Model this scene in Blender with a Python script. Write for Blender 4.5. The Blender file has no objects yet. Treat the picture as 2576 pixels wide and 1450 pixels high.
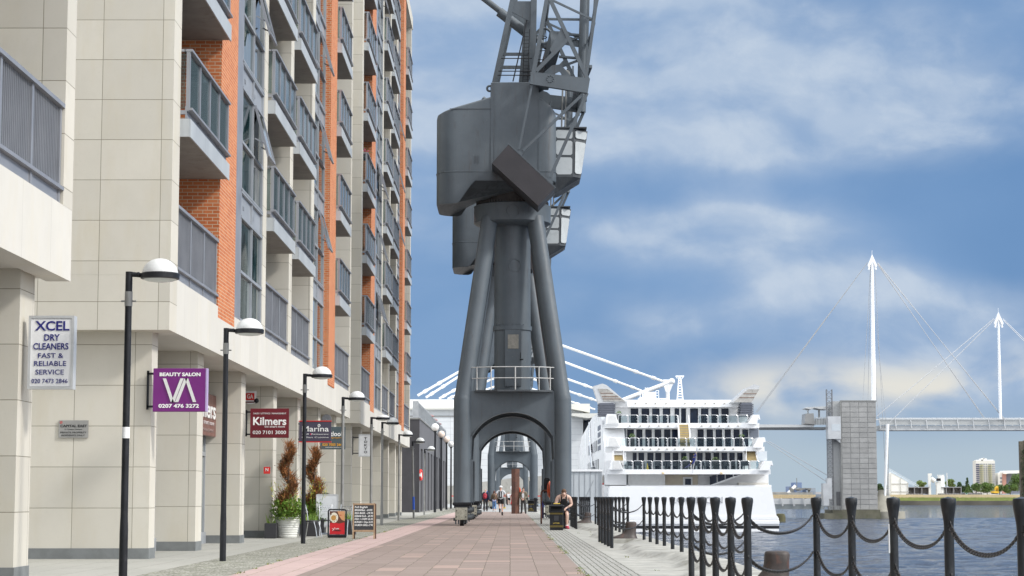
# Dockside promenade: old quay cranes, brick and stone flats, a moored white ship and a high footbridge
SUN_E, SKY_S, EXPO = 2.4, 0.10, 0.15
import bpy, bmesh, math, random
from mathutils import Vector, Matrix, noise as mnoise
random.seed(7)
S = bpy.context.scene
COL = S.collection
R = math.radians
# ------------------------------------------------------------------ camera model (70 mm, tilted up 6 degrees, eye 1.15 m above the quay)
FPX, CXP, CYP, EYE = 4970.0, 1288.0, 725.0, 1.15
PITCH = math.atan(525 / FPX)
YAW = math.atan(5 / FPX)


def at(px, py, Y):
    """point at distance Y ahead that the photograph shows at pixel (px, py) of its 2576 px wide view (used to measure places)"""
    a, b = (px - CXP) / FPX, -(py - CYP) / FPX
    x, y, z = a, math.cos(PITCH) - b * math.sin(PITCH), math.sin(PITCH) + b * math.cos(PITCH)
    c, s = math.cos(YAW), math.sin(YAW)
    x, y = x * c + y * s, y * c - x * s
    t = Y / y
    return Vector((x * t, Y, EYE + z * t))


# ------------------------------------------------------------------ mesh builder
class MB:
    def __init__(self):
        self.v, self.f, self.m = [], [], []
        self.cm = 0

    def face(self, pts):
        n = len(self.v)
        self.v += [tuple(p) for p in pts]
        self.f.append(tuple(range(n, n + len(pts))))
        self.m.append(self.cm)

    def raw(self, vs, fs):
        n = len(self.v)
        self.v += [tuple(p) for p in vs]
        self.f += [tuple(i + n for i in f) for f in fs]
        self.m += [self.cm] * len(fs)
        return self

    def box(self, x0, x1, y0, y1, z0, z1):
        vs = [(x0, y0, z0), (x1, y0, z0), (x1, y1, z0), (x0, y1, z0), (x0, y0, z1), (x1, y0, z1), (x1, y1, z1), (x0, y1, z1)]
        return self.raw(vs, [(0, 3, 2, 1), (4, 5, 6, 7), (0, 1, 5, 4), (1, 2, 6, 5), (2, 3, 7, 6), (3, 0, 4, 7)])

    def bbox(self, x0, x1, y0, y1, z0, z1, b=0.01):
        """box with bevelled vertical and top edges (stacked insets)"""
        def ring(i, z):
            return [(x0 + i, y0 + i, z), (x1 - i, y0 + i, z), (x1 - i, y1 - i, z), (x0 + i, y1 - i, z)]
        rs = [ring(b, z0), ring(0, z0 + b), ring(0, z1 - b), ring(b, z1)]
        vs = [p for r in rs for p in r]
        fs = [(3, 2, 1, 0)]
        for k in range(3):
            for j in range(4):
                fs.append((k * 4 + j, k * 4 + (j + 1) % 4, k * 4 + 4 + (j + 1) % 4, k * 4 + 4 + j))
        fs.append((12, 13, 14, 15))
        return self.raw(vs, fs)

    def frame_of(self, p, q, up=None):
        p, q = Vector(p), Vector(q)
        d = (q - p).normalized()
        u = Vector(up) if up else (Vector((0, 0, 1)) if abs(d.z) < 0.95 else Vector((0, 1, 0)))
        s = d.cross(u).normalized()
        return p, q, s, s.cross(d).normalized()

    def bar(self, p, q, w, h=None, up=None):
        h = h or w
        p, q, s, t = self.frame_of(p, q, up)
        s, t = s * w / 2, t * h / 2
        vs = [p - s - t, p + s - t, p + s + t, p - s + t, q - s - t, q + s - t, q + s + t, q - s + t]
        return self.raw(vs, [(0, 1, 2, 3), (7, 6, 5, 4), (0, 4, 5, 1), (1, 5, 6, 2), (2, 6, 7, 3), (3, 7, 4, 0)])

    def tube(self, p, q, r0, r1=None, n=10, caps=True):
        r1 = r0 if r1 is None else r1
        p, q, s, t = self.frame_of(p, q)
        vs = []
        for c, r in ((p, r0), (q, r1)):
            for i in range(n):
                a = 2 * math.pi * i / n
                vs.append(c + s * (r * math.cos(a)) + t * (r * math.sin(a)))
        fs = [(i, i + n, (i + 1) % n + n, (i + 1) % n) for i in range(n)]
        if caps:
            fs += [tuple(range(n)), tuple(range(2 * n - 1, n - 1, -1))]
        return self.raw(vs, fs)

    def path(self, pts, r, n=6):
        for a, b in zip(pts, pts[1:]):
            self.tube(a, b, r, r, n)
        return self

    def lathe(self, prof, n=16, c=(0, 0, 0), cap=True):
        vs = []
        for r, z in prof:
            for i in range(n):
                a = 2 * math.pi * i / n
                vs.append((c[0] + r * math.cos(a), c[1] + r * math.sin(a), c[2] + z))
        fs = []
        for k in range(len(prof) - 1):
            for i in range(n):
                j = (i + 1) % n
                fs.append((k * n + i, k * n + j, k * n + n + j, k * n + n + i))
        if cap:
            fs.append(tuple(range(n - 1, -1, -1)))
            fs.append(tuple((len(prof) - 1) * n + i for i in range(n)))
        return self.raw(vs, fs)

    def prism(self, poly, y0, y1):
        """polygon given in (x, z), extruded from y0 to y1"""
        a = 0
        for i in range(len(poly)):
            j = (i + 1) % len(poly)
            a += poly[i][0] * poly[j][1] - poly[j][0] * poly[i][1]
        if a < 0:
            poly = poly[::-1]
        n = len(poly)
        vs = [(x, y0, z) for x, z in poly] + [(x, y1, z) for x, z in poly]
        fs = [tuple(range(n)), tuple(range(2 * n - 1, n - 1, -1))]
        fs += [(i, i + n, (i + 1) % n + n, (i + 1) % n) for i in range(n)]
        return self.raw(vs, fs)

    def prismx(self, poly, x0, x1):
        """polygon given in (y, z), extruded from x0 to x1"""
        m = MB()
        m.prism(poly, x0, x1)
        vs = [(v[1], v[0], v[2]) for v in m.v]
        return self.raw(vs, [f[::-1] for f in m.f])

    def prismz(self, poly, z0, z1):
        m = MB()
        m.prism(poly, z0, z1)
        vs = [(v[0], v[2], v[1]) for v in m.v]
        return self.raw(vs, [f[::-1] for f in m.f])

    def sphere(self, c, r, n=12, k=8, sz=1.0, half=False):
        prof = []
        for i in range(k + 1):
            a = -math.pi / 2 + math.pi * i / k
            if half:
                a = math.pi / 2 * i / k
            prof.append((max(1e-4, r * math.cos(a)), r * sz * math.sin(a)))
        return self.lathe(prof, n, c, False)

    def torus(self, c, R0, r, axis='z', n=24, k=8, arc=1.0):
        vs, fs = [], []
        for i in range(n):
            a = 2 * math.pi * i / n * arc
            for j in range(k):
                b = 2 * math.pi * j / k
                q = (R0 + r * math.cos(b))
                x, y, z = q * math.cos(a), q * math.sin(a), r * math.sin(b)
                if axis == 'x':
                    x, y, z = z, x, y
                elif axis == 'y':
                    x, y, z = x, -z, y
                vs.append((c[0] + x, c[1] + y, c[2] + z))
        for i in range(n):
            for j in range(k):
                a2, b2 = (i + 1) % n, (j + 1) % k
                fs.append((i * k + j, a2 * k + j, a2 * k + b2, i * k + b2))
        return self.raw(vs, fs)

    def xf(self, M):
        self.v = [tuple(M @ Vector(p)) for p in self.v]
        return self

    def data(self, name, mat, smooth=False):
        me = bpy.data.meshes.new(name)
        me.from_pydata(self.v, [], self.f)
        for m in (mat if isinstance(mat, (list, tuple)) else [mat]):
            me.materials.append(m)
        if any(self.m):
            me.polygons.foreach_set('material_index', self.m)
        if smooth is True:
            me.polygons.foreach_set('use_smooth', [True] * len(self.f))
        elif smooth:                       # angle in degrees
            me.polygons.foreach_set('use_smooth', [True] * len(self.f))
            me.set_sharp_from_angle(angle=R(smooth))
        me.update()
        return me

    def build(self, name, mat, parent=None, loc=(0, 0, 0), rz=0, smooth=False):
        return place(self.data(name, mat, smooth), name, parent, loc, rz)


def place(me, name, parent=None, loc=(0, 0, 0), rz=0):
    o = bpy.data.objects.new(name, me)
    COL.objects.link(o)
    o.location = loc
    o.rotation_euler = (0, 0, rz)
    if parent is not None:
        o.parent = parent
    return o


def tag(o, label=None, cat=None, group=None, kind=None):
    for k, v in (('label', label), ('category', cat), ('group', group), ('kind', kind)):
        if v:
            o[k] = v
    return o


def thing(name, label, cat, loc=(0, 0, 0), rz=0, group=None):
    return tag(place(None, name, None, loc, rz), label, cat, group)


def struct(name, mb, mat, loc=(0, 0, 0), smooth=False):
    return tag(mb.build(name, mat, None, loc, 0, smooth), kind='structure')


def copy_tree(o, parent=None, loc=None, rz=None, label=None):
    c = o.copy()
    COL.objects.link(c)
    c.parent = parent
    if loc is not None:
        c.location = loc
    if rz is not None:
        c.rotation_euler = (0, 0, rz)
    if label:
        c['label'] = label
    for ch in list(o.children):
        if ch is not c:
            copy_tree(ch, c)
    return c


def letters(s, size, mat, parent, loc, width=None, rz=0, bold=0.0, name='lettering', align='CENTER', shear=0.0, tilt=0, up=90, d=0.004):
    """raised lettering, reading towards -y when rz is 0"""
    cu = bpy.data.curves.new(name, 'FONT')
    cu.body = s
    cu.size = size
    cu.align_x = align
    cu.align_y = 'CENTER'
    cu.extrude = d
    cu.offset = bold * 0.3
    cu.shear = shear
    cu.resolution_u = 3
    t = bpy.data.objects.new(name, cu)
    COL.objects.link(t)
    bpy.context.view_layer.update()
    dg = bpy.context.evaluated_depsgraph_get()
    me = bpy.data.meshes.new_from_object(t.evaluated_get(dg))
    xs = [v.co.x for v in me.vertices]
    bpy.data.objects.remove(t)
    bpy.data.curves.remove(cu)
    if width and xs:
        k = width / (max(xs) - min(xs))
        for v in me.vertices:
            v.co.x *= k
    me.name = name
    me.materials.clear()
    me.materials.append(mat)
    o = place(me, name, parent, loc, 0)
    o.rotation_euler = (R(up), R(tilt), rz)
    return o


# ------------------------------------------------------------------ materials
class NT:
    def __init__(self, tree):
        self.t = tree

    def n(self, kind, **kw):
        nd = self.t.nodes.new(kind)
        for k, v in kw.items():
            setattr(nd, k, v)
        return nd

    def put(self, nd, key, val):
        s = nd.inputs[key]
        if hasattr(val, 'is_linked') or hasattr(val, 'links'):
            self.t.links.new(val, s)
        else:
            s.default_value = val

    def math(self, op, a, b=None, c=None, clamp=False):
        nd = self.n('ShaderNodeMath', operation=op, use_clamp=clamp)
        self.put(nd, 0, a)
        if b is not None:
            self.put(nd, 1, b)
        if c is not None:
            self.put(nd, 2, c)
        return nd.outputs[0]

    def mix(self, f, a, b, blend='MIX'):
        nd = self.n('ShaderNodeMix', data_type='RGBA', blend_type=blend)
        nd.clamp_factor = True
        self.put(nd, 0, f)
        self.put(nd, 6, a)
        self.put(nd, 7, b)
        return nd.outputs[2]

    def noise(self, vec, scale, detail=4, rough=0.55, out=0):
        nd = self.n('ShaderNodeTexNoise')
        self.put(nd, 'Vector', vec)
        nd.inputs['Scale'].default_value = scale
        nd.inputs['Detail'].default_value = detail
        nd.inputs['Roughness'].default_value = rough
        return nd.outputs[out]

    def ramp(self, v, a, b, ca=0.0, cb=1.0):
        nd = self.n('ShaderNodeMapRange', interpolation_type='SMOOTHSTEP')
        self.put(nd, 0, v)
        for i, q in ((1, a), (2, b), (3, ca), (4, cb)):
            self.put(nd, i, q)
        return nd.outputs[0]

    def sep(self, v):
        nd = self.n('ShaderNodeSeparateXYZ')
        self.put(nd, 0, v)
        return nd.outputs

    def comb(self, x, y, z=0.0):
        nd = self.n('ShaderNodeCombineXYZ')
        for i, q in enumerate((x, y, z)):
            self.put(nd, i, q)
        return nd.outputs[0]

    def scale(self, v, s):
        nd = self.n('ShaderNodeVectorMath', operation='MULTIPLY')
        self.put(nd, 0, v)
        self.put(nd, 1, s)
        return nd.outputs[0]

    def bump(self, h, strength, dist=0.02):
        nd = self.n('ShaderNodeBump')
        self.put(nd, 'Height', h)
        nd.inputs['Strength'].default_value = strength
        nd.inputs['Distance'].default_value = dist
        return nd.outputs[0]


def newmat(name):
    m = bpy.data.materials.new(name)
    m.use_nodes = True
    t = NT(m.node_tree)
    b = m.node_tree.nodes['Principled BSDF']
    pos = t.n('ShaderNodeNewGeometry').outputs['Position']
    return m, t, b, pos


def c4(c, k=1.0):
    return (min(1, c[0] * k), min(1, c[1] * k), min(1, c[2] * k), 1)


def simple(name, col, rough=0.6, metal=0.0, var=0.12, sc=3.0, bump=0.0, streak=0.0, spec=0.5, dirt=None, dirt_amt=0.0, emit=0.0, sub=0.0):
    m, t, b, pos = newmat(name)
    f = t.noise(pos, sc, 5, 0.6)
    colr = t.mix(t.ramp(f, 0.3, 0.7), c4(col, 1 - var), c4(col, 1 + var))
    if streak:
        g = t.noise(t.scale(pos, (6, 6, 0.5)), 1.0, 4, 0.6)
        colr = t.mix(t.ramp(g, 0.5, 0.8, 0, streak), colr, c4(col, 0.55))
    if dirt:
        g = t.noise(t.scale(pos, (1, 1, 0.6)), sc * 2.3, 6, 0.65)
        colr = t.mix(t.ramp(g, 0.52, 0.68, 0, dirt_amt), colr, c4(dirt))
    t.put(b, 'Base Color', colr)
    b.inputs['Metallic'].default_value = metal
    b.inputs['Specular IOR Level'].default_value = spec
    t.put(b, 'Roughness', t.ramp(f, 0.2, 0.8, max(0.02, rough - 0.08), min(1, rough + 0.08)))
    if bump:
        t.put(b, 'Normal', t.bump(t.noise(pos, sc * 8, 5, 0.6), bump, 0.01))
    if emit:
        b.inputs['Emission Color'].default_value = c4(col)
        b.inputs['Emission Strength'].default_value = emit
    return m


def wallmat(name, col, pw, ph, jw, joint, off=(0, 0), tone=0.05, stain=(0.5, 0.47, 0.36), stain_amt=0.25, rough=0.75):
    """stone cladding panels pw x ph with open joints"""
    m, t, b, pos = newmat(name)
    x, y, z = t.sep(pos)
    u = t.math('ADD', t.math('ADD', x, y), off[0])
    w = t.math('ADD', z, off[1])
    uu, ww = t.math('DIVIDE', u, pw), t.math('DIVIDE', w, ph)

    def jm(v, size):
        fr = t.math('FRACT', v)
        d = t.math('MINIMUM', fr, t.math('SUBTRACT', 1.0, fr))
        return t.math('LESS_THAN', t.math('MULTIPLY', d, size), jw / 2)
    jn = t.math('MAXIMUM', jm(uu, pw), jm(ww, ph))
    nrm = t.sep(t.n('ShaderNodeNewGeometry').outputs['Normal'])
    up = t.math('GREATER_THAN', t.math('ABSOLUTE', nrm[2]), 0.5)
    jn = t.math('MULTIPLY', jn, t.math('SUBTRACT', 1.0, up))
    wn = t.n('ShaderNodeTexWhiteNoise', noise_dimensions='2D')
    t.put(wn, 'Vector', t.comb(t.math('FLOOR', uu), t.math('FLOOR', ww)))
    base = t.mix(wn.outputs[0], c4(col, 1 - tone), c4(col, 1 + tone))
    g = t.noise(t.scale(pos, (2.2, 2.2, 0.55)), 1.0, 6, 0.65)
    base = t.mix(t.ramp(g, 0.45, 0.75, 0, stain_amt), base, c4(stain))
    g2 = t.noise(pos, 1.1, 6, 0.7)
    base = t.mix(t.ramp(g2, 0.35, 0.7, 0, 0.22), base, c4(col, 0.8))
    g3 = t.noise(pos, 24, 3, 0.6)
    base = t.mix(t.ramp(g3, 0.62, 0.75, 0, 0.2), base, c4(col, 0.75))
    t.put(b, 'Base Color', t.mix(jn, base, c4(joint)))
    b.inputs['Roughness'].default_value = rough
    b.inputs['Specular IOR Level'].default_value = 0.3
    t.put(b, 'Normal', t.bump(t.math('MULTIPLY', t.math('SUBTRACT', 1.0, jn), 1.0), 0.5, 0.02))
    return m


def brickmat(name):
    m, t, b, pos = newmat(name)
    x, y, z = t.sep(pos)
    br = t.n('ShaderNodeTexBrick')
    t.put(br, 'Vector', t.comb(t.math('ADD', x, y), z))
    br.inputs['Color1'].default_value = (0.46, 0.125, 0.045, 1)
    br.inputs['Color2'].default_value = (0.58, 0.20, 0.08, 1)
    br.inputs['Mortar'].default_value = (0.55, 0.43, 0.30, 1)
    br.inputs['Scale'].default_value = 1
    br.inputs['Mortar Size'].default_value = 0.0075
    br.inputs['Brick Width'].default_value = 0.225
    br.inputs['Row Height'].default_value = 0.078
    g = t.noise(pos, 1.6, 5, 0.6)
    t.put(b, 'Base Color', t.mix(t.ramp(g, 0.4, 0.7, 0, 0.25), br.outputs[0], (0.42, 0.13, 0.06, 1)))
    b.inputs['Roughness'].default_value = 0.85
    b.inputs['Specular IOR Level'].default_value = 0.2
    t.put(b, 'Normal', t.bump(br.outputs[1], -0.5, 0.01))
    return m


def pavemat(name, c1, c2, mortar, bw, rh, ms, swap=True, offset=0.5, extra=None, extra_amt=0.0, sc=1.0, bumpd=0.01, squash=1.0, moss=0.0, wobble=0.05):
    """slabs in rows; with swap the rows run away from the camera"""
    m, t, b, pos = newmat(name)
    x, y, z = t.sep(pos)
    wob = t.noise(pos, 2.0, 2, 0.5)
    wv = t.math('MULTIPLY', t.math('SUBTRACT', wob, 0.5), wobble)
    br = t.n('ShaderNodeTexBrick', offset=offset)
    br.squash = squash
    t.put(br, 'Vector', t.comb(t.math('ADD', y, wv), t.math('ADD', x, wv)) if swap else t.comb(t.math('ADD', x, wv), t.math('ADD', y, wv)))
    br.inputs['Color1'].default_value = c4(c1)
    br.inputs['Color2'].default_value = c4(c2)
    br.inputs['Mortar'].default_value = c4(mortar)
    br.inputs['Scale'].default_value = 1
    br.inputs['Mortar Size'].default_value = ms
    br.inputs['Mortar Smooth'].default_value = 0.4
    br.inputs['Brick Width'].default_value = bw
    br.inputs['Row Height'].default_value = rh
    col = br.outputs[0]
    if extra:
        wn = t.n('ShaderNodeTexWhiteNoise', noise_dimensions='2D')
        t.put(wn, 'Vector', t.comb(t.math('FLOOR', t.math('DIVIDE', y, bw)), t.math('FLOOR', t.math('DIVIDE', x, rh))))
        col = t.mix(t.math('MULTIPLY', t.math('GREATER_THAN', wn.outputs[0], 0.93), extra_amt), col, c4(extra))
    g = t.noise(pos, 0.55 * sc, 6, 0.65)
    col = t.mix(t.ramp(g, 0.38, 0.72, 0, 0.3), col, c4([q * 0.72 for q in c1]))
    g2 = t.noise(t.scale(pos, (3.0, 9.0, 1)), 3.0 * sc, 5, 0.7)
    col = t.mix(t.ramp(g2, 0.4, 0.75, 0, 0.35), col, c4([min(1, q * 1.35) for q in c2]))
    g3 = t.noise(pos, 30 * sc, 3, 0.6)
    col = t.mix(t.ramp(g3, 0.55, 0.75, 0, 0.35), col, c4([q * 0.55 for q in c1]))
    if moss:
        g4 = t.noise(pos, 1.7, 5, 0.7)
        col = t.mix(t.math('MULTIPLY', t.math('MULTIPLY', br.outputs[1], t.ramp(g4, 0.5, 0.66)), moss), col, (0.13, 0.17, 0.03, 1))
    t.put(b, 'Base Color', col)
    b.inputs['Roughness'].default_value = 0.85
    b.inputs['Specular IOR Level'].default_value = 0.25
    h = t.math('ADD', t.math('MULTIPLY', br.outputs[1], -1.0), t.math('MULTIPLY', g3, 0.3))
    t.put(b, 'Normal', t.bump(h, 0.6, bumpd))
    return m


def glassmat(name, col, tint=(0.2, 0.3, 0.33), rough=0.03, curtain=0.0, spec=0.9):
    """window glass over a dim room: dark, mirror-like at a slant, pale blinds behind some panes"""
    m, t, b, pos = newmat(name)
    g = t.noise(t.scale(pos, (1.0, 1.3, 0.35)), 0.9, 3, 0.5)
    c = t.mix(t.ramp(g, 0.45, 0.6), c4(col), c4(tint))
    if curtain:
        st = t.noise(t.scale(pos, (9.0, 9.0, 0.15)), 1.0, 2, 0.5)
        msk = t.noise(t.scale(pos, (0.5, 0.5, 0.33)), 1.0, 1, 0.5)
        c = t.mix(t.math('MULTIPLY', t.ramp(msk, 0.5, 0.56), t.ramp(st, 0.3, 0.7, 0.4 * curtain, curtain)), c, (0.45, 0.47, 0.44, 1))
    t.put(b, 'Base Color', c)
    b.inputs['Roughness'].default_value = rough
    b.inputs['Specular IOR Level'].default_value = spec
    b.inputs['IOR'].default_value = 1.6 if spec > 0.5 else 1.4
    w = t.noise(pos, 0.9, 2, 0.5)
    t.put(b, 'Normal', t.bump(w, 0.05, 0.15))
    return m


def clearglass(name, tint=(0.75, 0.85, 0.86), dens=0.35):
    m, t, b, pos = newmat(name)
    out = m.node_tree.nodes['Material Output']
    tr = t.n('ShaderNodeBsdfTransparent')
    tr.inputs[0].default_value = c4(tint)
    b.inputs['Base Color'].default_value = (0.12, 0.17, 0.19, 1)
    b.inputs['Roughness'].default_value = 0.04
    b.inputs['Specular IOR Level'].default_value = 0.9
    fr = t.n('ShaderNodeFresnel')
    fr.inputs[0].default_value = 1.5
    mx = t.n('ShaderNodeMixShader')
    t.put(mx, 0, t.math('ADD', fr.outputs[0], dens, clamp=True))
    t.put(mx, 1, tr.outputs[0])
    t.put(mx, 2, b.outputs[0])
    t.put(out, 0, mx.outputs[0])
    return m


def steelmat(name, col=(0.086, 0.104, 0.120)):
    """old grey ship paint: patches, vertical runs, a little rust and bleached streaks"""
    m, t, b, pos = newmat(name)
    f = t.noise(pos, 0.55, 6, 0.65)
    c = t.mix(t.ramp(f, 0.3, 0.7), c4(col, 0.88), c4(col, 1.14))
    f2 = t.noise(t.scale(pos, (7.0, 7.0, 0.30)), 1.3, 7, 0.75)
    c = t.mix(t.ramp(f2, 0.5, 0.72, 0, 0.45), c, (0.125, 0.135, 0.142, 1))
    f3 = t.noise(t.scale(pos, (3.5, 3.5, 0.35)), 1.7, 7, 0.75)
    c = t.mix(t.ramp(f3, 0.55, 0.70, 0, 0.6), c, (0.070, 0.062, 0.060, 1))
    f4 = t.noise(pos, 14, 4, 0.7)
    c = t.mix(t.ramp(f4, 0.64, 0.72, 0, 0.5), c, (0.2, 0.21, 0.21, 1))
    t.put(b, 'Base Color', c)
    b.inputs['Specular IOR Level'].default_value = 0.45
    t.put(b, 'Roughness', t.ramp(f2, 0.3, 0.7, 0.38, 0.6))
    t.put(b, 'Normal', t.bump(t.noise(pos, 1.6, 3, 0.5), 0.16, 0.05))
    return m


M = {}
M['stone'] = wallmat('stone_cladding', (0.572, 0.543, 0.475), 1.12, 0.76, 0.011, (0.24, 0.22, 0.17), (0.35, -0.18), tone=0.06, stain=(0.52, 0.46, 0.33), stain_amt=0.3)
M['band'] = wallmat('stone_band', (0.60, 0.58, 0.53), 1.6, 30.0, 0.008, (0.4, 0.38, 0.33), (0.2, 4.0), stain=(0.62, 0.57, 0.45), stain_amt=0.35)
M['plinth'] = simple('slate_plinth', (0.17, 0.18, 0.18), 0.7, var=0.15)
M['brick'] = brickmat('orange_brick')
M['conc'] = simple('balcony_concrete', (0.30, 0.28, 0.25), 0.85, var=0.12, sc=1.5, bump=0.2, dirt=(0.16, 0.14, 0.12), dirt_amt=0.35)
M['fascia'] = simple('balcony_fascia_panel', (0.40, 0.425, 0.44), 0.45, var=0.06, sc=1.2, streak=0.3)
M['rail'] = simple('grey_metal', (0.27, 0.28, 0.305), 0.42, metal=0.25, var=0.07, sc=2)
M['frame'] = simple('window_frame_grey', (0.33, 0.35, 0.375), 0.45, metal=0.2, var=0.06, sc=2)
M['glass'] = glassmat('window_glass', (0.010, 0.028, 0.032), (0.03, 0.065, 0.07), curtain=0.45)
M['shopglass'] = glassmat('shop_glass', (0.16, 0.175, 0.165), (0.33, 0.34, 0.31))
M['balglass'] = clearglass('balustrade_glass', (0.72, 0.80, 0.80), 0.10)
M['railglass'] = clearglass('deck_rail_glass', (0.80, 0.86, 0.88), 0.02)
M['darkglass'] = glassmat('room_glass', (0.02, 0.024, 0.03), (0.06, 0.07, 0.08))
M['shipglass'] = glassmat('ship_window_glass', (0.008, 0.013, 0.028), (0.02, 0.03, 0.055), rough=0.06, spec=0.25)
M['louvre'] = simple('louvre_grey', (0.16, 0.16, 0.165), 0.5, metal=0.3)
M['black'] = simple('black_paint', (0.009, 0.010, 0.013), 0.42, var=0.3, sc=4, spec=0.35, dirt=(0.09, 0.09, 0.09), dirt_amt=0.12)
M['postblack'] = simple('cast_iron_black', (0.013, 0.015, 0.018), 0.36, var=0.35, sc=5, bump=0.15, spec=0.4, dirt=(0.07, 0.073, 0.078), dirt_amt=0.35)
M['postgrey'] = simple('galvanised_grey', (0.25, 0.25, 0.24), 0.5, metal=0.3, var=0.12, sc=3, dirt=(0.14, 0.13, 0.12), dirt_amt=0.3)
M['chain'] = simple('chain_steel', (0.045, 0.045, 0.047), 0.42, metal=0.6, var=0.3, sc=30, dirt=(0.13, 0.085, 0.06), dirt_amt=0.4)
M['white'] = simple('white_paint', (0.80, 0.81, 0.81), 0.35, var=0.03, sc=0.8)
M['shipwhite'] = simple('ship_white', (0.88, 0.885, 0.89), 0.28, var=0.015, sc=0.15)
M['dome'] = simple('lamp_dome_white', (0.66, 0.67, 0.66), 0.4, var=0.05, sc=6)
M['lens'] = simple('lamp_lens', (0.62, 0.68, 0.67), 0.2, var=0.04)
M['steel'] = steelmat('crane_grey')
M['steel2'] = steelmat('crane_grey_dark', (0.058, 0.066, 0.074))
M['rust'] = simple('rusted_iron', (0.095, 0.04, 0.026), 0.75, var=0.3, sc=2.2, bump=0.25, dirt=(0.17, 0.065, 0.035), dirt_amt=0.5)
M['bollard'] = simple('bollard_rusty_black', (0.045, 0.034, 0.03), 0.55, var=0.35, sc=4, bump=0.3, dirt=(0.13, 0.05, 0.03), dirt_amt=0.55)
M['timber'] = simple('weathered_timber', (0.30, 0.29, 0.24), 0.85, var=0.25, sc=6, bump=0.3, dirt=(0.12, 0.11, 0.08), dirt_amt=0.5)
M['pave'] = pavemat('pink_brown_paving', (0.235, 0.185, 0.160), (0.28, 0.222, 0.195), (0.13, 0.10, 0.085), 0.62, 0.42, 0.008, extra=(0.40, 0.29, 0.245), extra_amt=0.7, moss=0.8)
M['pinkpave'] = pavemat('pink_edge_paving', (0.43, 0.315, 0.295), (0.47, 0.35, 0.325), (0.22, 0.19, 0.13), 0.62, 0.48, 0.008, moss=0.9)
M['cobble'] = pavemat('granite_cobbles', (0.21, 0.205, 0.17), (0.43, 0.42, 0.37), (0.12, 0.12, 0.085), 0.17, 0.13, 0.018, swap=False, sc=1.3, bumpd=0.05, moss=0.5, wobble=0.22)
M['sett'] = pavemat('granite_setts', (0.29, 0.285, 0.26), (0.37, 0.365, 0.34), (0.075, 0.075, 0.06), 0.24, 0.105, 0.011, sc=1.5, bumpd=0.03, moss=0.3)
M['flag'] = pavemat('concrete_flags', (0.33, 0.325, 0.29), (0.37, 0.36, 0.325), (0.19, 0.18, 0.14), 0.9, 0.6, 0.007, moss=0.3)
M['quay'] = simple('quay_concrete', (0.36, 0.355, 0.325), 0.9, var=0.2, sc=1.6, bump=0.4, dirt=(0.19, 0.18, 0.14), dirt_amt=0.6)
M['oldconc'] = simple('old_concrete', (0.36, 0.35, 0.32), 0.9, var=0.15, sc=0.35, streak=0.55, dirt=(0.16, 0.16, 0.14), dirt_amt=0.4)
M['asphalt'] = simple('pale_asphalt', (0.36, 0.365, 0.36), 0.9, var=0.1, sc=0.3)
M['skin'] = simple('skin', (0.56, 0.34, 0.26), 0.5, var=0.05, sc=8)
M['eyes'] = simple('eye_dark', (0.05, 0.04, 0.035), 0.3)
M['yellow'] = simple('yellow_paint', (0.70, 0.50, 0.06), 0.5)
M['red'] = simple('red_paint', (0.62, 0.03, 0.025), 0.4, var=0.06)
M['orange'] = simple('lifebuoy_orange', (0.72, 0.10, 0.03), 0.45, var=0.12)
M['cream'] = simple('cream_cladding', (0.63, 0.62, 0.57), 0.6, var=0.05, sc=0.3)


def flat(name, col, rough=0.5, **k):
    if name not in M:
        M[name] = simple(name, col, rough, var=k.pop('var', 0.05), **k)
    return M[name]
# ------------------------------------------------------------------ camera, sun, sky
cam = bpy.data.cameras.new('camera')
co = bpy.data.objects.new('camera', cam)
COL.objects.link(co)
co.location = (0, 0, EYE)
co.rotation_euler = (R(90) + PITCH, 0, -YAW)
cam.sensor_width = 36
cam.lens = FPX / 2576 * 36
cam.clip_start = 0.1
cam.clip_end = 6000
S.camera = co
SUN = Vector((0.74, -0.30, 0.62)).normalized()
sl = bpy.data.lights.new('sun', 'SUN')
sl.energy = SUN_E
sl.angle = R(7)
sl.color = (1.0, 0.965, 0.91)
so = bpy.data.objects.new('sun', sl)
COL.objects.link(so)
so.rotation_euler = SUN.to_track_quat('Z', 'Y').to_euler()
so.location = (30, -20, 60)
w = bpy.data.worlds.new('World')
S.world = w
w.use_nodes = True
t = NT(w.node_tree)
bg = w.node_tree.nodes['Background']
sky = t.n('ShaderNodeTexSky', sky_type='NISHITA')
sky.sun_disc = False
sky.sun_elevation = math.asin(SUN.z)
sky.sun_rotation = math.atan2(SUN.x, SUN.y)
sky.air_density = 1.0
sky.dust_density = 0.6
sky.ozone_density = 2.0
d = t.n('ShaderNodeTexCoord').outputs['Generated']
dx, dy, dz = t.sep(d)
ay = t.math('MAXIMUM', t.math('ABSOLUTE', dy), 0.12)
u = t.math('DIVIDE', dx, ay)
v = t.math('DIVIDE', dz, ay)
p = t.comb(u, t.math('MULTIPLY', v, 1.35), t.math('MULTIPLY', t.math('SIGN', dy), 0.7))
warp = t.noise(p, 9.0, 3, 0.5, out=1)
wv = t.n('ShaderNodeVectorMath', operation='MULTIPLY_ADD')
t.put(wv, 0, warp)
t.put(wv, 1, (0.055, 0.055, 0.0))
t.put(wv, 2, p)
pw = wv.outputs[0]
n1 = t.noise(pw, 4.6, 8, 0.46)
n2 = t.noise(t.scale(pw, (1.0, 1.5, 1.0)), 13.0, 7, 0.48)
acc = t.math('ADD', t.math('MULTIPLY', n1, 0.62), t.math('MULTIPLY', n2, 0.38))
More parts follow.
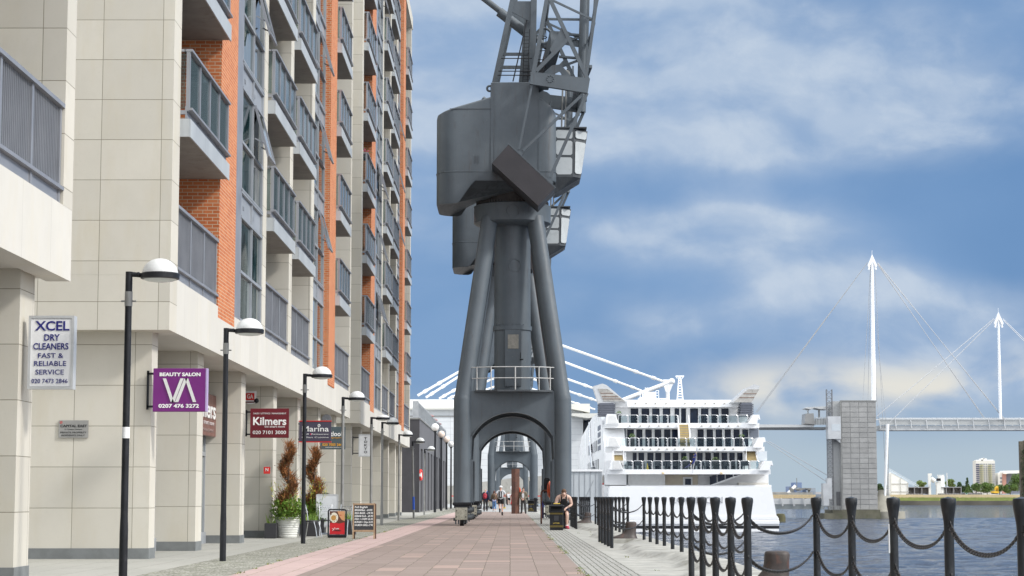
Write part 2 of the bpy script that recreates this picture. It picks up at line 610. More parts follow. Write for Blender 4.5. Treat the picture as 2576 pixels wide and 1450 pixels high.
# large cloud masses by compass direction and height (centre u, v, half-widths, weight)
for (cu, cv, su, sv, am) in ((0.06, 0.235, 0.10, 0.05, 0.20), (0.15, 0.215, 0.10, 0.05, 0.22), (0.24, 0.20, 0.05, 0.035, 0.10), (-0.035, 0.225, 0.03, 0.05, 0.16),
                             (0.10, 0.18, 0.10, 0.025, 0.14), (0.07, 0.138, 0.06, 0.012, 0.22), (0.125, 0.132, 0.028, 0.016, 0.24), (0.17, 0.108, 0.04, 0.018, 0.24), (0.225, 0.082, 0.05, 0.019, 0.26),
                             (0.09, 0.088, 0.05, 0.014, 0.2), (0.20, 0.052, 0.12, 0.014, 0.26), (0.105, 0.045, 0.04, 0.008, 0.08), (0.13, 0.215, 0.17, 0.055, 0.12),
                             (0.19, 0.157, 0.12, 0.017, -0.24), (0.25, 0.128, 0.06, 0.016, -0.22), (0.05, 0.108, 0.04, 0.010, -0.12), (0.03, 0.06, 0.06, 0.014, -0.14), (-0.04, 0.07, 0.06, 0.04, -0.16), (0.12, 0.07, 0.05, 0.010, -0.12)):
    ex = t.math('POWER', t.math('DIVIDE', t.math('SUBTRACT', u, cu), su), 2.0)
    ey = t.math('POWER', t.math('DIVIDE', t.math('SUBTRACT', v, cv), sv), 2.0)
    g = t.math('EXPONENT', t.math('MULTIPLY', t.math('ADD', ex, ey), -1.0))
    acc = t.math('ADD', acc, t.math('MULTIPLY', g, am))
sh = t.n('ShaderNodeVectorMath', operation='ADD')
t.put(sh, 0, pw)
t.put(sh, 1, (0.010, 0.022, 0.0))
n1b = t.noise(sh.outputs[0], 4.6, 8, 0.46)
n2b = t.noise(t.scale(sh.outputs[0], (1.0, 1.5, 1.0)), 13.0, 7, 0.48)
rel = t.math('SUBTRACT', t.math('ADD', n1, t.math('MULTIPLY', n2, 0.7)), t.math('ADD', n1b, t.math('MULTIPLY', n2b, 0.7)))
cl = t.ramp(acc, 0.36, 0.78)
n4 = t.noise(pw, 26.0, 9, 0.62)
body = t.math('ADD', t.math('MULTIPLY', t.ramp(n4, 0.35, 0.68), 0.45), t.math('MULTIPLY', t.ramp(rel, -0.14, 0.14), 0.55))
n3 = t.noise(pw, 17.0, 9, 0.62)
crisp = t.ramp(t.math('ADD', acc, t.math('MULTIPLY', t.math('SUBTRACT', n3, 0.5), 0.28)), 0.60, 0.70)
hi = t.math('ADD', t.math('MULTIPLY', t.math('POWER', cl, 1.2), 0.72), t.math('MULTIPLY', t.math('MULTIPLY', crisp, t.ramp(rel, -0.12, 0.12)), 0.30), clamp=True)
blue = t.mix(0.50, sky.outputs[0], (1.7, 3.0, 5.4, 1))
storm = t.mix(t.ramp(n1, 0.35, 0.65), (1.28, 2.55, 4.8, 1), (1.85, 3.2, 5.5, 1))
blue = t.mix(0.85, blue, storm)
pale = t.mix(body, (2.95, 4.1, 5.9, 1), (4.9, 5.75, 6.9, 1))
c = t.mix(hi, blue, pale)
# grey-blue rain haze low down, warm-white cloud tops just above it
low = t.ramp(v, 0.016, 0.062, 1.0, 0.0)
c = t.mix(t.math('MULTIPLY', low, 0.88), c, (4.3, 5.2, 5.85, 1))
ex = t.math('POWER', t.math('DIVIDE', t.math('SUBTRACT', v, 0.055), 0.013), 2.0)
band = t.math('MULTIPLY', t.math('EXPONENT', t.math('MULTIPLY', ex, -1.0)), t.ramp(n2, 0.38, 0.6))
side = t.ramp(u, 0.07, 0.14)
c = t.mix(t.math('MULTIPLY', t.math('MULTIPLY', band, side), 1.0), c, (7.0, 6.9, 6.4, 1))
# thin bright cloud overhead and behind the viewer, out of view, brightened as fill light
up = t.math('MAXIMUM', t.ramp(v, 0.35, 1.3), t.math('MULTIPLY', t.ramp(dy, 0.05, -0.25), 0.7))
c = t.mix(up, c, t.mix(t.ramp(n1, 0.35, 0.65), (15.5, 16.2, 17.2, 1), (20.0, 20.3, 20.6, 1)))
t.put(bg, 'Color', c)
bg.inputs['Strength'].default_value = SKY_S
S.view_settings.view_transform = 'Standard'
S.view_settings.look = 'None'
S.view_settings.exposure = EXPO
S.view_settings.gamma = 1.0
S.render.engine = 'CYCLES'
try:
    S.cycles.use_denoising = True
    S.cycles.max_bounces = 6
    S.cycles.transparent_max_bounces = 12
except Exception:
    pass
# ------------------------------------------------------------------ ground and water
def strip(name, x0, x1, y0, y1, z, mat, n=1):
    mb = MB()
    for i in range(n):
        a, b = y0 + (y1 - y0) * i / n, y0 + (y1 - y0) * (i + 1) / n
        mb.face([(x0, a, z), (x1, a, z), (x1, b, z), (x0, b, z)])
    return struct(name, mb, mat)


QE = 3.62                                   # quay edge
g = MB()
g.box(-400, QE, -30, 345, -4.0, -0.004)
struct('ground', g, M['asphalt'])
strip('promenade_paving', -3.12, 1.12, -5, 152, 0.004, M['pave'])
strip('promenade_edge_paving', -4.1, -3.12, -5, 152, 0.0045, M['pinkpave'])
strip('cobbled_path', -5.45, -4.1, -5, 215, 0.005, M['cobble'])
strip('pavement', -30, -5.45, -5, 215, 0.003, M['flag'])
strip('sett_path', 1.12, 1.92, -5, 290, 0.005, M['sett'])
strip('crossing_road', -5.45, 1.12, 152, 320, 0.0035, M['asphalt'])
# coping: flat slab and a rolling concrete bank under the waterside posts
q = MB()
nx, ny = 26, 720
y0, y1 = 4.0, 184.0
for j in range(ny + 1):
    y = y0 + (y1 - y0) * j / ny
    for i in range(nx + 1):
        x = 1.92 + (QE - 1.92) * i / nx
        edge = 2.75 + 0.26 * math.sin(y * 0.42) + 0.12 * math.sin(y * 1.07 + 1)
        s = max(0.0, min(1.0, (x - edge + 0.22) / 0.34))
        s = s * s * (3 - 2 * s)
        roll = 0.028 * math.sin(y * 2.6 + x * 1.5) * (1 - abs(2 * s - 1)) + 0.02 * mnoise.noise((x * 2, y * 0.9, 0))
        z = 0.006 + s * 0.115 + roll * min(1, s * 3)
        if i == nx:
            z -= 0.03
        q.v.append((x, y, z))
for j in range(ny):
    for i in range(nx):
        a = j * (nx + 1) + i
        q.f.append((a, a + 1, a + nx + 2, a + nx + 1))
        q.m.append(0)
struct('quay_coping', q, M['quay'], smooth=True)
qw = MB()
qw.box(QE - 0.3, QE - 0.012, -30, 345, -4.0, 0.07)
struct('quay_edge_wall', qw, M['oldconc'])


def watermat():
    m, t, b, pos = newmat('dock_water')
    x, y, z = t.sep(pos)
    p1 = t.comb(t.math('MULTIPLY', x, 0.55), t.math('MULTIPLY', y, 1.0), 0)
    a = t.noise(p1, 1.7, 7, 0.62)
    bb = t.noise(t.comb(t.math('MULTIPLY', x, 0.30), y, 0.3), 0.28, 4, 0.55)
    cc = t.noise(t.comb(t.math('MULTIPLY', x, 0.7), t.math('MULTIPLY', y, 1.1), 3.0), 4.2, 4, 0.6)
    h = t.math('ADD', t.math('ADD', a, t.math('MULTIPLY', bb, 1.5)), t.math('MULTIPLY', cc, 0.35))
    t.put(b, 'Base Color', t.mix(t.ramp(bb, 0.3, 0.7), (0.030, 0.042, 0.068, 1), (0.052, 0.067, 0.100, 1)))
    b.inputs['Roughness'].default_value = 0.06
    b.inputs['IOR'].default_value = 1.33
    t.put(b, 'Normal', t.bump(h, 1.0, 0.5))
    return m


M['water'] = watermat()


def wave(x, y):
    q = mnoise.noise((x * 0.42, y * 0.62, 0.0)) * 0.13
    q += mnoise.noise((x * 0.16 + 7, y * 0.21, 3.0)) * 0.12
    q += mnoise.noise((x * 1.1, y * 1.5, 8.0)) * 0.06
    return q


wm = MB()
for x0, x1, y0, y1, d in ((QE - 0.2, 34, -6, 60, 0.30), (QE - 0.2, 62, 60, 150, 0.5), (QE - 0.2, 120, 150, 345, 1.0)):
    nx, ny = int((x1 - x0) / d), int((y1 - y0) / d)
    base = len(wm.v)
    for j in range(ny + 1):
        for i in range(nx + 1):
            x, y = x0 + (x1 - x0) * i / nx, y0 + (y1 - y0) * j / ny
            e = min(1, i / 3, (nx - i) / 3, j / 3, (ny - j) / 3)
            wm.v.append((x, y, -2.5 + wave(x, y) * e))
    for j in range(ny):
        for i in range(nx):
            a = base + j * (nx + 1) + i
            wm.f.append((a, a + 1, a + nx + 2, a + nx + 1))
            wm.m.append(0)
for x0, x1, y0, y1 in ((34, 1200, -30, 60), (62, 1200, 60, 150), (120, 1200, 150, 345), (QE - 0.2, 1200, 345, 852), (QE - 0.2, 34, -30, -6)):
    wm.face([(x0, y0, -2.5), (x1, y0, -2.5), (x1, y1, -2.5), (x0, y1, -2.5)])
struct('water', wm, M['water'], smooth=True)
# ------------------------------------------------------------------ apartment blocks (local: x = 0 is the facade plane, negative inwards; y along the quay)
FF = 3.08
BAYS = ((0.0, 0.8, 'stone'), (0.8, 6.05, 'recA'), (6.05, 8.6, 'brick'), (8.6, 9.6, 'pier'), (9.6, 13.55, 'win'), (13.55, 14.25, 'stone'), (14.25, 19.5, 'rec'), (19.5, 20.3, 'stone'),
        (20.3, 25.6, 'rec'), (25.6, 26.5, 'stone'), (26.5, 31.8, 'win2'), (31.8, 34.2, 'brick'), (34.2, 40.9, 'rec'), (40.9, 41.5, 'stone'))
PIERS = (-0.28, 5.95, 12.85, 19.6, 26.0, 32.7, 39.1)


def balcony_data(L):
    sl = MB()
    sl.box(-1.45, 0.17, 0, L, 0.03, 0.34)
    sl.cm = 1
    sl.box(0.172, 0.2, 0.002, L - 0.002, 0.0, 0.35)
    sl.box(-0.3, 0.17, -0.025, -0.002, 0.0, 0.35)
    ra = MB()
    n = max(3, round(L / 1.22))
    for i in range(n + 1):
        y = 0.05 + (L - 0.1) * i / n
        ra.box(0.10, 0.17, y - 0.045, y + 0.045, 0.50, 1.66)
    ra.box(0.055, 0.215, 0, L, 1.66, 1.71)
    ra.box(0.09, 0.12, 0, L, 0.42, 0.60)
    ra.box(0.12, 0.23, 0, L, 0.52, 0.565)
    ra.box(0.09, 0.135, 0, L, 0.36, 0.42)
    ra.box(-0.9, 0.09, 0.0, 0.05, 1.66, 1.71)
    ra.box(-0.9, 0.09, 0.0, 0.05, 0.44, 0.52)
    ra.box(-0.9, -0.85, 0.0, 0.05, 0.52, 1.66)
    gl = MB()
    for i in range(n):
        a, b = 0.05 + (L - 0.1) * i / n + 0.05, 0.05 + (L - 0.1) * (i + 1) / n - 0.05
        gl.box(0.128, 0.14, a, b, 0.58, 1.64)
    gl.box(-0.84, 0.085, 0.018, 0.03, 0.54, 1.64)
    return (sl.data('balcony', [M['conc'], M['fascia']]), ra.data('balustrade', M['rail']), gl.data('glass_panel', M['balglass']))


def low_railing(L):
    ra = MB()
    n = max(2, round(L / 1.75))
    for i in range(n + 1):
        y = 0.06 + (L - 0.12) * i / n
        ra.box(-0.10, -0.02, y - 0.05, y + 0.05, 0.0, 1.36)
    ra.box(-0.14, 0.02, 0, L, 1.36, 1.42)
    ra.box(-0.12, -0.04, 0, L, 0.0, 0.18)
    ra.box(-0.12, 0.03, 0, L, 0.18, 0.23)
    k = int(L / 0.095)
    for i in range(k):
        y = 0.1 + (L - 0.2) * i / (k - 1)
        ra.box(-0.075, -0.045, y - 0.009, y + 0.009, 0.23, 1.36)
    return ra.data('railing', M['rail'])


def door_data(L, h):
    fr = MB()
    for a, b in ((0.1, 0.2), (L * 0.33, L * 0.33 + 0.08), (L * 0.62, L * 0.62 + 0.08), (L - 0.2, L - 0.1)):
        fr.box(-1.58, -1.47, a, b, 0.0, h)
    fr.box(-1.58, -1.475, 0.2, L - 0.2, h - 0.12, h)
    pn = MB()
    pn.box(-1.56, -1.53, 0.2, L - 0.2, 0.02, h - 0.12)
    return fr.data('glazed_door', M['frame']), pn.data('pane', M['darkglass'])


def window_data(L, split, xr):
    """one storey of a window bay: grey spandrel, frame and two lights"""
    H = FF
    f = MB()
    f.box(xr - 0.10, xr - 0.02, 0.0, L, 2.50, H)             # spandrel panel
    for a, b in ((0.0, 0.09), (split - 0.05, split + 0.05), (L - 0.09, L)):
        f.box(xr - 0.08, xr + 0.03, a, b, 0.0, 2.47)
        f.box(xr - 0.02, xr + 0.03, a, b, 2.47, H)
    for z in (0.0, 1.13, 2.44, H - 0.04):
        f.box(xr - 0.015, xr + 0.045, 0.005, L - 0.005, z - 0.035, z + 0.035)
    f.box(xr - 0.3, xr - 0.11, 0, L, 2.4, H)
    for yy in (0.6, split + 0.3):
        for k in range(3):
            f.box(xr - 0.02, xr - 0.005, yy, yy + 0.22, 2.68 + k * 0.035, 2.70 + k * 0.035)
    p = MB()
    for a, b in ((0.09, split - 0.05), (split + 0.05, L - 0.09)):
        p.box(xr - 0.05, xr - 0.02, a, b, 0.0, 2.45)
    return f.data('window', M['frame']), p.data('pane', M['glass'])


def open_sash(W, H, ang):
    """top-hung light swung outwards, hinge at z = H"""
    f = MB()
    for a, b in ((0, 0.07), (W - 0.07, W)):
        f.box(-0.03, 0.03, a, b, -H, 0)
    f.box(-0.028, 0.028, 0.07, W - 0.07, -0.07, 0)
    f.box(-0.028, 0.028, 0.07, W - 0.07, -H, -H + 0.07)
    f.cm = 1
    f.box(-0.008, 0.008, 0.07, W - 0.07, -H + 0.07, -0.07)
    f.xf(Matrix.Rotation(-R(ang), 4, 'Y'))
    f.cm = 0
    tip = Vector((math.sin(R(ang)) * H * 0.75, W * 0.97, -math.cos(R(ang)) * H * 0.75))
    f.bar((0.0, W * 0.97, -H * 0.62), tip, 0.03)
    f.bar((0.0, W * 0.03, -H * 0.62), (tip.x, W * 0.03, tip.z), 0.03)
    return f.data('open_light', [M['rail'], M['glass']])


BD = {L: balcony_data(L) for L in (5.25, 5.05, 4.9, 4.75)}
WD = {'win': window_data(3.95, 2.05, -0.05), 'win2': window_data(5.3, 3.1, -0.20)}
DD = {L: door_data(L, 2.55) for L in (5.25, 5.3, 6.7)}
LR = {L: low_railing(L) for L in (5.25, 5.3, 6.7)}
OS = open_sash(1.35, 1.32, 15)


def block(label, y0, floors, sashes=(), plinth_ramp=False, yfrom=0.0, piers=PIERS, top=None):
    top = top or 7.98 + FF * floors
    b = thing('apartment_block', label, 'building', (-6.3, y0, 0))
    st, pr, sf = MB(), MB(), MB()
    # stone strips between the bays, end walls, ground band
    for a, c, k in BAYS:
        if k == 'stone':
            st.box(-1.9, 0.0, a, c, 5.24, top)
        elif k == 'brick':
            st.box(-1.9, -0.3, a + 0.01, c - 0.01, 5.24, top - 0.01)
            bk = MB()
            bk.box(-0.295, -0.004 if a < 20 else 0.02, a, c, 5.0, top - 0.02)
            if a < 20:
                bk.box(-1.9, -0.295, a - 0.012, a + 0.005, 5.26, top - 0.03)       # brick return in the balcony bay
            bk.build('brick_panel', M['brick'], b)
        elif k == 'pier':
            pr.box(-0.29, -0.02, a + 0.003, c - 0.003, 5.22, top - 0.03)
            st.box(-1.9, -0.3, a + 0.01, c - 0.01, 5.24, top - 0.02)
    st.box(-14.0, -1.9, 0.0, 0.6, 4.22, top)
    st.box(-14.0, -1.9, 40.9, 41.5, 4.22, top)
    st.box(-1.9, 0.0, 0.0, 0.795, 4.218, 5.238)
    st.box(-13.9, -1.91, 0.6, 40.9, top - 0.4, top - 0.05)
    st.box(-1.9, 0.06, 0.0, 41.56, top, top + 0.78)
    st.build('stone_wall', M['stone'], b)
    pr.build('metal_panel', M['rail'], b)
    fb = MB()
    for a, c, k in BAYS:
        if k.startswith('brick'):
            fb.box(-0.35, -0.003, a, c, 4.22, 4.998)
        else:
            fb.box(-0.35, -0.002, a if a > 0.1 else 0.8, c, 4.22, 5.24)
    fb.box(-1.9, -0.352, 0.8, 40.9, 5.05, 5.235)
    fb.build('fascia_band', M['band'], b)
    sf.box(-1.9, -0.352, 0.62, 41.48, 4.26, 4.30)
    sf.build('soffit', M['band'], b)
    # ground floor: piers with slate plinths, set-back shopfronts between
    for i, py in enumerate(piers):
        if py + 0.8 < yfrom:
            continue
        ln = 0.82
        p = MB()
        if i == 0 and y0 > 0:
            p.box(-9.8, -0.40, 0.5, 0.62 + ln * 0.6, 0.2, 4.26)
            p.cm = 1
            p.box(-9.8, -0.385, 0.485, 0.635 + ln * 0.6, 0.0, 0.2)
            if plinth_ramp:
                p.prism([(-9.8, 0.2), (-9.8, 0.9), (-3.35, 0.33), (-2.9, 0.2)], 0.487, 0.5)
        else:
            p.box(-1.35, -0.40, py, py + ln, 0.2, 4.26)
            p.cm = 1
            p.box(-1.35, -0.385, py - 0.015, py + ln + 0.015, 0.0, 0.2)
        p.build('pier', [M['stone'], M['plinth']], b)
    ends = [0.62 + 0.5] + [p + 0.82 for p in piers[1:]]
    for i in range(len(piers) - 1):
        a, c = ends[i], piers[i + 1]
        if c < yfrom:
            continue
        f, g_, lv = MB(), MB(), MB()
        f.box(-1.42, -1.22, a, c, 0.0, 0.28)
        n = 3
        for k in range(n + 1):
            y = a + 0.05 + (c - a - 0.1) * k / n
            f.box(-1.36, -1.26, y - 0.05, y + 0.05, 0.28, 3.2)
        f.box(-1.36, -1.255, a, c, 2.15, 2.25)
        f.box(-1.36, -1.25, a, c, 3.2, 3.32)
        g_.box(-1.33, -1.30, a, c, 0.28, 3.2)
        for k in range(9):
            z = 3.38 + k * 0.095
            lv.prismx([(a, z), (c, z), (c, z + 0.02), (a, z + 0.02)], -1.38, -1.26)
        lv.box(-1.40, -1.381, a, c, 3.32, 4.26)
        o = f.build('shopfront', M['frame'], b)
        g_.build('shop_window', M['shopglass'], o)
        lv.build('louvre', M['louvre'], o)
    bw = MB()
    bw.box(-1.9, -1.6, 0.62, 41.4, 4.3, top - 0.1)
    bw.build('back_wall', M['stone'], b)
    # repeating parts
    for a, c, k in BAYS:
        L = round(c - a, 2)
        if c < yfrom:
            continue
        if k in ('rec', 'recA'):
            place(LR[L], 'railing', b, (-0.02, a, 5.26))
            BL = 5.25 if k == 'recA' else {5.25: 5.05, 5.3: 4.9, 6.7: 4.75}[L]
            for fl in range(floors + 1):
                z = 5.26 if fl == 0 else 7.98 + FF * (fl - 1) + 0.34
                o = place(DD[L][0], 'glazed_door', b, (0, a, z))
                place(DD[L][1], 'pane', o)
            for fl in range(floors):
                o = place(BD[BL][0], 'balcony', b, (0, a + 0.004, 7.98 + FF * fl))
                place(BD[BL][1], 'balustrade', o)
                place(BD[BL][2], 'glass_panel', o)
        elif k in ('win', 'win2'):
            for fl in range(floors + 1):
                o = place(WD[k][0], 'window', b, (0, a, 5.27 + FF * fl))
                place(WD[k][1], 'pane', o)
                if (k, fl) in sashes:
                    y = 2.1 if k == 'win' else 3.2
                    place(OS, 'open_light', o, ((0.0 if k == 'win' else -0.15), y, 2.42))
                if (k, -fl - 1) in sashes:
                    place(OS, 'open_light', o, ((0.0 if k == 'win' else -0.15), 0.6 if k == 'win' else 1.5, 2.42))
    return b


block('long stone and orange brick apartment block with shops beneath, next to the purple salon sign', 36.4, 6,
      sashes=(('win', 1), ('win', 2), ('win2', 1), ('win2', 2), ('win2', 3)), plinth_ramp=True)
block('farther stone and brick apartment block ending against the blue sky beside the dark low building', 82.9, 7, top=30.95,
      sashes=(('win', 1), ('win', 2), ('win', 3), ('win', -4), ('win2', 3), ('win2', 5), ('win', 6), ('win2', 4), ('win', -2)))
block('stone apartment block cut off by the picture edge, white dry cleaners sign on its pier', -13.33, 3, yfrom=15, piers=PIERS[:-1] + (40.22,))
# ------------------------------------------------------------------ quay cranes (local: origin on the ground between the four legs, +y away from the camera)
def make_crane():
    r = thing('quay_crane', 'nearest and tallest grey quay crane, its dark counterweight hanging in front of the machine house', 'crane', (0.1, 81, 0), 0, 'disused cranes standing astride the promenade')
    st = M['steel']
    gx, gy = 2.0, 2.1
    legs = [(sx * gx, sy * gy) for sy in (-1, 1) for sx in (-1, 1)]
    # portal legs: upright tube, kinked inwards at the shoulder and leaning to the slewing ring
    for lx, ly in legs:
        m = MB()
        m.lathe([(0.355, 0.93), (0.345, 1.0), (0.345, 5.0), (0.343, 5.04), (0.32, 5.16)], 28, (lx, ly, 0))
        tx, ty = math.copysign(0.92, lx), math.copysign(0.92, ly)
        m.tube((lx * 0.998, ly * 0.998, 4.95), (tx, ty, 12.5), 0.335, 0.345, 28)
        m.build('leg', st, r, smooth=40)
        bg_ = MB()
        bg_.bbox(lx - 0.37, lx + 0.37, ly - 0.37, ly + 0.37, 0.80, 0.93, 0.03)
        bg_.box(lx - 0.31, lx + 0.31, ly - 0.5, ly + 0.5, 0.70, 0.80)
        o = bg_.build('bogie', M['black'], r)
        tb = MB()
        tb.bbox(lx - 0.26, lx + 0.22, ly - 0.66, ly - 0.52, 0.24, 0.72, 0.015)
        for ax in (-0.2, 0.16):
            for az in (0.36, 0.6):
                tb.cm = 1
                tb.tube((lx + ax, ly - 0.672, az), (lx + ax, ly - 0.65, az), 0.022, n=8)
        tb.build('timber_buffer', [M['timber'], M['black']], o)
        ch = MB()
        ch.box(lx - 0.22, lx + 0.24, ly - 0.51, ly + 0.6, 0.24, 0.70)
        for az in (0.34, 0.62):
            ch.tube((lx + 0.24, ly - 0.4, az), (lx + 0.40, ly - 0.4, az), 0.115, 0.10, 12)
            ch.tube((lx + 0.24, ly + 0.2, az), (lx + 0.40, ly + 0.2, az), 0.115, 0.10, 12)
        for ax in (-0.24, -0.12, 0.1, 0.2):
            ch.box(lx + ax - 0.025, lx + ax + 0.025, ly - 0.58, ly - 0.3, 0.07 + 0.05 * (ax > 0), 0.26)
        ch.tube((lx - 0.33, ly - 0.45, 0.26), (lx - 0.2, ly - 0.45, 0.26), 0.06, n=10)
        ch.build('chassis', M['steel2'], o)
        wh = MB()
        for dy in (-0.38, 0.38):
            wh.tube((lx - 0.07, ly + dy, 0.19), (lx + 0.07, ly + dy, 0.19), 0.19, n=18)
        wh.build('wheel', M['black'], o)
    # portal: arched plates on the four sides and a deck
    arch = [(-1.66, 2.6)] + [(-1.6 + 3.2 * k / 24, 2.669 + math.sqrt(1.851 ** 2 - (-1.6 + 3.2 * k / 24) ** 2)) for k in range(25)] + [(1.66, 2.6)]

    def archplate(m, th):
        # front plate between legs with haunches running down the inner side of each leg
        n = len(arch)
        outer = [(-2.0, 2.6), (-2.0, 5.34)] + [(-2.0 + 4.0 * k / (n - 3), 5.34) for k in range(1, n - 3)] + [(2.0, 5.34), (2.0, 2.6)]
        vs = []
        for y in (-th / 2, th / 2):
            vs += [(x, y, z) for x, z in arch] + [(x, y, z) for x, z in outer]
        fs = []
        for i in range(n - 1):
            fs.append((i, i + n, i + 1 + n, i + 1)[::-1])
            fs.append((2 * n + i, 2 * n + i + n, 2 * n + i + 1 + n, 2 * n + i + 1))
            fs.append((i, i + 1, 2 * n + i + 1, 2 * n + i)[::-1])
            fs.append((n + i, n + i + 1, 3 * n + i + 1, 3 * n + i))
        return m.raw(vs, fs)
    for sy in (-1, 1):
        m = MB()
        archplate(m, 0.22)
        m.box(-1.70, -1.58, -0.11, 0.11, 0.93, 2.62)
        m.box(1.58, 1.70, -0.11, 0.11, 0.93, 2.62)
        # flange along the arch
        for (a, b) in zip(arch[1:-1], arch[2:-1]):
            m.bar((a[0], 0, a[1] - 0.02), (b[0], 0, b[1] - 0.02), 0.34, 0.035)
        m.box(-0.03, 0.03, -0.125, 0.125, 4.53, 5.34)
        m.xf(Matrix.Translation((0, sy * gy, 0)))
        m.build('portal_arch', st, r, smooth=30)
    for sx in (-1, 1):
        m = MB()
        archplate(m, 0.22)
        m.xf(Matrix.Translation((sx * gx, 0, 0)) @ Matrix.Rotation(R(90), 4, 'Z'))
        m.build('portal_arch', st, r, smooth=30)
    dk = MB()
    dk.box(-1.95, 1.95, -2.05, 2.05, 5.25, 5.36)
    dk.prismz([(-1.5, -2.3), (-0.6, -2.75), (0.7, -2.75), (1.6, -2.3), (1.6, -2.05), (-1.5, -2.05)], 5.30, 5.37)
    dk.build('deck', M['steel2'], r)
    hr = MB()
    ring = [(-1.9, -2.0), (-1.42, -2.3), (-0.85, -2.62), (0.11, -2.72), (1.05, -2.6), (1.5, -2.3), (1.9, -2.0)]
    for z in (5.84, 6.28):
        hr.path([(x, y, z) for x, y in ring], 0.019, 8)
    for x, y in ring:
        hr.tube((x, y, 5.36), (x, y, 6.30), 0.024, n=8)
    hr.build('handrail', flat('rail_pale', (0.50, 0.50, 0.49), 0.5, sc=6, dirt=(0.3, 0.2, 0.12), dirt_amt=0.4), r)
    # central column with door
    m = MB()
    m.lathe([(0.75, 5.46), (0.75, 12.4)], 40)
    m.lathe([(0.752, 9.71), (0.754, 9.71), (0.754, 9.725), (0.752, 9.725)], 40, cap=False)
    m.lathe([(0.80, 7.93), (0.80, 8.10)], 40)
    m.lathe([(0.66, 5.36), (0.66, 5.47)], 24)
    for k in range(9):
        a = R(-150 + k * 12)
        m.tube((0.79 * math.cos(a), 0.79 * math.sin(a), 8.11), (0.79 * math.cos(a), 0.79 * math.sin(a), 8.16), 0.018, n=6)
    c = m.build('column', st, r, smooth=40)
    d = MB()
    d.box(-0.30, 0.36, -0.80, -0.60, 5.62, 7.92)
    d.box(-0.22, -0.16, -0.84, -0.80, 5.6, 5.76)
    d.box(0.24, 0.30, -0.84, -0.80, 5.6, 5.76)
    o = d.build('door', st, r)
    d = MB()
    d.bbox(-0.19, 0.25, -0.815, -0.80, 7.14, 7.72, 0.006)
    d.build('door_window', simple('grimy_pane', (0.24, 0.225, 0.19), 0.35, var=0.2, sc=5), o)
    d = MB()
    d.bar((0.33, -0.83, 6.75), (0.33, -0.83, 6.98), 0.03)
    d.tube((0.3, -0.83, 6.7), (0.44, -0.83, 6.7), 0.03, n=8)
    d.build('handle', M['black'], o)
    sr = MB()
    sr.torus((0.09, -0.745, 10.55), 0.26, 0.012, 'y', 28, 6)
    sr.build('inspection_ring', st, c, smooth=True)
    # slewing ring
    m = MB()
    m.lathe([(1.15, 12.22), (1.50, 12.30), (1.585, 12.36), (1.585, 13.02), (1.60, 13.06), (1.52, 13.10)], 56)
    sl_ = m.build('slewing_ring', st, r, smooth=35)
    pl = MB()
    pl.torus((0, -1.578, 12.68), 0.26, 0.012, 'y', 28, 6)
    for k in range(14):
        a = 2 * math.pi * k / 14
        pl.sphere((0.23 * math.cos(a), -1.58, 12.68 + 0.23 * math.sin(a)), 0.013, 6, 4)
    pl.build('round_hatch', st, sl_)
    m = MB()
    m.lathe([(1.40, 13.06), (1.40, 13.9)], 40)
    for k in range(72):
        a = 2 * math.pi * k / 72
        m.bar((1.47 * math.cos(a), 1.47 * math.sin(a), 13.1), (1.47 * math.cos(a), 1.47 * math.sin(a), 13.24), 0.05, 0.09)
    m.box(-1.5, -1.45, -0.4, 0.4, 13.2, 13.9)
    m.cm = 1
    m.box(-1.35, -0.75, -1.46, -1.40, 13.3, 13.55)
    m.build('slewing_gear', [M['rust2'], flat('gear_cover', (0.13, 0.12, 0.11), 0.8)], r, smooth=30)
    # machine house: rounded plan, stepped underside, raised middle
    X0, X1, Y0_, Y1_ = -3.1, 1.78, -1.9, 1.9

    def rrect(x0, x1, y0, y1, rl, rr, k=7):
        pts = []
        for cx, cy, a0, rad in ((x1 - rr, y0 + rr, -90, rr), (x1 - rr, y1 - rr, 0, rr), (x0 + rl, y1 - rl, 90, rl), (x0 + rl, y0 + rl, 180, rl)):
            for i in range(k + 1):
                a = R(a0 + 90 * i / k)
                pts.append((cx + rad * math.cos(a), cy + rad * math.sin(a)))
        return pts

    def topz(x):
        if x < -0.9:
            tt = (x - X0) / (-0.9 - X0)
            return 16.62 + 0.62 * tt
        if x < 1.07:
            return 17.25
        tt = min(1, (x - 1.07) / (X1 - 1.07))
        return 17.25 - 0.55 * tt ** 1.5

    def botz(x):
        if x < -2.22:
            return 12.95
        if x < -1.57:
            return 12.95 + (x + 2.22) / 0.65 * 0.93
        return 13.88
    m = MB()
    base = rrect(X0, X1, Y0_, Y1_, 0.75, 0.45)
    # finer outline so the top and bottom lines follow their profile
    fine = []
    for i in range(len(base)):
        a, b = Vector(base[i]), Vector(base[(i + 1) % len(base)])
        n = max(1, int((b - a).length / 0.16))
        for k in range(n):
            fine.append(a + (b - a) * (k / n))
    n = len(fine)
    layers = []
    for kind in range(8):
        ly = []
        for q in fine:
            cx, cy = -0.66, 0.0
            zt, zb = topz(q.x), botz(q.x)
            sh = (0.95, 0.988, 1.0, 1.0, 1.010, 1.0, 1.0, 0.992)[kind]
            z = (zt + 0.10, zt + 0.03, zt - 0.12, 14.27, 14.25, 14.23, zb + 0.05, zb)[kind]
            ly.append((cx + (q.x - cx) * sh, cy + (q.y - cy) * sh, z))
        layers.append(ly)
    m.v = [p for ly in layers for p in ly]
    for k in range(7):
        for i in range(n):
            j = (i + 1) % n
            m.f.append((k * n + i, k * n + n + i, k * n + n + j, k * n + j))
    m.f.append(tuple(range(n)))
    m.f.append(tuple(7 * n + i for i in range(n - 1, -1, -1)))
    m.m = [0] * len(m.f)
    hs = m.build('machine_house', st, r, smooth=28)
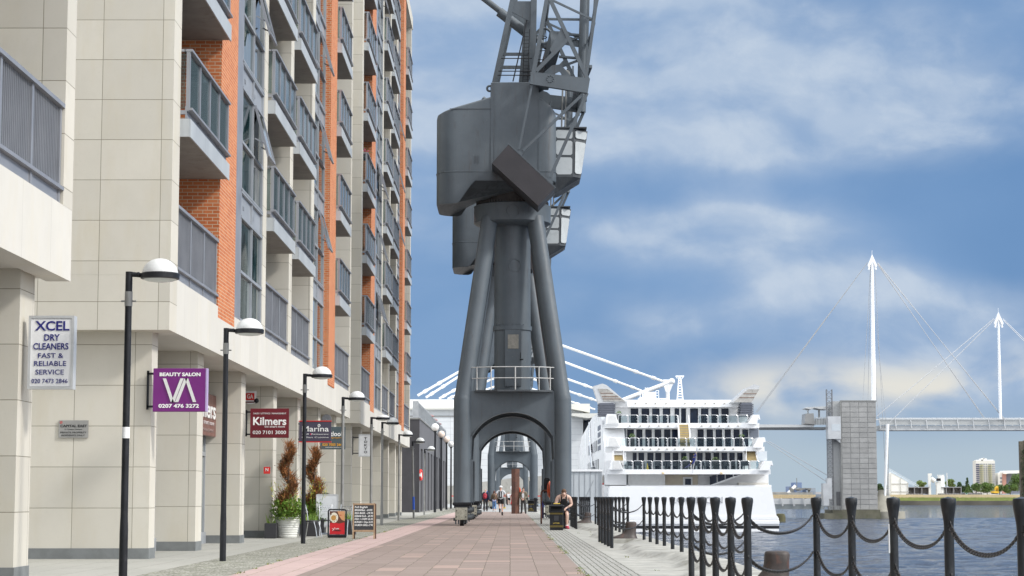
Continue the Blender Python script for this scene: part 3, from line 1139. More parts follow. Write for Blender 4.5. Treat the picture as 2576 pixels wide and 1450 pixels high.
    rs = MB()
    rs.bbox(-0.86, 1.07, -1.915, 1.7, 14.28, 17.93, 0.03)
    rs.bbox(-0.20, 0.9, -1.4, 1.2, 17.9, 18.04, 0.02)
    for x in (-0.86, -0.72, 1.07):
        rs.box(x - 0.02, x + 0.02, -1.935, -1.9, 14.0, 17.9 if x < 1 else 17.2)
    rs.torus((-0.93, -1.5, 17.75), 0.11, 0.045, 'y', 14, 8)
    rs.box(-0.9, -0.86, -1.56, -1.44, 17.2, 17.9)
    rs.box(-0.98, -0.94, -1.6, -1.5, 17.28, 17.36)
    rs.build('raised_housing', st, hs)
    seam = MB()
    for x0, x1, z in ((-2.55, -0.86, 16.83),):
        seam.box(x0, x1, -1.918, -1.89, z - 0.012, z + 0.012)
    for k in range(4):
        seam.box(-1.55 + k * 0.06, -1.535 + k * 0.06, -1.912, -1.89, 14.55 + 0.05 * (k % 2), 14.9)
    seam.build('panel_seam', M['steel2'], hs)
    # driver's cab
    cb = MB()
    lo = [(1.72, -1.0), (2.50, -1.0), (2.80, -0.72), (2.80, 0.9), (1.72, 0.9)]
    hi = [(1.72, -1.0), (2.53, -1.0), (3.10, -0.62), (3.10, 0.9), (1.72, 0.9)]
    nb = 5
    cb.raw([(x, y, 14.18) for x, y in lo] + [(x, y, 16.22 - 0.06 * (x - 1.72)) for x, y in hi],
           [(i, (i + 1) % nb, (i + 1) % nb + nb, i + nb) for i in range(nb)] + [tuple(range(nb - 1, -1, -1)), tuple(range(nb, 2 * nb))])
    cb.raw([(x, y, 14.18) for x, y in lo] + [(1.72, -0.8, 13.55), (1.9, -0.8, 13.62), (1.95, 0.7, 13.62), (1.72, 0.7, 13.55)],
           [(0, 5, 6, 1), (1, 6, 7, 3, 2), (3, 7, 8, 4), (4, 8, 5, 0), (5, 8, 7, 6)])
    cb.box(1.72, 3.05, -1.05, 0.95, 16.20, 16.25)
    cab = cb.build('cab', M['steel2'], r)
    wn = MB()

    def quadwin(a, b, c_, d_, off):
        """pane inset on a slanted wall given by its 4 corners (bottom a-b, top d-c)"""
        a, b, c_, d_ = map(Vector, (a, b, c_, d_))
        nrm = (b - a).cross(d_ - a).normalized() * off
        ce = (a + b + c_ + d_) / 4
        P4 = [ce + (q - ce) * 0.94 + nrm for q in (a, b, c_, d_)]
        out = []
        for i in range(4):
            q, pv, nx_ = P4[i], P4[i - 1], P4[(i + 1) % 4]
            out += [q + (pv - q).normalized() * 0.06, q + (nx_ - q).normalized() * 0.06]
        wn.face(out)
        wn.face([o - nrm * 0.6 for o in reversed(out)])

    def lerp2(lo2, hi2, t_):
        return Vector(lo2) + (Vector(hi2) - Vector(lo2)) * t_

    OFF = 0.012

    def wall(i, j, t0, t1, z0f, z1f):
        def pt(t_, zf):
            l_ = lerp2((*lo[i], 14.18), (*lo[j], 14.18), t_)
            h_ = lerp2((*hi[i], 16.18), (*hi[j], 16.14), t_)
            return l_ + (h_ - l_) * zf
        quadwin(pt(t0, z0f), pt(t1, z0f), pt(t1, z1f), pt(t0, z1f), OFF)
    wall(0, 1, 0.06, 0.95, 0.04, 0.42)
    wall(0, 1, 0.06, 0.95, 0.45, 0.77)
    wall(0, 1, 0.06, 0.95, 0.80, 0.985)
    OFF = 0.05
    wall(1, 2, 0.04, 0.96, 0.05, 0.76)
    wall(1, 2, 0.04, 0.96, 0.80, 0.97)
    OFF = 0.012
    wall(2, 3, 0.03, 0.48, 0.05, 0.76)
    wall(2, 3, 0.52, 0.97, 0.05, 0.76)
    wall(2, 3, 0.03, 0.97, 0.80, 0.97)
    wn.build('cab_window', simple('frosted_cab_pane', (0.46, 0.49, 0.50), 0.3, var=0.06, sc=2), cab)
    # A-frame mast above the house
    af = MB()
    for yy in (-1.25, 0.9):
        af.bar((-0.77, yy, 17.9), (0.15, yy, 22.2), 0.2, 0.16, (0, 1, 0))
    for yy in (-1.3, 0.9):
        af.bar((0.82, yy, 18.0), (0.90, yy, 22.4), 0.24, 0.2, (0, 1, 0))
    af.prism([(-0.02, 21.0), (0.80, 20.55), (0.80, 21.45), (0.02, 21.45)], -1.30, -1.24)
    af.prism([(-0.02, 21.0), (0.80, 20.55), (0.80, 21.45), (0.02, 21.45)], 0.86, 0.92)
    af.box(-0.45, 0.7, -1.2, -1.1, 19.2, 19.32)
    af.box(-0.55, 0.6, 0.9, 0.98, 19.1, 19.24)
    af.bar((0.45, -0.3, 18.0), (0.72, -0.3, 21.0), 0.42, 0.3, (0, 1, 0))
    af.tube((-1.55, 0.1, 22.2), (1.55, 0.1, 19.75), 0.13, n=12)
    af.tube((-0.55, 0.1, 21.35), (0.9, 0.1, 20.2), 0.21, n=12)
    af.torus((1.32, 0.0, 20.3), 0.32, 0.06, 'y', 20, 8)
    af.build('mast', st, r, smooth=40)
    hr = MB()
    for z in (18.25, 18.42, 18.95):
        hr.tube((-0.66 + (z - 18) * 0.2, -1.75, z), (0.8, -1.75, z), 0.022, n=6)
    hr.bar((0.02, -1.75, 18.0), (0.62, -1.2, 20.8), 0.05)
    for x in (0.42, 0.62):
        hr.bar((x, -1.6, 18.0), (x + 0.08, -1.6, 20.2), 0.035)
    for k in range(14):
        hr.bar((0.43, -1.6, 18.1 + k * 0.15), (0.66, -1.6, 18.1 + k * 0.15), 0.02)
    for z in (19.0, 19.5, 20.0):
        hr.torus((1.12, -1.0, z), 0.3, 0.018, 'z', 16, 6)
    hr.bar((1.38, -1.0, 18.2), (1.38, -1.0, 20.6), 0.03)
    hr.bar((0.95, -1.3, 18.2), (0.95, -1.3, 20.6), 0.03)
    hr.box(0.75, 1.3, -1.3, -0.6, 18.2, 18.9)
    hr.build('ladder', M['black'], r)
    # luffing jib: two braced side frames joined by cross members, pivot beams and tail links to the counterweight
    YA, YB = -2.75, 1.35
    jb = MB()
    for yy, s in ((YA, 0.0), (YB, 0.06)):
        jb.prism([(0.74, 18.16), (3.12, 17.88), (3.02, 17.28), (0.70, 17.66)], yy - 0.11, yy + 0.11)
        U = (0, 1, 0)
        jb.bar((0.84, yy, 18.1), (1.42, yy, 21.35), 0.17, 0.14, U)
        jb.bar((1.36, yy, 21.5), (3.04, yy, 17.85), 0.15, 0.13, U)
        jb.bar((0.95, yy, 18.2), (2.26, yy, 19.55), 0.15, 0.12, U)
        jb.bar((2.96, yy, 17.9), (3.5, yy, 21.8), 0.12, 0.14, U)
        jb.bar((1.42, yy, 21.35), (1.8, yy, 24.2), 0.17, 0.14, U)
        jb.bar((3.5, yy, 21.8), (3.62, yy, 24.2), 0.12, 0.14, U)
        jb.bar((1.42, yy, 21.35), (3.46, yy, 21.32), 0.09, 0.09, U)
        jb.bar((1.45, yy, 21.2), (3.2, yy, 20.35), 0.08, 0.08, U)
        # tail links
        jb.bar((0.78, yy, 17.62), (0.26, yy, 15.0), 0.085, 0.085, U)
        jb.bar((2.82, yy, 17.25), (0.42, yy, 14.95), 0.11, 0.10, U)
        jb.bar((3.0, yy, 17.3), (1.5, yy, 13.86), 0.13, 0.11, U)
    # gusset on the near frame, cross members between the frames
    jb.prism([(1.5, 19.1), (2.05, 20.1), (2.32, 19.5), (2.2, 19.35), (1.6, 18.9)], YA - 0.03, YA + 0.03)
    jb.prism([(1.15, 18.15), (1.6, 18.55), (1.95, 18.6), (2.5, 17.95), (2.2, 17.95), (1.9, 18.3), (1.7, 18.2), (1.45, 18.1)], YA + 0.5, YA + 0.56)
    jb.bar((1.75, YA + 0.3, 19.6), (1.3, YB, 18.6), 0.42, 0.7)
    jb.bar((3.15, YA, 18.4), (2.85, YB, 18.1), 0.12)
    jb.tube((2.9, 1.2, 17.3), (3.14, 1.2, 24.0), 0.20, n=16)
    jb.bar((3.06, 0.4, 17.6), (3.26, 0.4, 24.0), 0.10, 0.16)
    for z in (18.7, 19.6, 20.6):
        jb.bar((1.9 + (z - 18) * 0.05, YB, z + 0.12), (3.0, 1.2, z), 0.2, 0.08)
        jb.bar((2.1, YB, z - 0.3), (3.0, 1.2, z), 0.09)
    jb.prism([(1.6, 20.9), (2.0, 20.75), (2.9, 20.4), (3.1, 20.65), (3.3, 20.2), (3.0, 20.1), (2.2, 20.25), (1.5, 20.4)], YB - 0.05, YB + 0.05)
    jb.bar((1.1, YA, 17.9), (1.1, YB, 17.9), 0.3, 0.3)
    jb.bar((2.6, YA, 17.6), (2.6, YB, 17.6), 0.2, 0.24)
    jb.tube((1.25, -1.2, 17.35), (1.25, 1.0, 17.35), 0.36, n=18)
    jb.bar((1.42, YA, 21.35), (1.42, YB, 21.35), 0.12)
    jb.bar((3.48, YA, 21.5), (3.48, YB, 21.5), 0.12)
    jb.bar((3.3, YA, 20.2), (3.2, YB, 20.2), 0.10)
    for k in range(9):
        a = 2 * math.pi * k / 9
        jb.sphere((1.52 + 0.13 * math.cos(a), YA - 0.12, 17.86 + 0.13 * math.sin(a)), 0.03, 6, 4)
    jb.build('jib', st, r, smooth=30)
    hk = MB()
    hk.torus((2.24, 0.6, 18.8), 0.14, 0.05, 'y', 16, 6)
    hk.tube((2.2, 0.6, 16.2), (2.27, 0.6, 18.8), 0.035, n=6)
    hk.tube((2.05, 0.6, 16.2), (2.12, 0.6, 18.6), 0.035, n=6)
    hk.build('pulley', M['postgrey'], r)
    cw = MB()
    cwp = [(-0.16, 15.08), (1.68, 13.34), (1.02, 12.62), (-0.82, 14.32)]
    cw.prism(cwp, YA - 0.75, YA + 1.15)
    w_ = cw.build('counterweight', simple('counterweight_dark', (0.030, 0.027, 0.031), 0.5, var=0.2, sc=1.5, streak=0.3), r)
    tp = MB()
    d_ = (Vector((1.68, 0, 13.34)) - Vector((-0.16, 0, 15.08))).normalized()
    nn = Vector((-d_.z, 0, d_.x))
    if nn.z < 0:
        nn = -nn
    for q in (0.12, 0.86):
        pp = Vector((-0.16, 0, 15.08)).lerp(Vector((1.68, 0, 13.34)), 0.2 if q < 0.5 else 0.86)
        for yy in (YA, YB - 0.9):
            tp.bar(pp + Vector((0, min(yy, YA + 0.9), 0)) - nn * 0.02, pp + Vector((0, min(yy, YA + 0.9), 0)) + nn * 0.2, 0.28, 0.2)
    for yy in (YA - 0.72, YA + 1.12):
        tp.bar(Vector((-0.19, yy, 15.11)), Vector((1.70, yy, 13.33)), 0.06, 0.07)
    tp.build('lug', st, w_)
    return r


M['rust2'] = simple('greasy_gear', (0.055, 0.05, 0.048), 0.6, var=0.3, sc=4, dirt=(0.12, 0.09, 0.07), dirt_amt=0.4)
crane = make_crane()
copy_tree(crane, None, (0.1, 103.2, 0), 0, 'second grey quay crane, its cab and machine house half hidden behind the nearest crane')
copy_tree(crane, None, (0.25, 187.5, 0), 0, 'third grey quay crane, its handrail and portal framed by the nearer arches')
copy_tree(crane, None, (0.3, 290, 0), 0, 'fourth grey quay crane, smallest and farthest, under the innermost arch')
# ------------------------------------------------------------------ chain posts, chains, mooring bollards
ORD = ['first', 'second', 'third', 'fourth', 'fifth', 'sixth', 'seventh', 'eighth', 'ninth', 'tenth', 'eleventh', 'twelfth']
pm = MB()
pm.lathe([(0.040, 0.0), (0.038, 0.05), (0.036, 0.93), (0.038, 0.97), (0.045, 1.02), (0.054, 1.075), (0.0575, 1.10), (0.0575, 1.125), (0.053, 1.138), (0.0, 1.15)], 20)
POST = pm.data('chain_post', M['postblack'], 50)
em = MB()
for z in (0.955, 0.575):
    em.torus((0, 0.044, z), 0.016, 0.006, 'x', 12, 6)
    em.torus((0, -0.044, z), 0.016, 0.006, 'x', 12, 6)
EYES = em.data('eye_ring', M['chain'], True)


def chain_data(vec, sag, name='hanging_chain'):
    """real links along a sagging curve from (0,0,0) to vec"""
    vec = Vector(vec)
    N = 40
    pts = []
    for i in range(N + 1):
        s = i / N
        p = vec * s
        k = (math.cosh(2.2 * (2 * s - 1)) - math.cosh(2.2)) / (math.cosh(2.2) - 1)
        pts.append(p + Vector((0, 0, sag * k)))
    seg = [0]
    for a, b in zip(pts, pts[1:]):
        seg.append(seg[-1] + (b - a).length)
    tot = seg[-1]
    pitch = 0.041
    n = int(tot / pitch)
    pitch = tot / n
    mb = MB()
    # one link: stadium of round bar
    path = []
    for i in range(10):
        a = 2 * math.pi * i / 10
        path.append(((0.0165 if math.cos(a) > 0 else -0.0165) + 0.0135 * math.cos(a), 0.0145 * math.sin(a)))
    for q in range(n):
        dist = (q + 0.5) * pitch
        k = max(j for j in range(len(seg)) if seg[j] <= dist)
        k = min(k, N - 1)
        tt = (dist - seg[k]) / (seg[k + 1] - seg[k])
        c = pts[k].lerp(pts[k + 1], tt)
        d = (pts[k + 1] - pts[k]).normalized()
        side = d.cross(Vector((0, 0, 1))).normalized()
        up = side.cross(d)
        s = side if q % 2 else up
        t_ = up if q % 2 else side
        s, t_ = (s + t_ * 0.5).normalized(), (t_ - s * 0.5).normalized()
        vs, fs = [], []
        for i in range(10):
            px, py = path[i]
            a = 2 * math.pi * i / 10
            out = d * math.cos(a) + s * math.sin(a)
            ctr = c + d * px + s * py
            for j in range(5):
                b = 2 * math.pi * j / 5
                vs.append(ctr + (out * math.cos(b) + t_ * math.sin(b)) * 0.0058)
        for i in range(10):
            for j in range(5):
                fs.append((i * 5 + j, (i + 1) % 10 * 5 + j, (i + 1) % 10 * 5 + (j + 1) % 5, i * 5 + (j + 1) % 5))
        mb.raw(vs, fs)
    return mb.data(name, M['chain'], True)


OX, IX = 3.22, 2.28
rows = {'near': [(OX, 10.4), (OX, 12.5), (OX, 14.6), (OX, 16.7), (OX, 18.75), (OX, 20.9)],
        'jog': [(IX, 19.1), (IX, 20.55), (IX, 22.1), (IX, 23.6), (IX, 25.05)],
        'middle': [(OX, 26.9 + 2.09 * i) for i in range(11)],
        'bend': [(IX, 44.6 + 1.5 * i) for i in range(5)],
        'long': [(OX, 54.4 + 2.05 * i) for i in range(11)],
        'far bend': [(IX + 0.08, 70.8 + 1.5 * i) for i in range(5)],
        'end': [(OX, 80.8 + 2.1 * i) for i in range(6)]}
where = {'near': 'the waterside row nearest the viewer', 'jog': 'the inner row beside the cut-off rusty bollard', 'middle': 'the long waterside row before the white stern',
         'bend': 'the inner row beside the middle bollard', 'long': 'the waterside row beyond the middle bollard', 'far bend': 'the inner row beside the farthest bollard',
         'end': 'the farthest waterside row past the litter bin'}
protoP = None
for k, pts in rows.items():
    for i, (x, y) in enumerate(pts):
        zb = 0.10 if x > 3 else 0.004
        lab = '%s black flared chain post counted outwards in %s' % (ORD[i], where[k])
        if k == 'near' and i == 0:
            continue                                   # outside the frame, only its chain comes in
        o = place(POST, 'chain_post', None, (x, y, 0.0))
        tag(o, lab, 'chain post', 'black chain posts along the quay')
        place(EYES, 'eye_ring', o)
CD = {}


def hang(a, b, z, lab, sag):
    d = (b[0] - a[0], b[1] - a[1], 0)
    key = (round(d[0], 1), round(d[1], 1), round(sag, 2))
    if key not in CD:
        CD[key] = chain_data((key[0], key[1], 0), sag)
    o = place(CD[key], 'hanging_chain', None, (a[0], a[1], z))
    tag(o, lab, 'chain', 'chains hung between the quay posts')


short = {'near': 'nearest waterside row', 'jog': 'inner row by the cut-off bollard', 'middle': 'long waterside row before the stern', 'bend': 'inner row by the middle bollard',
         'long': 'waterside row beyond the middle bollard', 'far bend': 'inner row by the farthest bollard', 'end': 'farthest waterside row'}
for k, pts in rows.items():
    for i in range(len(pts) - 1):
        for z, nm in ((0.955, 'upper'), (0.575, 'lower')):
            hang(pts[i], pts[i + 1], z, '%s chain between %s and %s posts of %s' % (nm, ORD[i], ORD[i + 1], short[k]), 0.20 if k not in ('jog', 'bend', 'far bend') else 0.21)
for a, b, t_ in ((rows['jog'][0], rows['near'][-1], 'slanting out from the inner row to the nearest waterside row'), (rows['jog'][-1], rows['middle'][0], 'slanting from the inner row to the long waterside row'),
                 (rows['bend'][0], rows['middle'][-1], 'crossing in front of the middle bollard'), (rows['bend'][-1], rows['long'][0], 'slanting out behind the middle bollard'),
                 (rows['far bend'][-1], rows['end'][0], 'slanting out behind the farthest bollard'), (rows['far bend'][0], rows['long'][-1], 'crossing in front of the farthest bollard')):
    for z, nm in ((0.955, 'upper'), (0.575, 'lower')):
        hang(a, b, z, '%s chain %s' % (nm, t_), 0.17)


def mooring(label, x, y, s=1.0):
    """leaning cast iron bollard: wide swept foot, thick neck, flat capped head tilted seawards"""
    o = thing('mooring_bollard', label, 'bollard', (x, y, 0.1), 0, 'rusty mooring bollards on the quay')
    m = MB()
    secs = [(-0.17, 0.02, 0.36, 0.25), (-0.17, 0.06, 0.35, 0.245), (-0.11, 0.12, 0.27, 0.215), (-0.035, 0.21, 0.18, 0.18), (0.0, 0.32, 0.148, 0.16), (0.012, 0.45, 0.138, 0.15), (0.018, 0.58, 0.14, 0.15), (0.018, 0.625, 0.128, 0.138), (0.018, 0.64, 0.09, 0.10)]
    n = 24
    vs, fs = [], []
    for cx, z, rx, ry in secs:
        for i in range(n):
            a = 2 * math.pi * i / n
            ex = 0.75
            ca, sa = math.cos(a), math.sin(a)
            vs.append((s * (cx + rx * math.copysign(abs(ca) ** ex, ca)), s * ry * math.copysign(abs(sa) ** ex, sa), s * z * 0.70))
    for k in range(len(secs) - 1):
        for i in range(n):
            fs.append((k * n + i, k * n + (i + 1) % n, k * n + n + (i + 1) % n, k * n + n + i))
    fs.append(tuple((len(secs) - 1) * n + i for i in range(n)))
    m.raw(vs, fs)
    m.build('body', M['bollard'], o, smooth=55)
    f = MB()
    f.bbox(-0.54 * s, 0.2 * s, -0.26 * s, 0.26 * s, -0.1, 0.022, 0.01)
    f.build('base', M['quay'], o)
    return o


mooring('rusty mooring bollard cut off by the bottom edge, chain hanging across it', 2.97, 22.3, 1.0)
mooring('dark mooring bollard on the pale coping below the middle of the white stern', 2.98, 49.3, 0.97)
mooring('farthest dark mooring bollard, half hidden by thin posts near the sitting man', 3.05, 78.3, 0.97)
sg = MB()
sg.bbox(3.172, 3.180, 16.665, 16.685, 0.68, 0.92, 0.002)
tag(sg.build('notice', M['white']), 'thin white notice strapped edge-on to a chain post', 'notice')
# ------------------------------------------------------------------ moored white ship, stern towards the viewer
def ship():
    Y = 208.0
    k = 4096 / 2576

    def Z(x, y, yy=Y):                                  # measured on a detail view of the photograph
        return at((2250 + x * 0.51724) / k, (1450 + y * 0.51724) / k, yy)
    r = thing('ship', 'big white moored ship showing its stern, three railed decks and a blue flag', 'ship', (19.3, Y, -2.5))
    ox, oy, oz = 19.3, Y, -2.5
    W = M['shipwhite']

    dep = [0.0]                                          # how far behind the stern the piece being measured stands

    def X(x):
        return Z(x, 600, Y + dep[0]).x - ox

    def H(y):
        return Z(900, y, Y + dep[0]).z - oz
    L = 100.0
    # stern slab and hull
    m = MB()
    x0, x1 = X(352), X(1660)
    tz, bz = H(955), 0.0
    prof = [(X(352), bz + 0.1), (X(356), tz - 0.5), (X(366), tz), (X(1606), tz - 0.05), (X(1612), tz - 0.3), (X(1648), H(1190)), (X(1664), H(1205)), (X(1664), bz + 0.1)]
    m.prism(prof, 0.0, 3.0)
    m.prism([(X(352), H(1250)), (X(352), H(1225)), (X(1668), H(1225)), (X(1668), H(1250))], -0.12, 0.0)
    m.prism([(X(352), H(1215)), (X(352), H(1190)), (X(1655), H(1190)), (X(1660), H(1215))], -0.05, 0.0)
    # long hull behind
    hl, hr_ = X(330), X(1640)
    m.raw([(hl, 3, 0), (hr_, 3, 0), (hr_, L - 20, 0), ((hl + hr_) / 2, L, 0), (hl, L - 20, 0), (hl, 3, tz + 0.1), (hr_, 3, tz + 0.1), (hr_, L - 20, tz + 1.2), ((hl + hr_) / 2, L + 4, tz + 2), (hl, L - 20, tz + 1.2)],
          [(0, 1, 6, 5), (1, 2, 7, 6), (2, 3, 8, 7), (3, 4, 9, 8), (4, 0, 5, 9), (5, 6, 7, 8, 9)])
    m.cm = 1
    m.box(X(340), X(1666), -0.03, 3.2, H(1287), H(1264))
    m.cm = 0
    m.box(X(340), X(1664), -0.06, 3.2, -0.4, H(1288))
    m.build('hull', [W, M['black']], r, smooth=25)
    letters('LONDON', 1.0, flat('ship_letter_grey', (0.40, 0.41, 0.43)), r, ((X(1035)), -0.06, (H(1068))), width=(X(1225) - X(830)), name='stern_lettering', bold=-0.01)
    # decks: (floor slab top y, slab bottom y, left x, right x, set back)
    decks = [(828, 865, 350, 1606, 0.6), (652, 687, 330, 1562, 2.6), (470, 507, 330, 1524, 4.6)]
    dk = MB()
    for (a, b, l, rr, sb) in decks:
        dep[0] = sb
        dk.prismz([(X(l), sb), (X(rr), sb), (X(rr), sb + 30), (X(l), sb + 30)], H(b), H(a))
    dep[0] = 7.4
    dk.prismz([(X(410), 7.5), (X(1375), 7.5), (X(1375), 40), (X(410), 40)], H(345), H(292))
    dk.box(X(500), X(1312), 7.3, 7.6, H(345), H(290))
    dk.build('deck', W, r)
    # superstructure mass behind the windows, stepping in towards the top and forward
    s = MB()
    dep[0] = 5.0
    s.box(X(358) + 0.02, X(1590), 5.0, 60, H(955), H(865))
    s.box(X(470), X(1500), 5.4, 60, H(830), H(687))
    dep[0] = 7.4
    s.box(X(335), X(1520), 7.4, 60, H(655), H(506))
    dep[0] = 9.4
    s.box(X(400), X(1475), 9.4, 58, H(472), H(346))
    s.build('superstructure', W, r)
    dep[0] = 7.2
    for xa, xb in ((332, 490), (1445, 1518)):
        g_ = MB()
        g_.box(X(xa), X(xb), 7.25, 7.4, H(585), H(508))
        g_.build('grey_panel', flat('ship_grey', (0.16, 0.18, 0.22)), r)
    # main deck interior seen between hull and first slab
    dep[0] = 3.3
    p = MB()
    p.box(X(358), X(512), 3.4, 4.9, H(955), H(868))
    p.build('side_screen', flat('ship_pale_grey', (0.42, 0.44, 0.46)), r)
    p = MB()
    p.box(X(515), X(790), 3.2, 4.9, H(957), H(868))
    p.box(X(506), X(516), 3.0, 3.25, H(957), H(866))
    p.build('store_wall', flat('ship_store_white', (0.66, 0.66, 0.65)), r)
    p = MB()
    p.box(X(790), X(1052), 4.6, 4.9, H(957), H(868))
    p.build('lobby_wall', flat('ship_cream', (0.62, 0.55, 0.43)), r)
    p = MB()
    p.box(X(1360), X(1590), 3.6, 4.6, H(957), H(930))
    p.build('locker', flat('ship_cream'.replace('cream', 'cream2'), (0.66, 0.63, 0.57)), r)
    d = MB()
    d.box(X(938), X(1010), 4.45, 4.6, H(956), H(886))
    o = d.build('door', M['white'], r)
    d = MB()
    d.box(X(952), X(998), 4.4, 4.46, H(950), H(900))
    d.build('door_pane', M['shipglass'], o)
    d = MB()
    a_, b_ = Vector((X(1130), 3.4, H(958))), Vector((X(1380), 3.4, H(868)))
    d.bar(a_, b_, 0.3, 0.16)
    st = d.build('stair', W, r)
    d = MB()
    for q in range(4):
        u0, u1 = q / 4 + 0.02, (q + 1) / 4 - 0.02
        pa, pb = a_.lerp(b_, u0), a_.lerp(b_, u1)
        d.raw([(pa.x, 3.2, pa.z + 0.1), (pb.x, 3.2, pb.z + 0.1), (pb.x, 3.2, min(H(868), pb.z + 1.0)), (pa.x, 3.2, min(H(868), pa.z + 1.0)), (pa.x, 3.24, pa.z + 0.1), (pb.x, 3.24, pb.z + 0.1), (pb.x, 3.24, min(H(868), pb.z + 1.0)), (pa.x, 3.24, min(H(868), pa.z + 1.0))],
              [(0, 1, 2, 3), (7, 6, 5, 4), (0, 3, 7, 4), (1, 5, 6, 2), (3, 2, 6, 7), (0, 4, 5, 1)])
    d.build('stair_glass', M['shipglass'], st)

    # window walls
    def winwall(name, xs, ya, yb, sb):
        dep[0] = sb
        for (l, rr) in xs:
            f = MB()
            f.box(X(l) - 0.10, X(rr) + 0.10, sb - 0.10, sb - 0.03, H(yb), H(ya) + 0.04)
            o = f.build(name, M['white'], r)
            g = MB()
            g.box(X(l), X(rr), sb - 0.13, sb - 0.101, H(yb) + 0.02, H(ya) - 0.10)
            g.build('pane', M['shipglass'], o)
    winwall('window', [(528, 588), (612, 672), (694, 752), (776, 834), (868, 904), (918, 956), (988, 1050), (1072, 1130), (1152, 1208), (1230, 1286)], 350, 472, 9.4)
    winwall('window', [(500, 552), (570, 618), (640, 690), (712, 764), (785, 834), (846, 890), (1044, 1092), (1114, 1164), (1184, 1234), (1254, 1302), (1322, 1370), (1390, 1436)], 512, 656, 7.4)
    winwall('window', [(542, 572), (586, 630), (655, 702), (716, 762), (787, 832), (850, 894), (915, 956), (978, 1026), (1040, 1082), (1102, 1146), (1166, 1210), (1228, 1272), (1288, 1330), (1348, 1390)], 692, 832, 5.4)
    for y_, xs, sb in ((318, (567, 650, 722, 803, 950, 1026, 1108, 1178, 1256), 7.25), (492, (522, 603, 674, 746, 818, 1078, 1148, 1215, 1286, 1360), 4.55), (670, (565, 620, 680, 746, 808, 870, 938, 1062, 1125, 1190, 1255, 1320), 2.55)):
        dep[0] = sb
        for x_ in xs:
            lamps = MB()
            lamps.sphere((X(x_), sb - 0.05, H(y_)), 0.10, 8, 5)
            lamps.build('deck_light', flat('lamp_grey', (0.40, 0.38, 0.34)), r)
    dep[0] = 0.5
    for x_ in (776, 1226):
        q = MB()
        q.sphere((X(x_), 0.55, H(857)), 0.14, 10, 6)
        q.build('round_lamp', flat('warm_lamp', (0.75, 0.6, 0.38)), r)
    # glass balustrades
    for (a, b, l, rr, n, sb, gap) in ((762, 830, 468, 1520, 14, 0.75, None), (585, 652, 445, 1472, 14, 2.75, None), (408, 471, 430, 1436, 13, 4.75, (905, 985))):
        dep[0] = sb
        f, g = MB(), MB()
        for i in range(n):
            u0, u1 = l + (rr - l) * i / n, l + (rr - l) * (i + 1) / n
            if gap and u0 < gap[1] and u1 > gap[0]:
                continue
            xa, xb = X(u0) + 0.04, X(u1) - 0.04
            zt, zb = H(a), H(b)
            f.path([(xa, sb, zb), (xa, sb, zt - 0.1), (xa + 0.1, sb, zt), (xb - 0.1, sb, zt), (xb, sb, zt - 0.1), (xb, sb, zb)], 0.035, 6)
            for zz in (0.3, 0.7):
                f.sphere((xb - 0.08, sb - 0.03, zb + (zt - zb) * zz), 0.05, 6, 4)
            g.box(xa + 0.05, xb - 0.05, sb - 0.01, sb + 0.01, zb + 0.08, zt - 0.08)
        o = f.build('balustrade', flat('stainless', (0.62, 0.63, 0.64), 0.25, metal=0.6), r)
        g.build('glass_panel', M['railglass'], o)
    # bridge-wing like sponsons at the deck ends
    for (l, rr, yt, yb, sb, s) in ((335, 440, 400, 478, 4.5, 1), (340, 446, 576, 652, 2.5, 1), (368, 468, 760, 830, 0.5, 1), (1436, 1532, 405, 476, 4.5, -1), (1474, 1572, 580, 660, 2.5, -1), (1520, 1626, 762, 836, 0.5, -1)):
        q = MB()
        dep[0] = sb - 0.5
        xa, xb = X(l), X(rr)
        zt, zb = H(yt), H(yb)
        if s > 0:
            q.prism([(xa, zb), (xa + (xb - xa) * 0.04, zt - 0.3), (xa + (xb - xa) * 0.12, zt), (xb - (xb - xa) * 0.28, zt - 0.02), (xb, zb)], sb - 0.5, sb + 3)
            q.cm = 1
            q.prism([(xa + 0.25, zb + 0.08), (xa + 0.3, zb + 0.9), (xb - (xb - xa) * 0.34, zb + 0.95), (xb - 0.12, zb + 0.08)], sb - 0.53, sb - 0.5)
        else:
            q.prism([(xa, zb), (xa + 0.05, zt - 0.9), (xa + (xb - xa) * 0.42, zt), (xb - 0.1, zt), (xb, zt - 0.5), (xb - 0.25, zb + 0.6), (xa + (xb - xa) * 0.75, zb)], sb - 0.5, sb + 3)
        q.build('wing', [W, flat('wing_offwhite', (0.70, 0.70, 0.69))], r)  # second slot: inset panel slightly greyer than the wing
    # funnels with louvres and slanting fins
    dep[0] = 6.2
    for (lx, s) in ((280, 1), (1376, -1)):
        q = MB()
        xa, xb = X(lx), X(lx + (130 if s > 0 else 104))
        for i in range(7):
            z = H(412) + (H(316) - H(412)) * i / 7
            q.box(xa, xb, 6.0, 9.0, z, z + (H(316) - H(412)) / 7 * 0.55)
        q.box(xa + 0.15, xb - 0.15, 6.1, 9.0, H(414), H(314))
        q.build('louvre_stack', flat('louvre_blue', (0.13, 0.14, 0.17)), r)
    q = MB()
    fin = [(X(238), H(185)), (X(312), H(163)), (X(345), H(176)), (X(495), H(304)), (X(280), H(318))]
    q.prism(fin, 6.4, 8.4)
    f_ = q.build('fin', flat('fin_grey', (0.56, 0.57, 0.58), 0.3), r)
    q = MB()
    q.prism([(X(275), H(203)), (X(352), H(206)), (X(488), H(302)), (X(318), H(302))], 6.36, 6.4)
    q.build('solar_panel', simple('fin_slats', (0.42, 0.40, 0.37), 0.3, metal=0.4, var=0.2, sc=2), f_)
    q = MB()
    for yy in (236, 262, 280):
        q.box(X(282 + (yy - 203) * 0.42), X(352 + (yy - 206) * 1.42), 6.33, 6.36, H(yy + 5), H(yy))
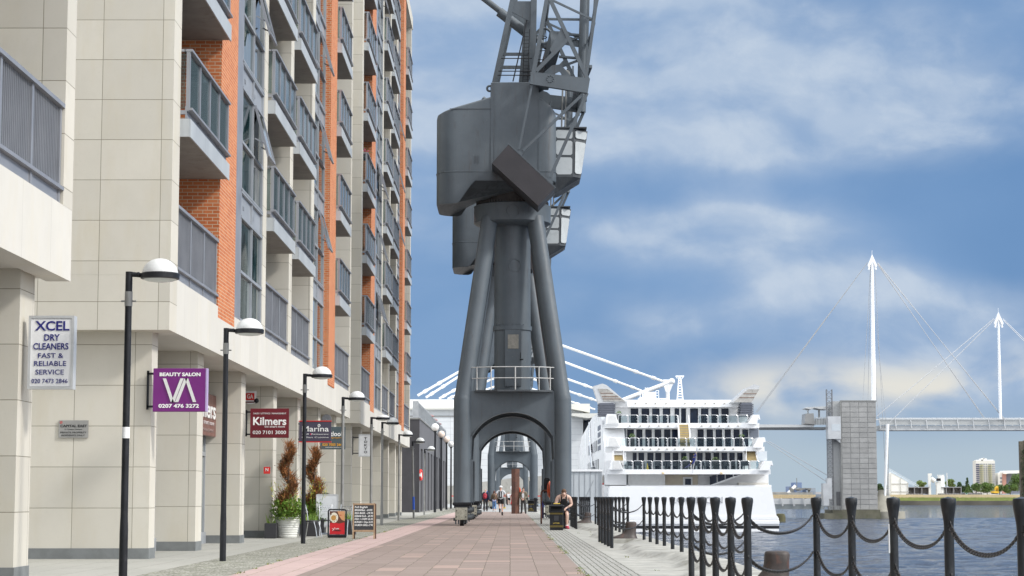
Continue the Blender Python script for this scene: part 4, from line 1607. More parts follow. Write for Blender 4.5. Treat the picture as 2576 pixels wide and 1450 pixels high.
    q.build('fin_bar', flat('fin_brown', (0.18, 0.10, 0.07)), f_)
    q = MB()
    q.prism([(X(1300), H(310)), (X(1420), H(200)), (X(1490), H(168)), (X(1536), H(182)), (X(1470), H(312))], 6.4, 8.4)
    f_ = q.build('fin', flat('fin_grey', (0.56, 0.57, 0.58)), r)
    q = MB()
    q.prism([(X(1330), H(308)), (X(1440), H(208)), (X(1528), H(208)), (X(1466), H(308))], 6.36, 6.4)
    q.build('solar_panel', bpy.data.materials['fin_slats'], f_)
    q = MB()
    for yy in (240, 270):
        q.box(X(1440 - (yy - 208) * 1.1), X(1526 - (yy - 208) * 0.6), 6.33, 6.36, H(yy + 5), H(yy))
    q.build('fin_bar', flat('fin_brown', (0.18, 0.10, 0.07)), f_)
    # outer stairs with yellow treads
    for (xa, xb, ya, yb, xa2, sb) in ((910, 985, 478, 652, 905, 2.8), (395, 468, 682, 760, 390, 2.2), (1425, 1500, 686, 762, 1420, 2.2)):
        q = MB()
        dep[0] = sb
        n = 9
        for i in range(n):
            z0 = H(yb) + (H(ya) - H(yb)) * i / n
            q.cm = 0
            q.box(X(xa), X(xb), sb + i * 0.2, sb + i * 0.2 + 0.24, z0, z0 + (H(ya) - H(yb)) / n)
            q.cm = 1
            q.box(X(xa), X(xb), sb + i * 0.2 - 0.02, sb + i * 0.2, z0 + (H(ya) - H(yb)) / n * 0.65, z0 + (H(ya) - H(yb)) / n)
        o = q.build('stair', [flat('stair_tan', (0.40, 0.33, 0.22)), flat('tread_yellow', (0.55, 0.40, 0.13))], r)
        q = MB()
        for xx in (X(xa) - 0.06, X(xb) + 0.06):
            q.bar((xx, sb, H(yb) + 1.0), (xx, sb + n * 0.2, H(ya) + 1.0), 0.06)
            q.bar((xx, sb, H(yb) + 0.1), (xx, sb + n * 0.2, H(ya) + 0.1), 0.1, 0.2)
            q.bar((xx, sb, H(yb)), (xx, sb, H(yb) + 1.0), 0.06)
        q.build('stair_rail', W, o)
    dep[0] = 1.6
    for (xa, xb) in ((330, 400), (1512, 1580)):
        q = MB()
        for i in range(9):
            yy = 690 + i * 8
            q.box(X(xa + i * (1 if xa < 900 else -1)), X(xb), 1.6, 1.7, H(yy + 4), H(yy))
        q.build('slat_screen', W, r)
    # port side: stepped, curved flank with windows
    sd = MB()
    dep[0] = 3.0
    pl = X(332)
    prof = [(3.0, H(955)), (3.0, H(700)), (6.5, H(505)), (9.5, H(420)), (16, H(350)), (34, H(335)), (70, H(430)), (84, H(600)), (88, H(955))]
    sd.prismx(prof, pl - 0.1, pl + 2.2)
    sd.build('side_wall', W, r)
    def sidewin(y0, y1, z0, z1, n):
        for i in range(n):
            a, b = y0 + (y1 - y0) * i / n, y0 + (y1 - y0) * (i + 1) / n - 0.12 * (y1 - y0) / n
            q = MB()
            q.box(pl - 0.16, pl - 0.09, a, b, z0, z1)
            q.build('side_window', M['shipglass'], r)
    sidewin(4.0, 16.0, H(948) , H(870), 6)
    sidewin(17, 49, H(815), H(728), 7)
    sidewin(21, 47, H(655), H(568), 6)
    q = MB()
    q.path([(pl - 0.3, 30 + 8 * math.sin(i / 9 * 1.5), H(790) + (H(370) - H(790)) * i / 9) for i in range(10)], 0.14, 8)
    q.build('side_rail', flat('stainless', (0.62, 0.63, 0.64)), r)
    for i in range(3):
        for j in range(4):
            q = MB()
            q.box(pl - 0.17, pl - 0.1, 12 + i * 2.2, 13.6 + i * 2.2, H(660) + j * 0.75, H(660) + j * 0.75 + 0.5)
            q.build('side_vent', flat('ship_grey', (0.16, 0.18, 0.22)), r)
    # mast ladder, roof house
    q = MB()
    dep[0] = 20
    for a, b in ((890, 905), (934, 918)):
        q.bar((X(a), 20, H(292)), (X(b), 20, H(112)), 0.13)
    for i in range(9):
        z = H(285) + (H(120) - H(285)) * i / 8
        t0 = i / 8
        q.bar((X(890 + 15 * t0), 20, z), (X(934 - 16 * t0), 20, z), 0.09)
    q.box(X(880), X(942), 19.6, 20.4, H(112), H(104))
    q.bar((X(893), 20, H(125)), (X(880), 20, H(108)), 0.08)
    q.bar((X(930), 20, H(125)), (X(942), 20, H(108)), 0.08)
    q.build('radar_mast', W, r)
    q = MB()
    q.box(X(650), X(735), 22, 26, H(292), H(222))
    q.box(X(610), X(650), 22, 26, H(292), H(262))
    q.box(X(735), X(832), 23, 23.3, H(275), H(268))
    for xx in (612, 630, 648, 735, 757):
        q.bar((X(xx), 22, H(292)), (X(xx), 22, H(212)), 0.06)
    for yy in (212, 230, 250):
        q.bar((X(735), 22, H(yy)), (X(760), 22, H(yy)), 0.06)
    q.bar((X(648), 22, H(192)), (X(676), 22, H(192)), 0.08)
    q.bar((X(665), 22, H(225)), (X(660), 22, H(190)), 0.08)
    q.sphere((X(668), 22.5, H(205)), 0.2)
    q.build('roof_house', W, r)
    # furniture seen through the deck glass
    fu = MB()
    dep[0] = 1.6
    rnd = random.Random(3)
    for i in range(20):
        x = X(480 + i * 50 + rnd.uniform(-8, 8))
        y = 1.6 + rnd.uniform(0, 2.2)
        z = H(830)
        fu.box(x - 0.28, x + 0.28, y - 0.25, y + 0.25, z + 0.42, z + 0.48)
        fu.box(x - 0.28, x + 0.28, y + 0.22, y + 0.27, z + 0.48, z + 0.9)
        for dx in (-0.25, 0.25):
            fu.bar((x + dx, y - 0.22, z), (x + dx, y - 0.22, z + 0.68), 0.05)
            fu.bar((x + dx, y + 0.22, z), (x + dx, y + 0.22, z + 0.68), 0.05)
            fu.bar((x + dx, y - 0.22, z + 0.66), (x + dx, y + 0.22, z + 0.66), 0.05)
    tag(fu.build('deck_chair', flat('deck_chair_dark', (0.04, 0.045, 0.06)), None, (ox, oy, oz)), 'row of dark chairs set out behind the lowest deck glass', 'chairs', kind='stuff')
    # flag on a slanting staff
    q = MB()
    dep[0] = 0.0
    q.tube((X(1005), 0.4, H(860)), (X(1032), -1.2, H(655)), 0.04, n=8)
    fs = q.build('flag_staff', W, r)
    q = MB()
    nx, ny = 9, 6
    A_, B_ = Vector((X(1031), -1.2, H(660))), Vector((X(1012), -0.2, H(785)))
    for j in range(ny + 1):
        for i in range(nx + 1):
            s_, t_ = i / nx, j / ny
            p0 = A_.lerp(B_, t_)
            q.v.append((p0.x - s_ * (0.35 + 0.75 * t_) + 0.08 * math.sin(s_ * 9 + t_ * 3), p0.y - 0.15 + 0.22 * math.sin(s_ * 7 + t_ * 4), p0.z - s_ * 1.35 * (1 - t_ * 0.55) + 0.05 * math.sin(t_ * 8)))
    for j in range(ny):
        for i in range(nx):
            a = j * (nx + 1) + i
            q.f.append((a, a + 1, a + nx + 2, a + nx + 1))
            q.m.append(0)
    fl = q.build('flag', flat('flag_blue', (0.02, 0.035, 0.22)), fs, smooth=True)
    q = MB()
    for k_ in range(12):
        a = 2 * math.pi * k_ / 12
        v_ = fl.data.vertices[min(len(fl.data.vertices) - 1, int(3 + 1.8 * math.sin(a)) * (nx + 1) + int(4.5 + 3 * math.cos(a)))].co
        q.sphere((v_.x, v_.y - 0.05, v_.z), 0.05, 6, 4)
    q.build('flag_star', M['yellow'], fl)
    for xx, yy, sb in ((438, 412, 5.2), (540, 588, 3.2), (1386, 590, 3.2), (945, 765, 1.2), (1180, 768, 1.2)):
        dep[0] = sb
        pt = thing('deck_planter', 'small leafy planter behind the ship rail, %s' % {438: 'by the louvres of the top deck', 540: 'at the port end of the middle deck', 1386: 'at the starboard end of the middle deck', 945: 'beside the flag on the lowest deck', 1180: 'between flag and stair on the lowest deck'}[xx], 'planter', (ox + X(xx), oy + sb, oz + H(yy + 62)), 0, 'planters on the ship decks')
        b_ = MB()
        b_.bbox(-0.22, 0.22, -0.22, 0.22, 0, 1.0, 0.02)
        b_.build('pot', flat('planter_dark', (0.06, 0.06, 0.065)), pt)
        b_ = MB()
        for q_ in range(60):
            a, e = rnd.uniform(0, 6.28), rnd.uniform(0, 1.2)
            c = Vector((0.28 * math.cos(a) * math.cos(e), 0.28 * math.sin(a) * math.cos(e), 1.02 + 0.3 * math.sin(e)))
            b_.face([c + Vector([rnd.uniform(-.09, .09) for _ in range(3)]) for _ in range(3)])
        b_.build('foliage', flat('planter_leaf', (0.10, 0.17, 0.04)), pt)
    cn = MB()
    dep[0] = 1.2
    cn.lathe([(0.14, 0), (0.13, 0.04), (0.05, 0.4), (0.04, 0.55), (0.05, 0.6), (0.0, 0.65)], 10)
    tag(cn.build('wet_floor_cone', M['yellow'], None, (ox + X(655), oy + 1.2, oz + H(829))), 'little yellow cone behind the lowest deck rail', 'cone')
    return r


ship()
# covered gangway between quay and ship
g_ = thing('gangway_hall', 'pale grey translucent covered gangway between crane leg and ship', 'gangway', (7.2, 190, -2.5))
m = MB()
m.box(-1.6, 1.55, 0, 16, 0.6, 6.05)
m.build('wall', simple('translucent_sheet', (0.50, 0.53, 0.55), 0.35, var=0.05, sc=0.5), g_)
m = MB()
m.box(-1.75, 1.7, -0.15, 16.2, 6.05, 6.25)
m.build('roof', M['shipwhite'], g_)
m = MB()
for i in range(7):
    x = -1.6 + 3.15 * i / 6
    m.box(x - 0.025, x + 0.025, -0.04, 0.0, 0.6, 6.05)
m.bar((-0.4, -0.03, 2.6), (0.8, -0.03, 5.2), 0.03)
m.box(1.45, 1.62, -0.12, 0.3, -1, 6.3)
m.build('mullion', flat('gangway_mullion', (0.33, 0.35, 0.37)), g_)
m = MB()
m.box(-1.6, 1.6, -0.1, 16, 0.1, 0.6)
m.build('pontoon', M['oldconc'], g_)
# ------------------------------------------------------------------ exhibition hall, footbridge and the far bank
rnd = random.Random(11)
hw = wallmat('hall_cladding', (0.66, 0.68, 0.69), 14.0, 1.05, 0.05, (0.45, 0.47, 0.49), tone=0.02, stain=(0.55, 0.57, 0.58), stain_amt=0.2, rough=0.45)
h = thing('exhibition_hall', 'huge pale horizontally clad exhibition hall closing the view behind the cranes', 'building', (0, 332, 0))
m = MB()
m.box(-70, at(1467, 1100, 332).x, 0, 160, 0, at(1288, 1047, 332).z)
m.box(-70, at(1467, 1100, 332).x, 0.25, 160, at(1288, 1047, 332).z, at(1288, 1031, 332).z)
m.build('wall', hw, h)
m = MB()
m.prismx([(-0.6, at(1288, 1031, 332).z), (-0.6, at(1288, 1031, 332).z + 0.3), (6, at(1288, 1001, 332).z), (160, at(1288, 1001, 332).z), (160, at(1288, 1031, 332).z)], -70, at(1438, 1000, 332).x)
m.prism([(at(1436, 1000, 332).x, at(1, 1031, 332).z), (at(1436, 1000, 332).x, at(1, 1018, 332).z), (at(1482, 1000, 332).x, at(1, 1018, 332).z), (at(1482, 1000, 332).x, at(1, 1040, 332).z)], -3, 60)
m.prism([(at(1436, 1000, 332).x, at(1, 1050, 332).z), (at(1436, 1000, 332).x, at(1, 1044, 332).z), (at(1520, 1000, 332).x, at(1, 1044, 332).z), (at(1520, 1000, 332).x, at(1, 1049, 332).z), (at(1475, 1000, 332).x, at(1, 1056, 332).z)], -6, 60)
m.build('roof', M['cream'], h)
m = MB()
m.box(at(1467, 1, 332).x + 0.02, at(1500, 1, 332).x, 4, 50, 0, at(1, 1050, 332).z)
m.build('dark_glazing', M['shipglass'], h)
m = MB()
m.box(-70, at(1467, 1, 332).x, -0.12, -0.002, at(1, 1049, 332).z, at(1, 1046.5, 332).z)
m.build('gutter', M['postgrey'], h)
masts = [(336, (1325, 838), (1050.7, 995.6), (1668, 960), 0.42), (360, (1288, 862), (1071.5, 1000.5), (1614, 984), 0.42), (385, (1284, 903), (1104.8, 1003.3), (1520, 987), 0.42),
         (410, (1283, 934), (1126.3, 1004), (1503, 1009.5), 0.42), (440, (1282, 960), (1138, 1010), (1497, 1031), 0.42)]
for i, (Y, top, le, re, rad) in enumerate(masts):
    q = thing('roof_mast', '%s white hall roof mast with two thick stays behind the crane' % ['nearest and tallest', 'second', 'third', 'fourth', 'farthest'][i], 'mast', (at(top[0], 1000, Y).x, Y, 10), 0, 'roof masts of the hall')
    org = Vector(q.location)
    T, A, B = at(*top, Y) - org, at(*le, Y) - org, at(*re, Y) - org
    m = MB()
    m.tube((T.x, 0, 0), T + Vector((0, 0, 1)), rad * 0.9, rad * 0.6, 14)
    m.build('pole', M['white'], q, smooth=40)
    for P_ in (A, B):
        m = MB()
        m.tube(T, P_, rad * 0.5, n=12)
        d_ = (P_ - T).normalized()
        for s_ in (0.80, 0.93):
            c_ = T.lerp(P_, s_)
            m.tube(c_ - d_ * 0.35, c_ + d_ * 0.35, rad * 0.72, n=12)
        m.build('stay', M['white'], q, smooth=40)
    if i == 0:
        m = MB()
        E_, N_, D_ = at(1565, 1008, Y) - org, at(1690, 960, Y) - org, at(1680, 1010, Y) - org
        m.tube(E_, N_, 0.38, n=14)
        m.sphere(N_, 0.55, 14, 8)
        m.tube(B, N_, 0.30, n=12)
        m.tube((D_.x, 0, N_.z), (D_.x, 0, D_.z - 8), 0.34, 0.30, 12)
        m.raw([N_ + Vector((-1.6, -0.3, -0.2)), N_ + Vector((0.3, -0.3, -0.2)), (D_.x + 0.3, -0.3, N_.z - 1.9), (D_.x - 0.3, -0.3, N_.z - 1.9), N_ + Vector((-1.6, 0.3, -0.2)), N_ + Vector((0.3, 0.3, -0.2)), (D_.x + 0.3, 0.3, N_.z - 1.9), (D_.x - 0.3, 0.3, N_.z - 1.9)],
              [(0, 3, 2, 1), (4, 5, 6, 7), (0, 1, 5, 4), (1, 2, 6, 5), (2, 3, 7, 6), (3, 0, 4, 7)])
        m.build('outrigger', M['white'], q, smooth=40)
# retaining ramp wall and railings at the end of the promenade
m = MB()
m.prism([(at(1010, 1, 318).x, 0), (at(1010, 1, 318).x, 3.0), (at(1140, 1222, 318).x, at(1140, 1222, 318).z), (at(1300, 1202, 318).x, at(1300, 1202, 318).z), (at(1440, 1192, 318).x, at(1440, 1192, 318).z), (at(1440, 1, 318).x, 0)], 0, 4)
tag(m.build('ramp_wall', M['oldconc'], None, (0, 318, 0)), 'stained concrete ramp wall at the far end of the promenade', 'wall')
m = MB()
for x in range(-9, 11):
    m.bar((x, 0, 0), (x, 0, 1.25), 0.08)
m.cm = 1
m.bar((-9, 0, 1.25), (10, 0, 1.25), 0.16)
m.cm = 0
m.bar((-9, 0, 0.7), (10, 0, 0.7), 0.06)
tag(m.build('barrier', [M['postgrey'], M['red']], None, (0, 306, 0)), 'low barrier with red top rail across the end of the promenade', 'barrier')
m = MB()
m.bar((4.6, 0, 3.0), (9.2, 0, 3.4), 0.25)
m.bar((4.6, 0, 0), (4.6, 0, 3.0), 0.2)
m.bar((9.2, 0, 0), (9.2, 0, 3.4), 0.2)
tag(m.build('red_gate', M['red'], None, (0.6, 300, 0)), 'red bar gate beside the crane leg far along the quay', 'gate')
sg = thing('direction_sign', 'small blue direction sign beyond the nearest left crane leg', 'sign', (at(1234, 1200, 262).x, 262, 0))
m = MB()
m.bar((0, 0, 0), (0, 0, 1.6), 0.08)
m.build('post', M['postgrey'], sg)
m = MB()
m.bbox(-0.75, 0.75, -0.08, -0.03, 1.45, 1.9, 0.01)
m.build('panel', flat('sign_blue', (0.02, 0.12, 0.42)), sg)

# --- high footbridge
YB = 330.0
kz = 4096 / 2576


def T_(x, y, Y=YB):
    return at((3140 + x * 0.41367) / kz, (1500 + y * 0.41367) / kz, Y)


def G_(x, y, Y=YB):
    return at((2900 + x * 0.7584) / kz, (950 + y * 0.7584) / kz, Y)


tw = thing('lift_tower', 'grey panelled stair and lift tower standing in the dock beside the bridge mast', 'tower', (T_(700, 1300).x, YB, -2.5))
o = Vector(tw.location)


def TL(x, y, Y=YB):
    return T_(x, y, Y) - o


x0, x1, zt, zb = TL(530, 0).x, TL(877, 0).x, TL(0, 248).z, TL(0, 1305).z
m = MB()
m.box(x0 + 0.08, x1 - 0.05, 0.14, 5.6, zb, zt - 0.1)
m.box(TL(455, 0).x, x0 + 0.08, 1.2, 5.4, zb, TL(0, 252).z)
m.build('wall', flat('tower_backing_grey', (0.42, 0.425, 0.42), 0.5, metal=0.2), tw)  # pale grey backing that shows in the gaps between panels
pmat = []
for i in range(4):
    c = 0.31 + 0.018 * i
    pmat.append(simple('mesh_panel_%d' % i, (c, c * 0.985, c * 0.95), 0.45, metal=0.35, var=0.10, sc=0.9))
NR, NC = 21, 4
panels = MB()
for rr in range(NR):
    for cc in range(NC):
        a, b = x0 + 0.15 + (x1 - x0 - 0.2) * cc / NC, x0 + 0.15 + (x1 - x0 - 0.2) * (cc + 1) / NC
        c, d = zb + (zt - 0.25 - zb) * rr / NR, zb + (zt - 0.25 - zb) * (rr + 1) / NR
        panels.cm = rnd.choice([0, 0, 1, 1, 2, 3])
        panels.box(a + 0.03, b - 0.03, 0.0 + rnd.uniform(0, 0.02), 0.10, c + 0.05, d - 0.04)
panels.build('mesh_panels', pmat, tw)
m = MB()
m.box(x0 - 0.05, x0 + 0.12, -0.03, 0.15, zb, zt)
m.box(x0 - 0.05, x1 + 0.05, -0.05, 0.15, zt - 0.2, zt + 0.02)
m.build('corner_post', M['postgrey'], tw)
m = MB()
m.box(TL(345, 0).x, TL(888, 0).x, -1.5, 8, -0.4, TL(0, 1340).z)
m.box(TL(430, 0).x, TL(884, 0).x, -1.0, 7.5, TL(0, 1340).z, TL(0, 1305).z)
BASE = simple('mossy_concrete', (0.115, 0.11, 0.08), 0.9, var=0.25, sc=0.5, streak=0.6, dirt=(0.06, 0.07, 0.03), dirt_amt=0.5)
m.build('base', BASE, tw)
m = MB()
xa, xb = TL(403, 0).x, TL(455, 0).x
zt2 = TL(0, 140).z
for x in (xa, xb):
    for y in (0.2, 1.0):
        m.bar((x, y, zb), (x, y, zt2), 0.09)
n = 26
for i in range(n):
    z0, z1 = zb + (zt2 - zb) * i / n, zb + (zt2 - zb) * (i + 1) / n
    m.bar((xa, 0.2, z0), (xb, 0.2, z0), 0.06)
    m.bar((xa, 0.2, z0), (xb, 0.2, z1), 0.05)
    m.bar((xa, 1.0, z1), (xb, 1.0, z0), 0.05)
m.build('lattice_mast', M['louvre'], tw)
m = MB()
m.box(TL(397, 0).x, TL(520, 0).x, -1.2, 1.3, TL(0, 622).z, TL(0, 404).z)
m.prism([(TL(470, 0).x, TL(0, 622).z), (TL(520, 0).x, TL(0, 622).z), (TL(520, 0).x, TL(0, 660).z)], -0.5, 0.5)
lc = m.build('lift_car', simple('lift_car_metal', (0.50, 0.51, 0.52), 0.35, metal=0.4, var=0.1, sc=0.6), tw)
m = MB()
m.box(TL(430, 0).x, TL(516, 0).x, -1.23, -1.2, TL(0, 545).z, TL(0, 480).z)
m.build('pane', flat('lift_glass', (0.50, 0.54, 0.57), 0.2), lc)
m = MB()
m.box(TL(346, 0).x, TL(402, 0).x, -0.6, 1.6, TL(0, 1265).z, TL(0, 1050).z)
m.box(TL(388, 0).x, TL(432, 0).x, -0.4, 1.4, TL(0, 1200).z, TL(0, 1000).z)
m.build('landing_box', bpy.data.materials['lift_car_metal'], tw)
m = MB()
m.box(TL(488, 0).x, TL(524, 0).x, 1.05, 1.2, TL(0, 1262).z, TL(0, 1130).z)
m.build('door', M['louvre'], tw)
m = MB()
for x in range(340, 530, 22):
    m.bar((TL(x, 0).x, -1.3, TL(0, 1310).z), (TL(x, 0).x, -1.3, TL(0, 1272).z), 0.06)
m.bar((TL(340, 0).x, -1.3, TL(0, 1272).z), (TL(530, 0).x, -1.3, TL(0, 1272).z), 0.06)
m.build('handrail', M['postgrey'], tw)

br = thing('footbridge', 'long high-level white footbridge crossing the dock on slender cable-stayed masts', 'bridge', (60, YB + 3, -2.5))
o = Vector(br.location)


def GL(x, y, dy=0):
    return G_(x, y, YB + 3 + dy) - o


def TLb(x, y, dy=0):
    return T_(x, y, YB + 3 + dy) - o


m = MB()
zt, zb = GL(0, 992).z, GL(0, 1018).z
m.prism([(GL(795, 0).x, zt), (100, zt), (100, zb + 0.1), (GL(795, 0).x, zb)], 0, 4.5)
m.prism([(TLb(-900, 0).x, TLb(0, 478).z), (TLb(278, 0).x, TLb(0, 484).z), (TLb(258, 0).x, TLb(0, 508).z), (TLb(-900, 0).x, TLb(0, 512).z)], -0.6, 4.5)
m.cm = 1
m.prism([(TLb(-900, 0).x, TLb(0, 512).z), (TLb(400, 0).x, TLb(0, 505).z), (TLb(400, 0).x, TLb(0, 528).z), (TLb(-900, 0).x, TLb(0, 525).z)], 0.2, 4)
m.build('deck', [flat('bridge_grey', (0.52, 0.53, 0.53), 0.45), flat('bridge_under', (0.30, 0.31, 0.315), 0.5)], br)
m = MB()
x = GL(800, 0).x
k_ = 0
while x < 98:
    m.bar((x, -0.25, zb + 0.3), (x - 0.25, -0.45, GL(0, 955).z), 0.16, 0.12)
    m.bar((x, 4.75, zb + 0.3), (x - 0.25, 4.9, GL(0, 955).z), 0.16, 0.12)
    x += 2.62
for yy in (-0.45, 4.9):
    m.bar((GL(795, 0).x, yy, GL(0, 955).z), (99, yy, GL(0, 955).z), 0.16)
for x_ in range(290, 400, 28):
    m.bar((TLb(x_, 0).x, -0.4, TLb(0, 485).z), (TLb(x_, 0).x, -0.5, TLb(0, 418).z), 0.12)
m.bar((TLb(278, 0).x, -0.45, TLb(0, 418).z), (TLb(400, 0).x, -0.45, TLb(0, 418).z), 0.12)
m.build('parapet', flat('parapet_white', (0.66, 0.67, 0.67), 0.4), br)
m = MB()
m.box(GL(795, 0).x, 99, -0.3, -0.27, GL(0, 990).z, GL(0, 961).z)
m.box(TLb(278, 0).x, TLb(400, 0).x, -0.35, -0.32, TLb(0, 484).z, TLb(0, 425).z)
m.build('mesh_infill', simple('parapet_mesh', (0.46, 0.47, 0.46), 0.5, metal=0.3, var=0.06, sc=0.2), br)
m = MB()
m.prism([(TLb(175, 0).x, TLb(0, 475).z), (TLb(184, 0).x, TLb(0, 378).z), (TLb(262, 0).x, TLb(0, 374).z), (TLb(275, 0).x, TLb(0, 482).z)], -1.0, 3)
m.build('shelter', pmat[0], br)
m = MB()
m.prism([(TLb(180, 0).x, TLb(0, 325).z), (TLb(205, 0).x, TLb(0, 315).z), (TLb(400, 0).x, TLb(0, 307).z), (TLb(400, 0).x, TLb(0, 338).z), (TLb(330, 0).x, TLb(0, 335).z), (TLb(270, 0).x, TLb(0, 322).z), (TLb(240, 0).x, TLb(0, 338).z)], -1, 3)
m.bar((TLb(332, 0).x, 1, TLb(0, 335).z), (TLb(332, 0).x, 1, TLb(0, 415).z), 0.3)
m.bar((TLb(224, 0).x, 1, TLb(0, 330).z), (TLb(224, 0).x, 1, TLb(0, 378).z), 0.2)
m.build('canopy', bpy.data.materials['bridge_grey'], br)


def bmast(label, top, deckp, low, rads):
    q = thing('bridge_mast', label, 'mast', (0, YB + 2, -2.5), 0, 'slender white bridge masts')
    q.location.x = G_(*deckp, YB + 2).x
    org = Vector(q.location)
    g = lambda p_: G_(*p_, YB + 2) - org
    m = MB()
    T, D = g(top), g(deckp)
    mid = T.lerp(D, 0.65)
    m.tube(T, mid, rads[0], rads[1], 16)
    m.tube(mid, D, rads[1], rads[1] * 0.9, 16)
    if low:
        m.tube(D + Vector((2.3, 0, 0)), g(low), rads[1] * 0.72, rads[1] * 0.5, 16)
    m.build('pole', M['shipwhite'], q, smooth=40)
    m = MB()
    for s_ in (-1, 1):
        m.raw([T + Vector((0, 0.25, 1.0)), T + Vector((s_ * 0.8, 0.25, -0.9)), T + Vector((s_ * 0.62, 0.25, -1.25)), T + Vector((0, 0.25, -0.2)), T + Vector((0, -0.25, 1.0)), T + Vector((s_ * 0.8, -0.25, -0.9)), T + Vector((s_ * 0.62, -0.25, -1.25)), T + Vector((0, -0.25, -0.2))],
              [(0, 1, 2, 3), (7, 6, 5, 4), (0, 4, 5, 1), (1, 5, 6, 2), (2, 6, 7, 3), (3, 7, 4, 0)])
        m.tube(T + Vector((s_ * 0.35, 0, -0.5)), T + Vector((s_ * 0.6, 0, -1.6)), 0.13, 0.18, 10)
    m.tube(T + Vector((0, 0, 0.8)), T + Vector((0, 0, 1.7)), 0.03, n=6)
    m.build('mast_head', M['shipwhite'], q)
    return q, org


q1, org = bmast('tall white tapering bridge mast rising behind the lift tower', (776, 122), (785, 985), (842, 1405), (0.22, 0.40))
g = lambda p_, dy=0: G_(*p_, YB + 2 + dy) - org
m = MB()
for a, b, r_ in (((753, 132), (160, 925), 0.06), ((753, 132), (168, 925), 0.06), ((803, 135), (1362, 950), 0.045), ((803, 140), (1370, 955), 0.045), ((806, 135), (1475, 965), 0.045), ((806, 140), (1484, 970), 0.045),
                 ((768, 150), (727, 858), 0.035), ((768, 150), (754, 858), 0.035), ((790, 150), (855, 1410), 0.035), ((792, 400), (850, 990), 0.03), ((785, 640), (812, 980), 0.03), ((853, 1000), (858, 1440), 0.06), ((861, 1000), (862, 1440), 0.06)):
    m.tube(g(a), g(b), r_, n=6)
for a, b in (((215, 1075), (530, 1285)), ((230, 1075), (540, 1255))):
    m.tube(g(a, 30), g(b, 3), 0.06, n=6)
m.build('stay_cable', flat('cable_grey', (0.36, 0.37, 0.38), 0.4), q1)
m = MB()
m.lathe([(3.2, -0.4), (3.2, 1.2)], 24, (T_(985, 1300, YB + 2).x - org.x, 1.0, 0))
m.lathe([(2.6, 1.2), (2.1, 2.0), (1.2, 3.8), (0.7, 4.8)], 24, (T_(962, 1300, YB + 2).x - org.x, 1.0, 0))
m.build('base', simple('cone_concrete', (0.30, 0.285, 0.24), 0.9, var=0.2, sc=0.5, streak=0.4), q1, smooth=40)
q2, org2 = bmast('shorter white bridge mast standing farther along the bridge by the picture edge', (1442, 426), (1453, 960), None, (0.17, 0.27))
g = lambda p_, dy=0: G_(*p_, YB + 2 + dy) - org2
m = MB()
for a, b, r_ in (((1420, 428), (800, 945), 0.06), ((1424, 432), (870, 975), 0.06), ((1466, 430), (1700, 655), 0.045), ((1466, 436), (1700, 672), 0.045)):
    m.tube(g(a), g(b), r_, n=6)
m.build('stay_cable', flat('cable_pale', (0.55, 0.56, 0.57), 0.4), q2)

# low jetty deck behind the ship
jt = thing('jetty', 'low pale jetty walkway with posts between ship and lift tower', 'jetty', (50, 345, -2.5))
o = Vector(jt.location)
J = lambda x, y: T_(x, y, 345) - o
m = MB()
m.box(-30, J(350, 0).x, 0, 3, J(0, 1300).z, J(0, 1252).z)
m.build('deck', flat('jetty_under', (0.33, 0.36, 0.36), 0.8), jt)
m = MB()
m.box(-30, J(350, 0).x, -0.1, 0, J(0, 1252).z, J(0, 1200).z)
for x in (-40, 70, 175, 270):
    m.bar((J(x, 0).x, -0.2, J(0, 1270).z), (J(x, 0).x - 0.3, -0.2, J(0, 1195).z), 0.3, 0.2)
m.build('railing', flat('parapet_white', (0.66, 0.67, 0.67)), jt)
m = MB()
m.box(-30, J(345, 0).x, 8, 9, J(0, 1195).z, J(0, 1158).z)
m.build('timber_screen', flat('jetty_tan', (0.60, 0.47, 0.28), 0.8, var=0.12), jt)
m = MB()
m.box(-30, J(350, 0).x, 12, 14, J(0, 1158).z, J(0, 1136).z)
m.build('quay_wall', M['oldconc'], jt)
m = MB()
m.prism([(J(190, 0).x, J(0, 1105).z), (J(240, 0).x, J(0, 1092).z), (J(345, 0).x, J(0, 1092).z), (J(345, 0).x, J(0, 1115).z), (J(290, 0).x, J(0, 1100).z), (J(240, 0).x, J(0, 1118).z)], 13, 17)
m.prism([(J(138, 0).x, J(0, 1090).z), (J(165, 0).x, J(0, 1092).z), (J(185, 0).x, J(0, 1130).z), (J(150, 0).x, J(0, 1130).z)], 14, 15)
m.bar((J(332, 0).x, 14, J(0, 1160).z), (J(332, 0).x, 14, J(0, 1110).z), 0.35)
m.build('canopy', M['postgrey'], jt)
m = MB()
m.bar((J(218, 0).x, 15, J(0, 1100).z), (J(218, 0).x, 15, J(0, 990).z), 0.12)
m.build('lamp_pole', M['postgrey'], jt)

# timber dolphin with creeper by the right edge, mooring stub behind the ship
td = thing('timber_dolphin', 'dark timber mooring dolphin with creeper, cut off by the right edge', 'dolphin', (67.0, 260, -2.5))
m = MB()
for i in range(5):
    m.bbox(-0.1 + i * 0.55, 0.42 + i * 0.55, 0, 0.6, -1, 10.9 + 0.1 * (i % 2), 0.03)
m.box(-0.2, 2.8, -0.2, 0.0, 6.0, 6.4)
m.build('pile', simple('dark_wet_timber', (0.10, 0.085, 0.06), 0.85, var=0.35, sc=1.5, streak=0.4), td)
m = MB()
for i in range(900):
    c = Vector((rnd.uniform(0.05, 1.4) * rnd.random() ** 0.3, -0.25 - rnd.random() * 0.25, rnd.uniform(0.5, 9.8)))
    m.face([c + Vector([rnd.uniform(-.16, .16) for _ in range(3)]) for _ in range(3)])
m.build('creeper', flat('creeper_green', (0.035, 0.055, 0.02), 0.7, var=0.4, sc=2), td)
m = MB()
